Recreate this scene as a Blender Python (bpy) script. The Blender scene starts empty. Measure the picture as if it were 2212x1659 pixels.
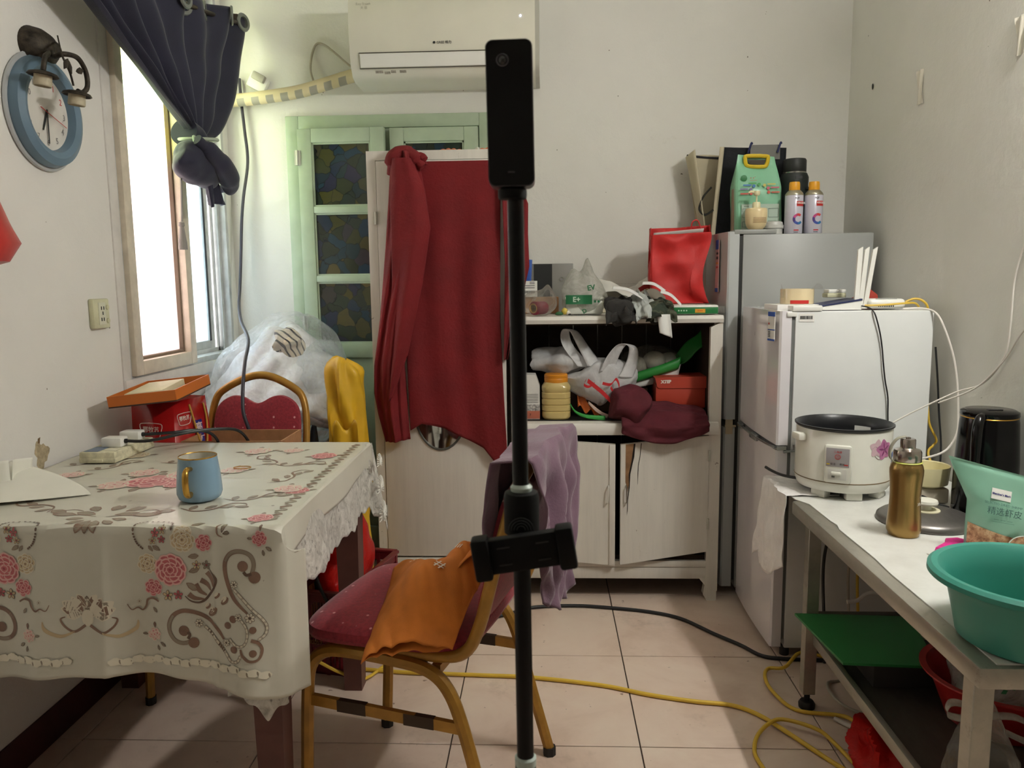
import bpy, bmesh, math, random
from mathutils import Vector, Matrix, Euler, noise
SC = bpy.context.scene
COL = SC.collection
PI = math.pi
random.seed(7)

# ------------------------------------------------------------------ camera, sky, exposure
def cam_axes(p, y, r):
    f = Vector((math.sin(y)*math.cos(p), math.cos(y)*math.cos(p), -math.sin(p)))
    rt = Vector((math.cos(y), -math.sin(y), 0)); up = rt.cross(f)
    return rt*math.cos(r)+up*math.sin(r), up*math.cos(r)-rt*math.sin(r), f
rt, up, fw = cam_axes(.1314, -.0440, -.0117)
cd = bpy.data.cameras.new('camera'); cam = bpy.data.objects.new('camera', cd); COL.objects.link(cam)
M = Matrix((rt, up, -fw)).transposed().to_4x4(); M.translation = (0, 0, 1.2157)
cam.matrix_world = M
cd.sensor_width = 36; cd.lens = 36*1683/2212; cd.clip_start = .02
SC.camera = cam
SC.cycles.max_bounces = 7
cd.dof.use_dof = True; cd.dof.focus_distance = 2.3; cd.dof.aperture_fstop = 12
SC.view_settings.view_transform = 'Standard'; SC.view_settings.look = 'None'
SC.view_settings.gamma = 1; SC.view_settings.use_curve_mapping = False
SC.view_settings.exposure = 1.12
LAMP_E = 172.0                         # strip lamp on the right wall
W = bpy.data.worlds.new('sky'); SC.world = W; W.use_nodes = True
bg = W.node_tree.nodes['Background']; bg.inputs[0].default_value = (1.0, .975, .985, 1); bg.inputs[1].default_value = 7.5

# ------------------------------------------------------------------ materials
def lin(c):
    r = []
    for v in c[:3]:
        v /= 255.; r.append(v/12.92 if v <= .04045 else ((v+.055)/1.055)**2.4)
    return (*r, 1)
class N:
    """tiny node-graph helper"""
    def __init__(s, name):
        s.m = bpy.data.materials.new(name); s.m.use_nodes = True; s.t = s.m.node_tree
        s.p = s.t.nodes['Principled BSDF']; s.out = s.t.nodes['Material Output']
    def n(s, typ, **kw):
        nd = s.t.nodes.new(typ)
        for k, v in kw.items():
            if k.startswith('i_'): nd.inputs[int(k[2:]) if k[2:].isdigit() else k[2:]].default_value = v
            else: setattr(nd, k, v)
        return nd
    def l(s, a, b): s.t.links.new(a, b)
    def co(s, kind='Object'): return s.n('ShaderNodeTexCoord').outputs[kind]
    def noise(s, scale=5, detail=4, rough=.6, vec=None, dist=0):
        nd = s.n('ShaderNodeTexNoise'); nd.inputs['Scale'].default_value = scale
        nd.inputs['Detail'].default_value = detail; nd.inputs['Roughness'].default_value = rough
        nd.inputs['Distortion'].default_value = dist
        s.l(vec if vec is not None else s.co(), nd.inputs['Vector']); return nd.outputs['Fac']
    def ramp(s, fac, stops):
        nd = s.n('ShaderNodeValToRGB'); el = nd.color_ramp.elements
        while len(el) < len(stops): el.new(.5)
        for e, (p, c) in zip(el, stops): e.position = p; e.color = c if len(c) == 4 else (*c, 1)
        s.l(fac, nd.inputs[0]); return nd.outputs[0]
    def mix(s, fac, a, b):
        nd = s.n('ShaderNodeMix', data_type='RGBA')
        for v, k in ((fac, 0), (a, 6), (b, 7)):
            if isinstance(v, (int, float, tuple)): nd.inputs[k].default_value = v
            else: s.l(v, nd.inputs[k])
        return nd.outputs[2]
    def bump(s, h, strength=.3, dist=.01):
        nd = s.n('ShaderNodeBump'); nd.inputs['Strength'].default_value = strength; nd.inputs['Distance'].default_value = dist
        s.l(h, nd.inputs['Height']); s.l(nd.outputs[0], s.p.inputs['Normal'])
    def mapping(s, scale=(1, 1, 1), rot=(0, 0, 0), kind='Object'):
        nd = s.n('ShaderNodeMapping'); nd.inputs['Scale'].default_value = scale; nd.inputs['Rotation'].default_value = rot
        s.l(s.co(kind), nd.inputs[0]); return nd.outputs[0]
MATS = {}
def mat(name, col, rough=.5, metal=0, spec=.5, var=.06, vs=6, bump=0, bs=60, bd=.002, coat=0, alpha=1, trans=0, sheen=0, sub=0):
    """principled material with slight procedural colour variation and relief"""
    if name in MATS: return MATS[name]
    k = N(name); c = lin(col)
    k.p.inputs['Roughness'].default_value = rough; k.p.inputs['Metallic'].default_value = metal
    k.p.inputs['Specular IOR Level'].default_value = spec
    k.p.inputs['Coat Weight'].default_value = coat; k.p.inputs['Alpha'].default_value = alpha
    k.p.inputs['Transmission Weight'].default_value = trans
    if sheen: k.p.inputs['Sheen Weight'].default_value = sheen
    if sub:
        k.p.inputs['Subsurface Weight'].default_value = sub; k.p.inputs['Subsurface Radius'].default_value = (.01, .008, .006)
    if var:
        f = k.noise(vs, 3, .6)
        a = tuple(min(1, v*(1-var*1.6)) for v in c[:3])+(1,); b = tuple(min(1, v*(1+var)) for v in c[:3])+(1,)
        k.l(k.ramp(f, [(.3, a), (.7, b)]), k.p.inputs['Base Color'])
    else: k.p.inputs['Base Color'].default_value = c
    if bump: k.bump(k.noise(bs, 3, .6), bump, bd)
    MATS[name] = k.m; return k.m
def film(name, col, opacity=.35, rough=.15, transl=.5, crease=1.0, cs=14):
    """thin plastic film: partly see-through, partly milky, glossy creases"""
    if name in MATS: return MATS[name]
    k = N(name); t = k.t; t.nodes.remove(k.p)
    tr = k.n('ShaderNodeBsdfTransparent'); tr.inputs[0].default_value = tuple(.55+.45*v for v in lin(col)[:3])+(1,)
    df = k.n('ShaderNodeBsdfDiffuse'); df.inputs[0].default_value = lin(col)
    tl = k.n('ShaderNodeBsdfTranslucent'); tl.inputs[0].default_value = lin(col)
    gl = k.n('ShaderNodeBsdfGlossy'); gl.inputs[1].default_value = rough; gl.inputs[0].default_value = (1, 1, 1, 1)
    bp = k.n('ShaderNodeBump'); bp.inputs['Strength'].default_value = .5*crease; bp.inputs['Distance'].default_value = .01
    vo = k.n('ShaderNodeTexVoronoi'); vo.feature = 'DISTANCE_TO_EDGE'; vo.inputs['Scale'].default_value = cs*1.6; k.l(k.mapping((1, 1, .6)), vo.inputs['Vector'])
    nz = k.noise(cs, 5, .7, dist=1.2)
    ad = k.n('ShaderNodeMath', operation='ADD'); k.l(nz, ad.inputs[0]); k.l(vo.outputs[0], ad.inputs[1]); k.l(ad.outputs[0], bp.inputs['Height'])
    for nd in (df, gl): k.l(bp.outputs[0], nd.inputs['Normal'])
    m1 = k.n('ShaderNodeMixShader'); m1.inputs[0].default_value = transl; k.l(df.outputs[0], m1.inputs[1]); k.l(tl.outputs[0], m1.inputs[2])
    op = k.n('ShaderNodeMapRange'); op.inputs[1].default_value = .3; op.inputs[2].default_value = .7
    op.inputs[3].default_value = max(0, opacity-.12); op.inputs[4].default_value = min(1, opacity+.12); k.l(nz, op.inputs[0])
    m2 = k.n('ShaderNodeMixShader'); k.l(op.outputs[0], m2.inputs[0]); k.l(tr.outputs[0], m2.inputs[1]); k.l(m1.outputs[0], m2.inputs[2])
    fr = k.n('ShaderNodeLayerWeight'); fr.inputs[0].default_value = .25; k.l(bp.outputs[0], fr.inputs['Normal'])
    mu = k.n('ShaderNodeMath', operation='MULTIPLY'); mu.inputs[1].default_value = .55; k.l(fr.outputs['Fresnel'], mu.inputs[0])
    m3 = k.n('ShaderNodeMixShader'); k.l(mu.outputs[0], m3.inputs[0]); k.l(m2.outputs[0], m3.inputs[1]); k.l(gl.outputs[0], m3.inputs[2])
    k.l(m3.outputs[0], k.out.inputs[0]); MATS[name] = k.m; return k.m

# ------------------------------------------------------------------ mesh helpers
def catmull(pts, n=6, closed=False):
    P = [Vector(p) for p in pts]; out = []; L = len(P)
    for i in range(L if closed else L-1):
        g = lambda j: P[j % L] if closed else P[max(0, min(L-1, j))]
        a, b, c, d = g(i-1), g(i), g(i+1), g(i+2)
        for k in range(n):
            t = k/n
            out.append(.5*((2*b)+(c-a)*t+(2*a-5*b+4*c-d)*t*t+(3*b-a-3*c+d)*t**3))
    if not closed: out.append(P[-1])
    return out
class MB:
    def __init__(s): s.v = []; s.f = []; s.mi = []; s.sm = []
    def add(s, vs, fs, m=0, smooth=False, M=None):
        o = len(s.v)
        s.v += [tuple(M @ Vector(v)) if M else tuple(v) for v in vs]
        for f in fs: s.f.append([i+o for i in f]); s.mi.append(m); s.sm.append(smooth)
        return s
    def box(s, x0, x1, y0, y1, z0, z1, bev=0, m=0, seg=2, M=None, smooth=None):
        if not bev:
            v = [(x, y, z) for x in (x0, x1) for y in (y0, y1) for z in (z0, z1)]
            return s.add(v, [(0, 1, 3, 2), (4, 6, 7, 5), (0, 4, 5, 1), (2, 3, 7, 6), (0, 2, 6, 4), (1, 5, 7, 3)], m, False, M)
        bm = bmesh.new(); bmesh.ops.create_cube(bm, size=1)
        for v in bm.verts: v.co = Vector(((x0+x1)/2+v.co.x*(x1-x0), (y0+y1)/2+v.co.y*(y1-y0), (z0+z1)/2+v.co.z*(z1-z0)))
        bmesh.ops.bevel(bm, geom=bm.edges[:], offset=min(bev, .49*min(abs(x1-x0), abs(y1-y0), abs(z1-z0))), segments=seg, profile=.5, affect='EDGES')
        return s.bm(bm, m, True, M)
    def bm(s, bm, m=0, smooth=True, M=None):
        bm.verts.ensure_lookup_table(); bm.verts.index_update()
        s.add([v.co.copy() for v in bm.verts], [[v.index for v in f.verts] for f in bm.faces], m, smooth, M); bm.free(); return s
    def tube(s, pts, r=.01, n=10, m=0, spline=0, closed=False, M=None, caps=True, sq=None):
        """sweep a circle (or a (w,h) box section via sq) along pts; r may be a list"""
        P = catmull(pts, spline, closed) if spline else [Vector(p) for p in pts]; L = len(P)
        R = (lambda i: r) if not isinstance(r, (list, tuple)) else (lambda i: r[0]+(r[-1]-r[0])*i/(L-1) if len(r) == 2 else r[min(len(r)-1, int(round(i*(len(r)-1)/(L-1))))])
        T = []
        for i in range(L):
            a = P[(i-1) % L] if closed else P[max(0, i-1)]; b = P[(i+1) % L] if closed else P[min(L-1, i+1)]
            T.append((b-a).normalized() if (b-a).length > 1e-9 else Vector((0, 0, 1)))
        nrm = T[0].orthogonal().normalized() if abs(T[0].z) > .95 else T[0].cross(Vector((0, 0, 1))).normalized()
        vs = []; n_ = 4 if sq else n
        for i in range(L):
            if i: nrm = (nrm-T[i]*nrm.dot(T[i])); nrm = nrm.normalized() if nrm.length > 1e-6 else T[i].orthogonal().normalized()
            bi = T[i].cross(nrm)
            if sq: vs += [P[i]+nrm*a*sq[0]/2+bi*b*sq[1]/2 for a, b in ((-1, -1), (1, -1), (1, 1), (-1, 1))]
            else: vs += [P[i]+(nrm*math.cos(2*PI*k/n)+bi*math.sin(2*PI*k/n))*R(i) for k in range(n)]
        fs = []
        for i in range(L if closed else L-1):
            j = (i+1) % L
            fs += [(i*n_+k, i*n_+(k+1) % n_, j*n_+(k+1) % n_, j*n_+k) for k in range(n_)]
        s.add(vs, fs, m, not sq, M)
        if caps and not closed: s.add([vs[k] for k in range(n_)], [tuple(range(n_))[::-1]], m, False, M); s.add(vs[-n_:], [tuple(range(n_))], m, False, M)
        return s
    def lathe(s, prof, n=40, m=0, M=None, a0=0, a1=2*PI, smooth=True):
        full = abs(a1-a0-2*PI) < 1e-6; k_ = n if full else n+1; vs = []
        for r, z in prof: vs += [(r*math.cos(a0+(a1-a0)*k/n), r*math.sin(a0+(a1-a0)*k/n), z) for k in range(k_)]
        fs = []
        for i in range(len(prof)-1):
            for k in range(n): j = (k+1) % k_; fs.append((i*k_+k, i*k_+j, (i+1)*k_+j, (i+1)*k_+k))
        return s.add(vs, fs, m, smooth, M)
    def sheet(s, f, nu, nv, m=0, M=None, smooth=True, mfun=None):
        vs = [f(i/nu, j/nv) for i in range(nu+1) for j in range(nv+1)]; o = len(s.v)
        s.v += [tuple(M @ Vector(v)) if M else tuple(v) for v in vs]
        for i in range(nu):
            for j in range(nv):
                s.f.append([o+i*(nv+1)+j, o+(i+1)*(nv+1)+j, o+(i+1)*(nv+1)+j+1, o+i*(nv+1)+j+1]); s.mi.append(mfun((i+.5)/nu, (j+.5)/nv) if mfun else m); s.sm.append(smooth)
        return s
    def prism(s, pts, d0, d1, ax='y', m=0, M=None, smooth=False):
        """extrude the 2D outline pts along an axis from d0 to d1"""
        mk = {'y': lambda p, d: (p[0], d, p[1]), 'x': lambda p, d: (d, p[0], p[1]), 'z': lambda p, d: (p[0], p[1], d)}[ax]
        n = len(pts); vs = [mk(p, d0) for p in pts]+[mk(p, d1) for p in pts]
        fs = [tuple(range(n))[::-1], tuple(range(n, 2*n))]+[(i, (i+1) % n, n+(i+1) % n, n+i) for i in range(n)]
        return s.add(vs, fs, m, smooth, M)
    def blob(s, c, r, amp=.1, freq=6, seed=0, e=1.0, nu=40, nv=26, m=0, M=None, flat=None, ridg=True):
        """crumpled superellipsoid; amp relative to mean radius, flat = lowest z allowed"""
        rm = sum(r)/3; sv = Vector((seed*3.7, seed*1.3, seed*7.1)); vs = []; sg = lambda x, p: math.copysign(abs(x)**p, x)
        for j in range(nv+1):
            th = -PI/2+PI*j/nv
            for i in range(nu):
                ph = 2*PI*i/nu
                d = Vector((sg(math.cos(th), e)*sg(math.cos(ph), e), sg(math.cos(th), e)*sg(math.sin(ph), e), sg(math.sin(th), e)))
                p = Vector((d.x*r[0], d.y*r[1], d.z*r[2]))
                q = p*freq+sv
                w = noise.fractal(q, 1, 2.1, 4)
                if ridg: w = .5-abs(noise.noise(q*.8)*2.2)+.5*w
                p = p*(1+amp*w)
                p += Vector(c)
                if flat is not None: p.z = max(p.z, flat)
                vs.append(p)
        fs = [(j*nu+i, j*nu+(i+1) % nu, (j+1)*nu+(i+1) % nu, (j+1)*nu+i) for j in range(nv) for i in range(nu)]
        return s.add(vs, fs, m, True, M)
    def ribbon(s, pts, wid, wdir, m=0, n=5, spline=6, cup=0, M=None):
        P = catmull(pts, spline) if spline else [Vector(p) for p in pts]; L = len(P); wd = Vector(wdir).normalized()
        Wd = (lambda t: wid) if not isinstance(wid, (list, tuple)) else (lambda t: wid[min(len(wid)-2, int(t*(len(wid)-1)))]*(1-(t*(len(wid)-1)-min(len(wid)-2, int(t*(len(wid)-1)))))+wid[min(len(wid)-2, int(t*(len(wid)-1)))+1]*(t*(len(wid)-1)-min(len(wid)-2, int(t*(len(wid)-1)))))
        def f(u, v):
            i = min(L-1, int(round(u*(L-1)))); p = P[i]; t = (P[min(L-1, i+1)]-P[max(0, i-1)]).normalized(); nn = t.cross(wd)
            return p+wd*(v-.5)*Wd(u)+nn*cup*math.cos((v-.5)*PI)
        return s.sheet(f, L-1, n, m, M)
    def mesh(s, name, mats, auto=None):
        me = bpy.data.meshes.new(name); me.from_pydata(s.v, [], s.f)
        for m_ in mats: me.materials.append(m_)
        me.polygons.foreach_set('material_index', s.mi); me.polygons.foreach_set('use_smooth', s.sm)
        me.update()
        if auto: me.set_sharp_from_angle(angle=math.radians(auto))
        return me
def ob(name, mb, mats, parent=None, loc=None, rot=None, auto=40, solid=0, subsurf=0, off=0):
    if not isinstance(mats, (list, tuple)): mats = [mats]
    me = mb if isinstance(mb, bpy.types.Mesh) else mb.mesh(name, mats, auto)
    o = bpy.data.objects.new(name, me); COL.objects.link(o)
    if parent: o.parent = parent
    if loc: o.location = loc
    if rot: o.rotation_euler = rot
    if solid: md = o.modifiers.new('thickness', 'SOLIDIFY'); md.thickness = solid; md.offset = off
    if subsurf: md = o.modifiers.new('smooth', 'SUBSURF'); md.levels = subsurf; md.render_levels = subsurf
    return o
def tag(o, label, cat, group=None):
    o['label'] = label; o['category'] = cat
    if group: o['group'] = group
    return o
def thing(name, label, cat, loc=(0, 0, 0), rot=(0, 0, 0), group=None):
    o = bpy.data.objects.new(name, None); COL.objects.link(o); o.empty_display_size = .05
    o.location = loc; o.rotation_euler = rot
    return tag(o, label, cat, group)
def struct(o): o['kind'] = 'structure'; return o
def pillow(outline, h0, h1, rings=6, M=None, m=0, mb=None, p=.5):
    """closed cushion from a 2D outline bulging h1 up and h0 down"""
    mb = mb or MB(); n = len(outline); cx = sum(q[0] for q in outline)/n; cy = sum(q[1] for q in outline)/n; vs = []; fs = []
    for side, h in ((1, h1), (-1, h0)):
        o = len(vs)
        for k in range(rings):
            s_ = math.cos(k/rings*PI/2)**.6 if k else 1.0; z = side*h*(math.sin(k/rings*PI/2)**p if k else 0)
            vs += [(cx+(x-cx)*s_, cy+(y-cy)*s_, z) for x, y in outline]
        vs.append((cx, cy, side*h)); c = len(vs)-1
        for k in range(rings-1):
            for i in range(n): q = (o+k*n+i, o+k*n+(i+1) % n, o+(k+1)*n+(i+1) % n, o+(k+1)*n+i); fs.append(q if side > 0 else q[::-1])
        for i in range(n): q = (o+(rings-1)*n+i, o+(rings-1)*n+(i+1) % n, c); fs.append(q if side > 0 else q[::-1])
    return mb.add(vs, fs, m, True, M)
def rrect(x0, x1, y0, y1, r, n=5):
    P = []
    for cx, cy, a in ((x1-r, y0+r, -PI/2), (x1-r, y1-r, 0), (x0+r, y1-r, PI/2), (x0+r, y0+r, PI)):
        P += [(cx+r*math.cos(a+PI/2*k/n), cy+r*math.sin(a+PI/2*k/n)) for k in range(n+1)]
    return P
def text(body, size, M, m, parent, name='lettering', bold=0, align='CENTER', sx=1.0):
    """flat printed lettering; M places the text's XY plane"""
    c = bpy.data.curves.new('t', 'FONT'); c.body = body; c.size = size; c.align_x = align; c.align_y = 'CENTER'; c.offset = bold
    c.resolution_u = 2
    o = bpy.data.objects.new('t', c); COL.objects.link(o)
    bpy.context.view_layer.update()
    me = bpy.data.meshes.new_from_object(o.evaluated_get(bpy.context.evaluated_depsgraph_get()))
    bpy.data.objects.remove(o); bpy.data.curves.remove(c)
    me.transform(M @ Matrix.Diagonal((sx, 1, 1, 1))); me.materials.clear(); me.materials.append(m); me.name = name
    q = bpy.data.objects.new(name, me); COL.objects.link(q); q.parent = parent
    return q
def frame(o, x, y):
    """matrix whose local x,y axes are the given world directions, at o"""
    x = Vector(x).normalized(); y = Vector(y); y = (y-x*y.dot(x)).normalized(); z = x.cross(y)
    m_ = Matrix((x, y, z)).transposed().to_4x4(); m_.translation = o; return m_

# ------------------------------------------------------------------ the room
XL, XR, YB, YF, ZC = -1.333, 1.233, 3.333, -2.8, 2.75
def wall_mat(name, base, dirt, seed):
    k = N(name); c = lin(base); v = k.mapping((1, 1, 1), (seed, seed*2, 0))
    f = k.noise(2.2, 5, .6, v); a = k.ramp(f, [(.3, tuple(x*.93 for x in c[:3])), (.72, c)])
    g = k.noise(38, 2, .5, v); sp = k.ramp(g, [(.79, (0, 0, 0)), (.80, (1, 1, 1))])       # small specks
    h = k.noise(5, 6, .75, v); st = k.ramp(h, [(.66, (0, 0, 0)), (.8, (.45, .45, .45))])        # stains
    a = k.mix(st, a, lin(dirt)); a = k.mix(sp, a, tuple(x*.55 for x in lin(dirt)[:3])+(1,))
    k.l(a, k.p.inputs['Base Color']); k.p.inputs['Roughness'].default_value = .7
    k.p.inputs['Specular IOR Level'].default_value = .3
    k.bump(k.noise(9, 6, .7, v), .25, .012); return k.m
WALL = wall_mat('white_wall_paint', (229, 227, 220), (176, 168, 152), .3)
WALLL = wall_mat('white_wall_paint_stained', (228, 225, 219), (172, 162, 142), 1.7)
# floor: recessed grout bed with each tile proud of it
def tile_mat():
    k = N('beige_ceramic_tile'); k.p.inputs['Roughness'].default_value = .28; oi = k.n('ShaderNodeObjectInfo')
    v = k.n('ShaderNodeVectorMath', operation='ADD'); k.l(k.co(), v.inputs[0]); k.l(oi.outputs['Location'], v.inputs[1]); vec = v.outputs[0]
    f = k.noise(3.0, 5, .65, vec, .6)
    a = k.ramp(f, [(.28, lin((203, 178, 160))), (.5, lin((219, 197, 180))), (.75, lin((226, 209, 192)))])
    g = k.noise(30, 3, .6, vec); sp = k.ramp(g, [(.70, (0, 0, 0)), (.74, (.8, .8, .8))]); a = k.mix(sp, a, lin((112, 80, 62)))
    h = k.noise(2.1, 6, .8, vec); dz = k.ramp(h, [(.56, (0, 0, 0)), (.75, (.55, .55, .55))]); a = k.mix(dz, a, lin((140, 118, 100)))
    k.l(a, k.p.inputs['Base Color']); k.bump(k.noise(6, 3, .5, vec), .1, .004); return k.m
TILE = tile_mat(); GROUT = mat('dark_grout', (70, 58, 50), .9, bump=.4)
fl = struct(ob('floor', MB().box(XL-.2, XR+.2, YF-.2, YB+.2, -.12, -.004), GROUT))
xs = [XL]+[-.258+.5*i for i in range(-2, 4) if XL+.02 < -.258+.5*i < XR]+[XR]
ys = [YF]+[1.914+.5*j for j in range(-10, 4) if YF+.02 < 1.914+.5*j < YB-.02]+[YB]
cache = {}
for i in range(len(xs)-1):
    for j in range(len(ys)-1):
        w, d = round(xs[i+1]-xs[i], 4), round(ys[j+1]-ys[j], 4)
        if (w, d) not in cache: cache[w, d] = MB().box(.0018, w-.0018, .0018, d-.0018, -.006, 0, .0008, seg=1).mesh('tile', [TILE], 40)
        ob('tile', cache[w, d], TILE, fl, (xs[i], ys[j], 0))
struct(ob('ceiling', MB().box(XL-.2, XR+.2, YF-.2, YB+.2, ZC, ZC+.1), WALL))
# window opening in the left wall
WY0, WY1, WZ0, WZ1 = 2.425, 3.275, .915, 2.40
wl = MB()
for a in ((YF-.2, WY0, 0, ZC), (WY1, YB+.2, 0, ZC), (WY0, WY1, 0, WZ0), (WY0, WY1, WZ1, ZC)): wl.box(XL-.2, XL, a[0], a[1], a[2], a[3])
struct(ob('wall_left', wl, WALLL))
struct(ob('wall_back', MB().box(XL, XR, YB, YB+.15, 0, ZC), WALL))
struct(ob('wall_right', MB().box(XR, XR+.15, YF-.2, YB+.2, 0, ZC), WALL))
struct(ob('wall_front', MB().box(XL, XR, YF-.15, YF, 0, ZC), WALL))
BASE = mat('dark_red_gloss_paint', (64, 17, 16), .4, var=.25, vs=9)
struct(ob('baseboard_left', MB().box(XL, XL+.006, YF, YB, 0, .095), BASE))

# marks on the walls: a brown blotch above the table, scuffs and an insect speck
wlo, wro, wbo = bpy.data.objects['wall_left'], bpy.data.objects['wall_right'], bpy.data.objects['wall_back']
BLT = mat('brown_wall_stain', (176, 160, 130), .8, var=.25, vs=60)
bl = [(1.962+r*math.cos(a)*.9, .775+r*math.sin(a)*1.15) for i in range(28) for a in [2*PI*i/28] for r in [.030*(1+.22*math.sin(a*3+1)+.12*math.sin(a*7))]]
ob('stain', MB().prism(bl, XL, XL+.0006, 'x'), BLT, wlo); ob('stain', MB().prism([(1.950, .808), (1.958, .806), (1.962, .822), (1.953, .820)], XL, XL+.0008, 'x'), mat('dark_wall_stain', (110, 88, 60), .8), wlo)
ob('insect_speck', MB().blob((XR-.002, 3.10, 1.923), (.002, .007, .011), .2, 60, 2, nu=12, nv=8), mat('insect_black', (18, 16, 14), .6), wro)
for x, z, w_, h_ in ((-.335, 1.995, .003, .014), (-.92, 2.0, .004, .008), (.30, 1.96, .004, .003), (1.30, 1.67, .02, .002), (.05, 1.75, .003, .004), (.82, 2.10, .004, .005)):
    if x < XR: ob('scuff', MB().box(x, x+w_, YB-.0006, YB, z, z+h_), mat('grey_scuff', (120, 114, 102), .8), wbo)
# --- sliding window in the left wall
CREAM = mat('cream_window_aluminium', (214, 203, 184), .45, var=.08, vs=20)
GREYAL = mat('pale_grey_window_aluminium', (196, 198, 196), .45, var=.1, vs=20)
def pane_mat(name, tint, pattern):
    k = N(name); k.t.nodes.remove(k.p)
    mp = k.mapping((1, 9, .9)); st = k.noise(2.5, 4, .6, mp)            # vertical streaks of the pleated film
    a = k.ramp(st, [(.3, tuple(x*.86 for x in tint)), (.7, tint)])
    if pattern:
        vo = k.n('ShaderNodeTexVoronoi'); vo.inputs['Scale'].default_value = 13; k.l(k.co(), vo.inputs['Vector'])
        cc = k.ramp(vo.outputs['Color'], [(.1, lin((120, 200, 225))), (.35, lin((235, 235, 150))), (.55, lin((200, 190, 230))), (.8, lin((170, 225, 190))), (1, lin((250, 250, 240)))])
        sx = k.n('ShaderNodeSeparateXYZ'); k.l(k.co(), sx.inputs[0])
        zr = k.n('ShaderNodeMapRange'); zr.inputs[1].default_value = .68; zr.inputs[2].default_value = .80; k.l(sx.outputs[2], zr.inputs[0])
        wv = k.n('ShaderNodeTexWave'); wv.bands_direction = 'Y'; wv.inputs['Scale'].default_value = 3.1; wv.inputs['Distortion'].default_value = 1.5; k.l(k.co(), wv.inputs['Vector'])
        bars = k.ramp(wv.outputs['Fac'], [(.45, (0, 0, 0)), (.6, (1, 1, 1))])
        mu = k.n('ShaderNodeMath', operation='MULTIPLY'); k.l(zr.outputs[0], mu.inputs[0]); k.l(bars, mu.inputs[1])
        m8 = k.n('ShaderNodeMath', operation='MULTIPLY'); k.l(mu.outputs[0], m8.inputs[0]); m8.inputs[1].default_value = .8
        gz = k.mix(zr.outputs[0], a, lin((222, 226, 190))); a = k.mix(m8.outputs[0], gz, cc)
    tl = k.n('ShaderNodeBsdfTranslucent'); tr = k.n('ShaderNodeBsdfTransparent'); gl = k.n('ShaderNodeBsdfGlossy'); gl.inputs[1].default_value = .2
    k.l(a, tl.inputs[0]); k.l(a, tr.inputs[0])
    m1 = k.n('ShaderNodeMixShader'); m1.inputs[0].default_value = .32; k.l(tl.outputs[0], m1.inputs[1]); k.l(tr.outputs[0], m1.inputs[2])
    m2 = k.n('ShaderNodeMixShader'); m2.inputs[0].default_value = .04; k.l(m1.outputs[0], m2.inputs[1]); k.l(gl.outputs[0], m2.inputs[2])
    k.l(m2.outputs[0], k.out.inputs[0]); return k.m
PANE1 = pane_mat('frosted_window_film', (.62, .56, .545), True); PANE2 = pane_mat('blue_tinted_window_glass', (.50, .57, .60), True)
win = struct(bpy.data.objects.new('window_1', None)); COL.objects.link(win); win.location = (XL, WY0, WZ0)
def lo(mb): 
    mb.v = [(x-XL, y-WY0, z-WZ0) for x, y, z in mb.v]; return mb
def ring(x0, x1, y0, y1, z0, z1, w, bev=.003):
    b = MB(); b.box(x0, x1, y0, y0+w, z0, z1, bev); b.box(x0, x1, y1-w, y1, z0, z1, bev); b.box(x0, x1, y0+w, y1-w, z0, z0+w, bev); b.box(x0, x1, y0+w, y1-w, z1-w, z1, bev); return b
fr = ring(XL-.10, XL+.004, WY0, WY1, WZ0, WZ1, .024)
fr.box(XL-.055, XL-.048, WY0+.02, WY1-.02, WZ0+.02, WZ0+.04); fr.box(XL-.055, XL-.048, WY1-.044, WY1-.03, WZ0+.02, WZ1-.02); fr.box(XL-.025, XL-.02, WY1-.05, WY1-.03, WZ0+.02, WZ1-.02)
ob('window_frame', lo(fr), GREYAL, win)
s1 = ob('sash', lo(ring(XL-.006, XL+.022, 2.432, 2.872, .925, 2.385, .046)), CREAM, win); s1['label'] = 'cream painted near sash'
b = ring(XL-.03, XL-.004, 2.474, 2.83, .967, 2.345, .014); ob('glazing_strip', lo(b), mat('dusty_rubber', (120, 104, 88), .8), s1)
ob('pane', lo(MB().box(XL-.022, XL-.018, 2.484, 2.82, .978, 2.335)), PANE1, s1)
s2 = ob('sash', lo(ring(XL-.085, XL-.058, 2.83, 3.225, .945, 2.375, .042)), GREYAL, win); s2['label'] = 'grey far sash'
ob('pane', lo(MB().box(XL-.074, XL-.07, 2.868, 3.187, .982, 2.34)), PANE2, s2)
ob('gasket', lo(MB().box(XL-.0585, XL-.0545, 3.172, 3.182, .985, 2.335)), mat('black_rubber', (22, 22, 22), .6), s2)
SILLW = mat('chipped_white_plaster', (218, 214, 208), .8, var=.06, vs=14, bump=.4, bs=40)
ob('window_sill', lo(MB().box(XL-.01, XL+.010, 2.385, 3.30, .872, .917, .003).box(XL-.01, XL+.005, 2.383, 2.428, .872, 2.42, .002)), SILLW, win)
# iron security bars outside
bars = MB()
for y in (2.56, 2.68, 2.80, 2.92, 3.04, 3.16): 
    bb = MB().box(XL-.19, XL-.175, y-.008, y+.008, WZ0, WZ1); ob('security_bar', lo(bb), mat('white_iron_bar', (190, 188, 180), .6), win)

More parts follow.
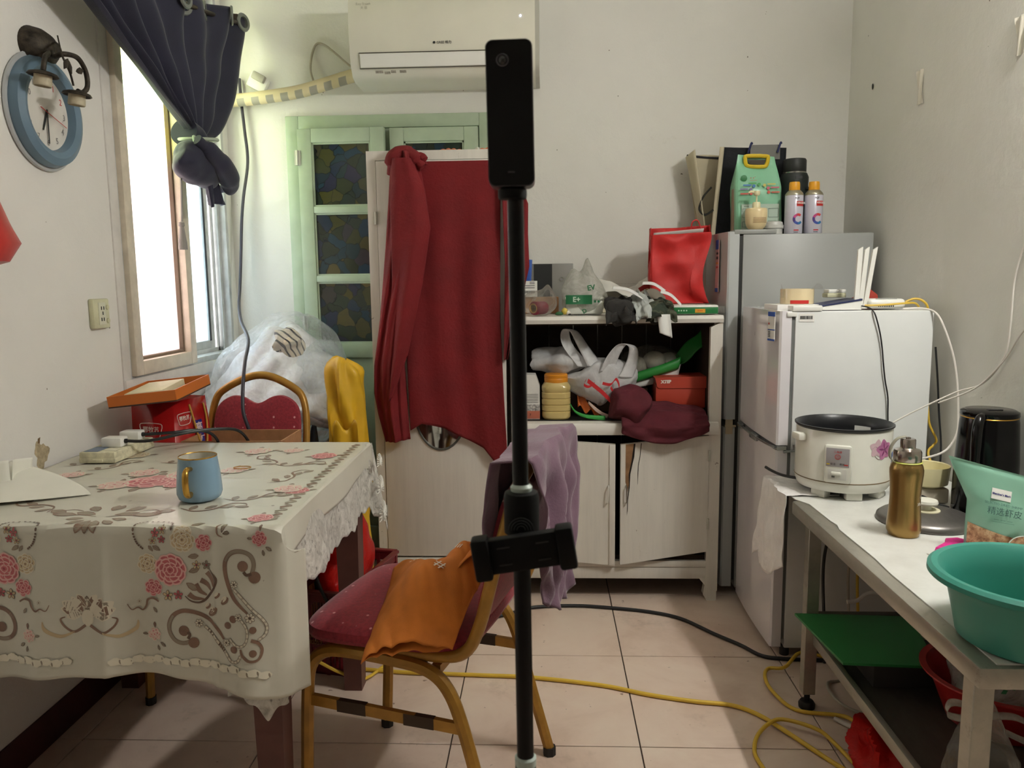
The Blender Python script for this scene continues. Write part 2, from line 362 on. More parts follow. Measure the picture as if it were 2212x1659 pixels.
# --- green double door in the back wall, behind the wardrobe
GREEN = mat('pale_green_door_paint', (170, 186, 160), .45, var=.07, vs=8, bump=.15, bs=20)
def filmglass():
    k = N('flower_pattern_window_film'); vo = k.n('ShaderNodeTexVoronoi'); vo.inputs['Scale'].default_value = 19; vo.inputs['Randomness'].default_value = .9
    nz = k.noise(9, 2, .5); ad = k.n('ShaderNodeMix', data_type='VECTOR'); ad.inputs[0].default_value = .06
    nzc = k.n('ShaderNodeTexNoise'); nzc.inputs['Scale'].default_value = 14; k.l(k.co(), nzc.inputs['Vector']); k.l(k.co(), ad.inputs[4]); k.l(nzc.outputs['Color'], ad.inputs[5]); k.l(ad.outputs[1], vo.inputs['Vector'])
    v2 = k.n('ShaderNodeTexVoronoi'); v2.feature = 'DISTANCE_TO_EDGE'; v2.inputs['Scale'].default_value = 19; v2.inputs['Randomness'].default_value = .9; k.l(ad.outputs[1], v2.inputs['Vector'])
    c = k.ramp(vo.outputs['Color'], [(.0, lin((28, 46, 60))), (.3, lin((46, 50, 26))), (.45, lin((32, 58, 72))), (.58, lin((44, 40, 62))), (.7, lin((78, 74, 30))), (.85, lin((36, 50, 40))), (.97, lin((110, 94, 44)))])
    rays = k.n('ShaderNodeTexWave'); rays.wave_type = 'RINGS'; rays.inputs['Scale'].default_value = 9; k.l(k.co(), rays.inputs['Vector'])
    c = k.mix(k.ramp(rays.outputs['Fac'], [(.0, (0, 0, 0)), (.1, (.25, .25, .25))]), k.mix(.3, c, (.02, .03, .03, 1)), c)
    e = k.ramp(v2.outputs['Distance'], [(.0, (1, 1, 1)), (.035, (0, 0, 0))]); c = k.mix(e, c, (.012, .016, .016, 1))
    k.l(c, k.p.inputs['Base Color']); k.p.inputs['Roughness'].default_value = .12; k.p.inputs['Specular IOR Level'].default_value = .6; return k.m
FILMG = filmglass(); HINGE = mat('worn_painted_hinge', (196, 196, 184), .45, .2)
door = struct(bpy.data.objects.new('door_1', None)); COL.objects.link(door); door.location = (-.648, YB, 0)
def rel(mb, o): mb.v = [(x-o[0], y-o[1], z-o[2]) for x, y, z in mb.v]; return mb
D0 = (-.648, YB, 0)
fb = MB().box(-1.078, -1.024, YB-.022, YB, 0, 1.905, .003); fb.box(-.270, -.216, YB-.022, YB, 0, 1.905, .003); fb.box(-1.024, -.270, YB-.022, YB, 1.852, 1.905, .003); fb.box(-1.024, -.27, YB-.006, YB, 0, 1.852)
ob('door_frame', rel(fb, D0), GREEN, door)
rng = random.Random(3); 
def leaf(x0, x1, yf, ang, hx):
    L = bpy.data.objects.new('door_leaf', None); COL.objects.link(L); L.parent = door; L.location = (hx-D0[0], yf-YB, 0); L.rotation_euler = (0, 0, ang)
    q = MB(); sw = .058
    q.box(x0, x0+sw, 0, .034, .02, 1.846, .003); q.box(x1-sw, x1, 0, .034, .02, 1.846, .003)
    for z0, z1 in ((1.79, 1.846), (1.505, 1.532), (1.220, 1.247), (.90, .962), (.02, .16)): q.box(x0+sw, x1-sw, 0, .034, z0, z1, .003)
    q.box(x0+sw, x1-sw, .014, .024, .16, .90)
    for z0, z1 in ((1.532, 1.79), (1.247, 1.505), (.962, 1.22)):      # small glazing beads
        for a in ((x0+sw, x0+sw+.007, z0, z1), (x1-sw-.007, x1-sw, z0, z1), (x0+sw, x1-sw, z0, z0+.007), (x0+sw, x1-sw, z1-.007, z1)): q.box(a[0], a[1], .006, .02, a[2], a[3])
    ob('leaf_frame', rel(q, (hx, 0, 0)), GREEN, L)
    for z0, z1 in ((1.539, 1.783), (1.254, 1.498), (.969, 1.213)): ob('pane', rel(MB().box(x0+sw+.006, x1-sw-.006, .013, .018, z0, z1), (hx, 0, 0)), FILMG, L)
    for z in (1.70, 1.02): ob('hinge', rel(MB().tube([(hx, -.004, z), (hx, -.004, z+.06)], .006, 8).box(hx-.012, hx+.012, -.004, .002, z, z+.06), (hx, 0, 0)), HINGE, L)
leaf(-1.020, -.656, YB-.058, -.045, -1.020)
leaf(-.638, -.273, YB-.046, 0, -.273)

# --- strip lamp on the right wall, outside the picture: it lights the room from the right
lampe = N('lit_tube'); lampe.p.inputs['Emission Color'].default_value = (1.0, .985, .93, 1); lampe.p.inputs['Emission Strength'].default_value = LAMP_E; lampe.p.inputs['Base Color'].default_value = (1, 1, 1, 1)
tl = thing('strip_lamp', 'short lit white strip lamp fixed high on the right wall', 'lamp', (XR, 1.50, 2.12))
WPL = mat('white_plastic', (232, 231, 224), .35, var=.02)
ob('lamp_housing', MB().box(-.03, 0, -.25, .25, -.03, .03, .006), WPL, tl)
ob('lamp_tube', MB().tube([(-.045, -.23, 0), (-.045, .23, 0)], .017, 16), lampe.m, tl)

# ------------------------------------------------------------------ tall white wardrobe with the low shelf unit joined to it
def wood_white(name, base, chips=.0, streak=(8, 1, .7)):
    k = N(name); c = lin(base); v = k.mapping(streak)
    f = k.noise(5, 5, .65, v); a = k.ramp(f, [(.25, tuple(x*.9 for x in c[:3])), (.6, c)])
    d = k.noise(22, 5, .75, k.mapping((1, 1, .35))); e = k.ramp(d, [(.66, (0, 0, 0)), (.73, (.4, .4, .4))]); a = k.mix(e, a, lin((160, 150, 136)))
    if chips:
        h = k.noise(16, 6, .8); g = k.ramp(h, [(chips, (0, 0, 0)), (chips+.03, (1, 1, 1))]); a = k.mix(g, a, lin((70, 50, 38)))
    k.l(a, k.p.inputs['Base Color']); k.p.inputs['Roughness'].default_value = .48; k.bump(d, .12, .003); return k.m
WW = wood_white('brushed_white_paint', (221, 217, 208)); WWC = wood_white('chipped_white_paint', (219, 215, 205), .66)
WWH = wood_white('brushed_white_paint_horizontal', (221, 217, 208), .70, (.7, 8, 8))
DARKW = mat('dark_brown_stained_board', (58, 44, 32), .8, var=.2, vs=12)
CY = 2.867                                          # front plane of the unit
wd = thing('wardrobe', 'tall white painted wardrobe with mitred front frame and red scarf over its door', 'wardrobe', (-.375, CY, 0))
WO = (-.375, CY, 0)
q = MB().box(-.641, -.620, CY+.02, YB-.072, .02, 1.68); q.box(-.130, -.112, CY+.02, YB-.072, .02, 1.68); q.box(-.641, -.112, CY+.02, YB-.072, 1.66, 1.68); q.box(-.62, -.13, YB-.088, YB-.08, .02, 1.66); q.box(-.62, -.13, CY+.02, YB-.08, .15, .165)
ob('body', rel(q, WO), WW, wd)
def mitre(x0, x1, z0, z1, w, y0, y1):
    b = MB()
    for P in ([(x0, z0), (x0+w, z0+w*.5), (x0+w, z1-w), (x0, z1)], [(x1, z0), (x1, z1), (x1-w*.6, z1-w), (x1-w*.6, z0+w*.5)], [(x0, z1), (x0+w, z1-w), (x1-w*.6, z1-w), (x1, z1)]): b.prism(P, y0, y1, 'y')
    return b
ob('front_frame', rel(mitre(-.644, -.110, .12, 1.685, .033, CY, CY+.022), WO), WWC, wd)
ob('plinth', rel(MB().box(-.644, -.11, CY+.004, CY+.02, .03, .135, .003).box(-.644, -.11, CY-.008, CY+.01, .135, .165, .003), WO), WWH, wd)
# door with the oval mirror
dr = ob('door', rel(MB().box(-.609, -.147, CY-.004, CY+.016, .172, 1.650, .002), WO), WW, wd)
n = 40; OV = (-.395, .745); o_ = [(OV[0]+.098*math.cos(2*PI*i/n), OV[1]+.155*math.sin(2*PI*i/n)) for i in range(n)]
mir = MB(); mir.add([(x, CY-.0052, z) for x, z in o_], [tuple(range(n))])
ob('mirror', rel(mir, WO), mat('mirror_glass', (205, 208, 205), .04, 1, var=0), dr)
ob('mirror_rim', rel(MB().tube([(x, CY-.006, z) for x, z in o_], .0045, 6, closed=True), WO), mat('grey_mirror_rim', (92, 92, 86), .5, .4), dr)
for z in (1.425, .33): ob('hinge', rel(MB().tube([(-.614, CY-.006, z), (-.614, CY-.006, z+.045)], .005, 8).box(-.622, -.606, CY-.006, CY-.002, z, z+.045), WO), HINGE, dr)

lc = thing('shelf_cabinet', 'low white painted cabinet with dark open shelf and two sagging doors', 'cabinet', (.27, CY, 0)); LO = (.27, CY, 0)
q = MB().box(.618, .640, CY+.02, YB-.06, .02, 1.058)
ob('side_panel', rel(q, LO), WW, lc); ob('side_panel', rel(MB().box(-.104, -.088, CY+.02, YB-.06, .1, 1.058), LO), WW, lc)
ob('top_board', rel(MB().prism([(CY-.012, 1.058), (CY-.016, 1.072), (CY-.008, 1.084), (YB-.05, 1.086), (YB-.05, 1.062)], -.108, .644, 'x'), LO), WWH, lc)
ob('face_frame', rel(MB().prism([(.600, .04), (.644, .04), (.644, 1.062), (.600, 1.04)], CY-.006, CY+.02, 'y'), LO), WWC, lc); ob('face_frame', rel(MB().box(-.108, -.088, CY-.004, CY+.02, .1, 1.06), LO), WWC, lc)
ob('shelf', rel(MB().prism([(CY-.030, .648), (CY-.034, .668), (CY-.022, .690), (CY, .694), (YB-.07, .694), (YB-.07, .665), (CY+.02, .640)], -.10, .632, 'x'), LO), WWH, lc)
ob('shelf_liner', rel(MB().box(-.088, .612, CY+.012, YB-.09, .6945, .6965), LO), mat('black_shelf_liner', (20, 20, 19), .5), lc)
ob('bottom_board', rel(MB().box(-.088, .618, CY+.02, YB-.07, .155, .172), LO), DARKW, lc)
for i in range(7): ob('plank', rel(MB().box(-.086+.101*i, -.086+.101*(i+1)-.003, YB-.082, YB-.072, .17, 1.056), LO), DARKW, lc)
ob('inner_side', rel(MB().box(.611, .6185, CY+.022, YB-.082, .70, 1.056).box(-.089, -.082, CY+.022, YB-.082, .70, 1.056).box(-.082, .611, CY+.022, YB-.082, 1.051, 1.0575), LO), DARKW, lc)
b = MB().box(-.104, .64, CY-.004, CY+.018, .132, .156, .002); b.box(-.104, .64, CY-.001, CY+.018, .085, .130, .002); ob('base_rail', rel(b, LO), WWC, lc)
b = MB().prism([(.575, .09), (.642, .09), (.642, 0), (.606, 0), (.592, .025), (.598, .06)], CY-.002, CY+.03, 'y'); ob('foot', rel(b, LO), WWC, lc)
ob('foot', rel(MB().box(-.104, -.07, CY, CY+.03, 0, .09), LO), WWC, lc); ob('foot', rel(MB().box(.60, .64, YB-.1, YB-.07, 0, .15), LO), WWC, lc); ob('foot', rel(MB().box(-.104, -.07, YB-.1, YB-.07, 0, .15), LO), WWC, lc)
def sagdoor(hx, free, zb0, zt0, zb1, zt1, ang, name):
    e = bpy.data.objects.new('door', None); COL.objects.link(e); e.parent = lc; e.location = (hx-LO[0], -.006, 0); e.rotation_euler = (0, 0, ang); w = free-hx
    P = [(0, zb0), (w, zb1), (w, zt1), (0, zt0)]
    ob('door_panel', MB().prism(P if w > 0 else P[::-1], -.004, .012, 'y'), WWC, e); return e, w
dL, w = sagdoor(-.085, .256, .170, .632, .146, .612, -.05, 'l')
ob('edge_strip', MB().box(w-.022, w, -.010, -.003, .148, .611, .002), WWC, dL)
PLYB = mat('bare_brown_plywood', (140, 104, 70), .8, var=.25, vs=14)
dR, w = sagdoor(.601, .274, .196, .640, .150, .612, .06, 'r')
sp = [(w+.018, .6125), (w+.048, .615), (w+.045, .58), (w+.040, .55), (w+.034, .52), (w+.030, .50), (w+.031, .46), (w+.026, .43), (w+.022, .455), (w+.018, .47)]
ob('split_veneer', MB().prism(sp, -.0048, -.0035, 'y'), PLYB, dR)
DK = mat('dark_crack', (28, 20, 15), .9)
ob('crack', MB().prism([(w+.048, .615), (w+.054, .615), (w+.050, .565), (w+.044, .54), (w+.036, .50), (w+.034, .45), (w+.028, .40), (w+.027, .36), (w+.0245, .345), (w+.026, .40), (w+.031, .46), (w+.030, .50), (w+.040, .55)], -.0052, -.0035, 'y'), DK, dR)
ob('crack', MB().prism([(w+.074, .616), (w+.077, .616), (w+.073, .57), (w+.066, .53), (w+.064, .46), (w+.063, .50), (w+.064, .53), (w+.071, .57)], -.0052, -.0035, 'y'), DK, dR)
CHR = mat('worn_chrome', (170, 168, 160), .3, .9)
ob('door_handle', MB().tube([(w+.020, -.003, .455), (w+.020, -.02, .455), (w+.021, -.02, .395), (w+.021, -.003, .39)], .003, 8), CHR, dR)
ob('door_handle', MB().tube([(.316, -.003, .455), (.316, -.02, .452), (.312, -.02, .395), (.312, -.003, .39)], .003, 8), WWC, dL)
for z in (.545, .285): ob('hinge', rel(MB().tube([(.603, CY-.012, z), (.603, CY-.012, z+.04)], .004, 8), LO), HINGE, lc)

# ------------------------------------------------------------------ two refrigerators, doors facing left
FW = mat('white_fridge_enamel', (222, 224, 222), .3, var=.02, coat=.2); FG = mat('silver_grey_fridge_panel', (158, 160, 157), .38, var=.03, vs=3)
FD = mat('glossy_white_fridge_door', (228, 224, 228), .14, var=.02, coat=.5); FD2 = mat('pale_silver_fridge_door', (186, 190, 190), .3, .1, var=.03)
GSK = mat('grey_door_gasket', (112, 114, 112), .6)
PRB = mat('blue_print', (38, 84, 170), .5, var=0); PRW = mat('white_label_paper', (232, 230, 224), .55, var=.02); PRK = mat('black_print', (32, 32, 34), .5, var=0); PRR = mat('red_print', (196, 44, 40), .5, var=0)
wf = thing('refrigerator', 'short white two-door refrigerator behind the rice cooker', 'refrigerator', (.95, 2.646, 0)); WFO = (.95, 2.646, 0)
q = MB().box(.762, 1.176, 2.417, 2.875, .03, 1.113, .004); ob('body', rel(q, WFO), FW, wf)
ob('gasket', rel(MB().box(.750, .764, 2.422, 2.870, .06, 1.10), WFO), GSK, wf)
def fdoor(x0, x1, y0, y1, z0, z1, m, par, O, bul=.012):
    n = 10; P = [(x1, y0), (x0+.006, y0)]+[(x0-bul*math.sin(PI*i/n), y0+.006+(y1-y0-.012)*i/n) for i in range(n+1)]+[(x0+.006, y1), (x1, y1)]
    return ob('door', rel(MB().prism(P, z0, z1, 'z', smooth=True), O), m, par, auto=30)
d1 = fdoor(.716, .751, 2.417, 2.875, .698, 1.115, FD, wf, WFO, .006); d2 = fdoor(.716, .751, 2.417, 2.875, .035, .682, FD, wf, WFO, .006)
SIL = mat('satin_silver_handle', (168, 172, 172), .25, .8)
hb = MB().tube([(.703, 2.845, .691), (.702, 2.80, .688), (.699, 2.66, .690), (.701, 2.58, .688), (.706, 2.47, .690), (.713, 2.42, .692)], .004, 8, spline=5); hb.box(.700, .716, 2.60, 2.68, .672, .694, .004); hb.box(.702, .718, 2.80, 2.86, .676, .694, .004)
ob('handle', rel(hb, WFO), SIL, d1)
ob('hinge', rel(MB().tube([(.738, 2.413, .678), (.770, 2.411, .682), (.770, 2.411, .70)], .005, 8).box(.716, .745, 2.41, 2.42, .684, .696), WFO), SIL, wf)
ob('hinge_cover', rel(MB().box(.752, .842, 2.414, 2.47, 1.1135, 1.131, .004).box(.735, .765, 2.412, 2.44, 1.098, 1.112, .002), WFO), WPL, wf)
ob('serial_label', rel(MB().box(.772, .818, 2.4158, 2.4166, 1.082, 1.106), WFO), PRW, wf)
b = MB(); r_ = random.Random(5); x = .775
while x < .812: w_ = r_.choice((.0007, .0012, .002)); b.box(x, x+w_, 2.4152, 2.4157, 1.090, 1.100); x += w_+r_.choice((.0007, .001))
ob('barcode', rel(b, WFO), PRK, wf)
# energy label near the door's front edge
el = MB().box(.7015, .7035, 2.432, 2.474, 1.022, 1.112); el.v = [(x+(-.006 if y > 2.45 else .002), y, z) for x, y, z in el.v]
eo = ob('energy_label', rel(el, WFO), PRW, d1)
def elstrip(y0, y1, z0, z1, m): 
    e_ = MB().box(.7008, .703, y0, y1, z0, z1); e_.v = [(x+(-.006 if y > 2.45 else .002)-.0002, y, z) for x, y, z in e_.v]; ob('label_print', rel(e_, WFO), m, eo)
elstrip(2.432, 2.474, 1.098, 1.112, PRB); elstrip(2.432, 2.474, 1.022, 1.028, PRB); elstrip(2.432, 2.474, 1.055, 1.058, PRB); elstrip(2.464, 2.468, 1.072, 1.078, PRR)
for i in range(4): elstrip(2.455, 2.47, 1.034+.005*i, 1.036+.005*i, PRK)
text('V', .022, frame((.7035, 2.655, 1.03), (0, -1, 0), (0, 0, 1)), mat('grey_print', (120, 120, 124), .5, var=0), d1).location = (-WFO[0]-.0002, -WFO[1], 0)
for p in ((.77, 2.44), (.77, 2.85), (1.15, 2.44), (1.15, 2.85)): ob('foot', rel(MB().tube([(p[0], p[1], 0), (p[0], p[1], .034)], .015, 12), WFO), PRK, wf)

tf = thing('refrigerator', 'tall silver-grey refrigerator in the corner behind the short white one', 'refrigerator', (.95, 3.115, 0)); TFO = (.95, 3.115, 0)
ob('body', rel(MB().box(.722, 1.190, 2.92, 3.31, .03, 1.375, .004), TFO), FG, tf)
ob('gasket', rel(MB().box(.708, .723, 2.926, 3.304, .06, 1.37), TFO), mat('dark_gasket', (40, 40, 38), .6), tf)
t1 = fdoor(.668, .709, 2.92, 3.31, .69, 1.385, FD2, tf, TFO, .016); t2 = fdoor(.668, .709, 2.92, 3.31, .035, .66, FD2, tf, TFO, .016)
ob('hinge_cover', rel(MB().box(.690, .842, 2.918, 3.0, 1.3755, 1.392, .003), TFO), mat('grey_plastic', (150, 152, 148), .4), tf)
ob('hinge', rel(MB().box(.672, .712, 2.914, 2.925, .662, .668).box(.674, .70, 2.915, 2.924, .635, .69), TFO), mat('beige_tape', (184, 168, 140), .6), tf)
for p in ((.75, 2.95), (.75, 3.28), (1.16, 2.95), (1.16, 3.28)): ob('foot', rel(MB().tube([(p[0], p[1], 0), (p[0], p[1], .034)], .015, 12), TFO), PRK, tf)
# paper energy guide on the tall fridge's door
eg = ob('energy_label', rel(MB().box(.6505, .6535, 2.995, 3.045, 1.165, 1.36), TFO), mat('pink_label_paper', (214, 170, 168), .55), t1)
for z0, z1, m_ in ((1.325, 1.36, PRB), (1.165, 1.18, PRB), (1.255, 1.262, PRR), (1.27, 1.277, mat('orange_print', (226, 150, 40), .5)), (1.288, 1.298, PRK), (1.306, 1.314, PRK)): ob('label_print', rel(MB().box(.6497, .6504, 3.0 if z1-z0 < .012 else 2.995, 3.03 if z1-z0 < .012 else 3.045, z0, z1), TFO), m_, eg)

# ------------------------------------------------------------------ air conditioner, its pipe and cable
ACW = mat('ivory_plastic', (222, 219, 204), .4, var=.03, vs=4); ACS = mat('smoky_plastic_end', (186, 184, 172), .3)
ac = thing('air_conditioner', 'ivory wall air conditioner above the green door', 'air conditioner', (-.383, YB, 2.0)); AO = (-.383, YB, 2.0)
prof = [(YB, 2.292), (3.125, 2.292), (3.112, 2.275), (3.110, 2.20), (3.112, 2.10), (3.124, 2.045), (3.150, 2.012), (3.19, 2.0), (YB, 1.998)]
ob('body', rel(MB().prism(prof, -.748, -.034, 'x'), AO), ACW, ac)
ob('end_cap', rel(MB().prism([(y+.004 if y < 3.3 else y, z) for y, z in prof], -.034, -.018, 'x'), AO), ACS, ac)
lv = MB().prism([(3.1085, 2.088), (3.1125, 2.088), (3.124, 2.042), (3.1195, 2.040)], -.708, -.065, 'x'); ob('louvre', rel(lv, AO), WPL, ac)
DKG = mat('dark_gap', (70, 64, 56), .8)
g = MB().tube([(-.065, 3.1095, 2.0915), (-.712, 3.1095, 2.0915), (-.712, 3.121, 2.0365), (-.065, 3.121, 2.0365)], .0016, 5); ob('louvre_gap', rel(g, AO), DKG, ac)
GRP = mat('grey_lettering', (96, 96, 90), .6, var=0)
def T(body, size, pos, m, par, O, x=(1, 0, 0), y=(0, 0, 1), **k): 
    q = text(body, size, frame(Vector(pos)-Vector(O), x, y), m, par, **k); return q
T('● GREE 格力', .0125, (-.389, 3.1085, 2.123), PRK, ac, AO, bold=.0002)
T('Easy Breath', .012, (-.688, 3.1085, 2.270), mat('faint_lettering', (170, 166, 152), .6, var=0), ac, AO); T('天 丽', .012, (-.686, 3.1085, 2.255), MATS['faint_lettering'], ac, AO)
led = N('blue_standby_light'); led.p.inputs['Emission Color'].default_value = (.6, .65, 1, 1); led.p.inputs['Emission Strength'].default_value = 3
ob('standby_light', rel(MB().tube([(-.089, 3.111, 2.213), (-.089, 3.108, 2.213)], .0035, 10), AO), led.m, ac)
for x0, x1, z in ((-.655, -.625, 2.027), (-.62, -.597, 2.024), (-.594, -.575, 2.027), (-.56, -.535, 2.027)):
    y = 3.124+(2.045-z)/.033*.026-.0012
    ob('sticker', rel(MB().prism([(y-.003, z+.004), (y+.003, z-.004), (y+.0035, z-.004), (y-.0025, z+.004)], x0, x1, 'x'), AO), mat('printed_sticker', (158, 150, 136), .6, var=.3, vs=150), ac)
pm = N('banded_beige_hose'); wv = pm.n('ShaderNodeTexWave'); wv.bands_direction = 'X'; wv.inputs['Scale'].default_value = 5.2; pm.l(pm.co(), wv.inputs['Vector'])
sx = pm.n('ShaderNodeSeparateXYZ'); pm.l(pm.n('ShaderNodeNewGeometry').outputs['Normal'], sx.inputs[0])
und = pm.ramp(sx.outputs[2], [(.0, (1, 1, 1)), (.0005, (0, 0, 0))]); band = pm.ramp(wv.outputs['Fac'], [(.45, (0, 0, 0)), (.5, (1, 1, 1))])
mm = pm.n('ShaderNodeMath', operation='MULTIPLY'); pm.l(und, mm.inputs[0]); pm.l(band, mm.inputs[1])
pm.l(pm.mix(mm.outputs[0], lin((214, 200, 160)), lin((158, 153, 138))), pm.p.inputs['Base Color'])
tag(ob('pipe_hose', MB().tube([(-.72, 3.275, 2.062), (-.80, 3.275, 2.045), (-.90, 3.275, 2.018), (-1.01, 3.275, 1.992), (-1.15, 3.275, 1.974), (-1.245, 3.275, 1.966), (-1.33, 3.275, 1.962)], .026, 16, spline=6), pm.m), 'beige tape-wrapped pipe running from the air conditioner to the window wall', 'pipe')
GCB = mat('grey_beige_cable', (176, 168, 152), .5)
tag(ob('cable', MB().tube([(-.745, 3.27, 2.085), (-.79, 3.31, 2.095), (-.86, 3.322, 2.155), (-.905, 3.322, 2.188), (-.935, 3.322, 2.190), (-.955, 3.322, 2.15), (-.962, 3.315, 2.09), (-.95, 3.305, 2.045)], .0045, 8, spline=6), GCB), 'thin grey cable looping out of the air conditioner above the pipe', 'cable')
pb = thing('power_plug', 'grey plug and white wall socket tucked above the beige pipe', 'plug', (-1.17, YB, 2.045))
ob('socket_box', MB().box(-.05, .03, -.03, 0, -.04, .02, .004, M=Matrix.Rotation(.5, 4, 'Y')), WPL, pb)
ob('plug_body', MB().box(-.035, .02, -.055, -.03, -.005, .025, .005, M=Matrix.Rotation(.5, 4, 'Y')), mat('warm_grey_plastic', (164, 160, 148), .5), pb)
# black cord hanging in the corner, over the chair and down to the table
BLK = mat('black_rubber_cable', (26, 26, 28), .45)
BLKV = mat('grey_violet_cable', (58, 56, 66), .45)
cp = [(-1.262, 3.315, 2.06), (-1.255, 3.305, 1.96), (-1.246, 3.30, 1.85), (-1.24, 3.30, 1.722), (-1.258, 3.28, 1.58), (-1.268, 3.27, 1.475), (-1.272, 3.25, 1.33), (-1.272, 3.22, 1.20), (-1.24, 3.12, 1.13), (-1.16, 2.93, 1.075), (-1.055, 2.72, 1.02), (-1.02, 2.59, .955), (-1.008, 2.53, .88), (-1.0, 2.50, .80), (-.985, 2.50, .74), (-.985, 2.51, .70)]
tag(ob('power_cable', MB().tube(cp, .0062, 10, spline=6), BLKV), 'dark cord hanging down the corner past the window and over the red chair', 'cable')

# ------------------------------------------------------------------ curtain
NAVY = mat('navy_curtain_cloth', (27, 28, 52), .75, var=.15, vs=5, bump=.25, bs=260, sheen=.2)
cu = thing('curtain', 'navy blue eyelet curtain tied into a knot at the window', 'curtain', (-1.21, 2.765, 1.5)); CO = (-1.21, 2.765, 1.5)
def cf(u, v):
    a = 1.0-.58*u**1.4; Yt = 1.84+1.40*u; k = (1-v)**a
    zt = 2.295-.2*max(0, min(.94, 3.24-Yt)); Y = 2.762+.11*(u-.5)*(1-v*.55)+(Yt-2.762)*k; z = zt-(zt-1.728)*v
    f = 7.5*u*2*PI; amp = .020*(1-.6*v)+.005
    X = -1.215+amp*math.sin(f)+.018*math.sin(f*.5+1.3+v*2)*(1-v)+.012*noise.noise(Vector((u*6, v*4, 2)))
    return (X, Y, z)
ob('cloth', rel(MB().sheet(cf, 160, 40), CO), NAVY, cu, solid=.002)
kb = MB(); kb.blob((-1.205, 2.75, 1.632), (.062, .145, .072), .22, 12, 4, nu=48, nv=30)
kb.tube([(-1.17, 2.66, 1.70), (-1.145, 2.72, 1.66), (-1.135, 2.80, 1.615), (-1.15, 2.87, 1.575), (-1.20, 2.88, 1.56)], [.02, .034, .04, .034, .015], 14, spline=6)
kb.tube([(-1.23, 2.70, 1.735), (-1.225, 2.75, 1.715), (-1.22, 2.76, 1.66)], [.05, .055, .06], 14, spline=4)
ob('knot', rel(kb, CO), NAVY, cu, subsurf=1)
tlf = lambda u, v: (-1.19+.018*math.sin(u*9+v), 2.755+.03+(u-.5)*(.055+.09*v)+.045*v, 1.60-.105*v+(.02*u if v > .9 else 0)-.02*abs(u-.5)*v)
ob('tail', rel(MB().sheet(tlf, 16, 12), CO), NAVY, cu, solid=.006)
ROPE = mat('pale_green_cord', (176, 186, 168), .8, bump=.4, bs=300)
ob('tie_cord', rel(MB().tube([(-1.21+.058*math.cos(a), 2.765+.088*math.sin(a), 1.718+.012*math.sin(a)) for a in [2*PI*i/16 for i in range(16)]], .006, 8, spline=2, closed=True).tube([(-1.19, 2.685, 1.715), (-1.18, 2.665, 1.69), (-1.185, 2.66, 1.66), (-1.20, 2.675, 1.65)], .006, 8, spline=4), CO), ROPE, cu)
tsl = MB().tube([(-1.235, 2.67, 1.66), (-1.235, 2.665, 1.55), (-1.235, 2.655, 1.45), (-1.235, 2.65, 1.42)], .004, 6, spline=4); tsl.lathe([(.002, .04), (.009, .036), (.010, .025), (.007, .022), (.014, -.03), (.015, -.055), (.001, -.055)], 12, M=Matrix.Translation((-1.235, 2.648, 1.39)))
ob('tassel', rel(tsl, CO), mat('grey_tassel_thread', (150, 146, 142), .9, bump=.5, bs=200), cu)
RING = mat('dull_silver_eyelet', (132, 136, 132), .45, .6)
for u in (.56, .655, .75, .84, .96):
    p = Vector(cf(u, .06)); t = (Vector(cf(u+.006, .06))-Vector(cf(u-.006, .06))).normalized()
    Mx = frame(p-Vector(CO)+Vector((.004, 0, 0)), t, (0, 0, 1))
    ob('eyelet', MB().lathe([(.020, -.003), (.033, -.003), (.036, .001), (.033, .006), (.022, .006), (.020, 0), (.020, -.003)], 24, M=Mx), RING, cu)
rodt = thing('curtain_rod', 'dark curtain rod above the window carrying the navy curtain', 'curtain rod', (-1.215, 2.5, 2.262))
ob('rod', MB().tube([(0, -.85, -.16), (0, -.20, -.155), (0, .40, -.075), (0, .80, .005)], .009, 12, spline=5), mat('dark_bronze', (66, 56, 48), .4, .6), rodt)
for y in (-.8, .70): ob('bracket', MB().box(-.118, .008, y-.012, y+.012, (-.165 if y < 0 else -.03), (-.145 if y < 0 else .012), .003), MATS['dark_bronze'], rodt)

# ------------------------------------------------------------------ wall clock, old lamp bracket, socket, hanging bag
CB = mat('pale_blue_clock_plastic', (100, 124, 142), .45, var=.05); CF = mat('clock_face_paper', (214, 210, 202), .6, var=.05, vs=9)
ck = thing('wall_clock', 'round wall clock with wide pale blue rim showing half past six', 'clock', (XL, 2.085, 1.672))
MX = Matrix(((0, 0, 1, 0), (1, 0, 0, 0), (0, 1, 0, 0), (0, 0, 0, 1)))           # local XY on the wall, Z out into the room
MX = MX @ Matrix.Rotation(0, 4, 'Z')
ob('rim', MB().lathe([(.128, 0), (.140, .004), (.142, .016), (.136, .032), (.118, .040), (.102, .034), (.096, .018), (.096, .012)], 56, M=MX), CB, ck)
ob('back_rim', MB().lathe([(.02, .001), (.15, .001), (.152, .005), (.149, .009), (.12, .010)], 48, M=MX), mat('milky_plastic_rim', (176, 178, 178), .3), ck)
face = ob('face', MB().lathe([(.0001, .014), (.098, .014)], 48, M=MX), CF, ck)
cn = mat('grey_numeral', (128, 124, 120), .6, var=0)
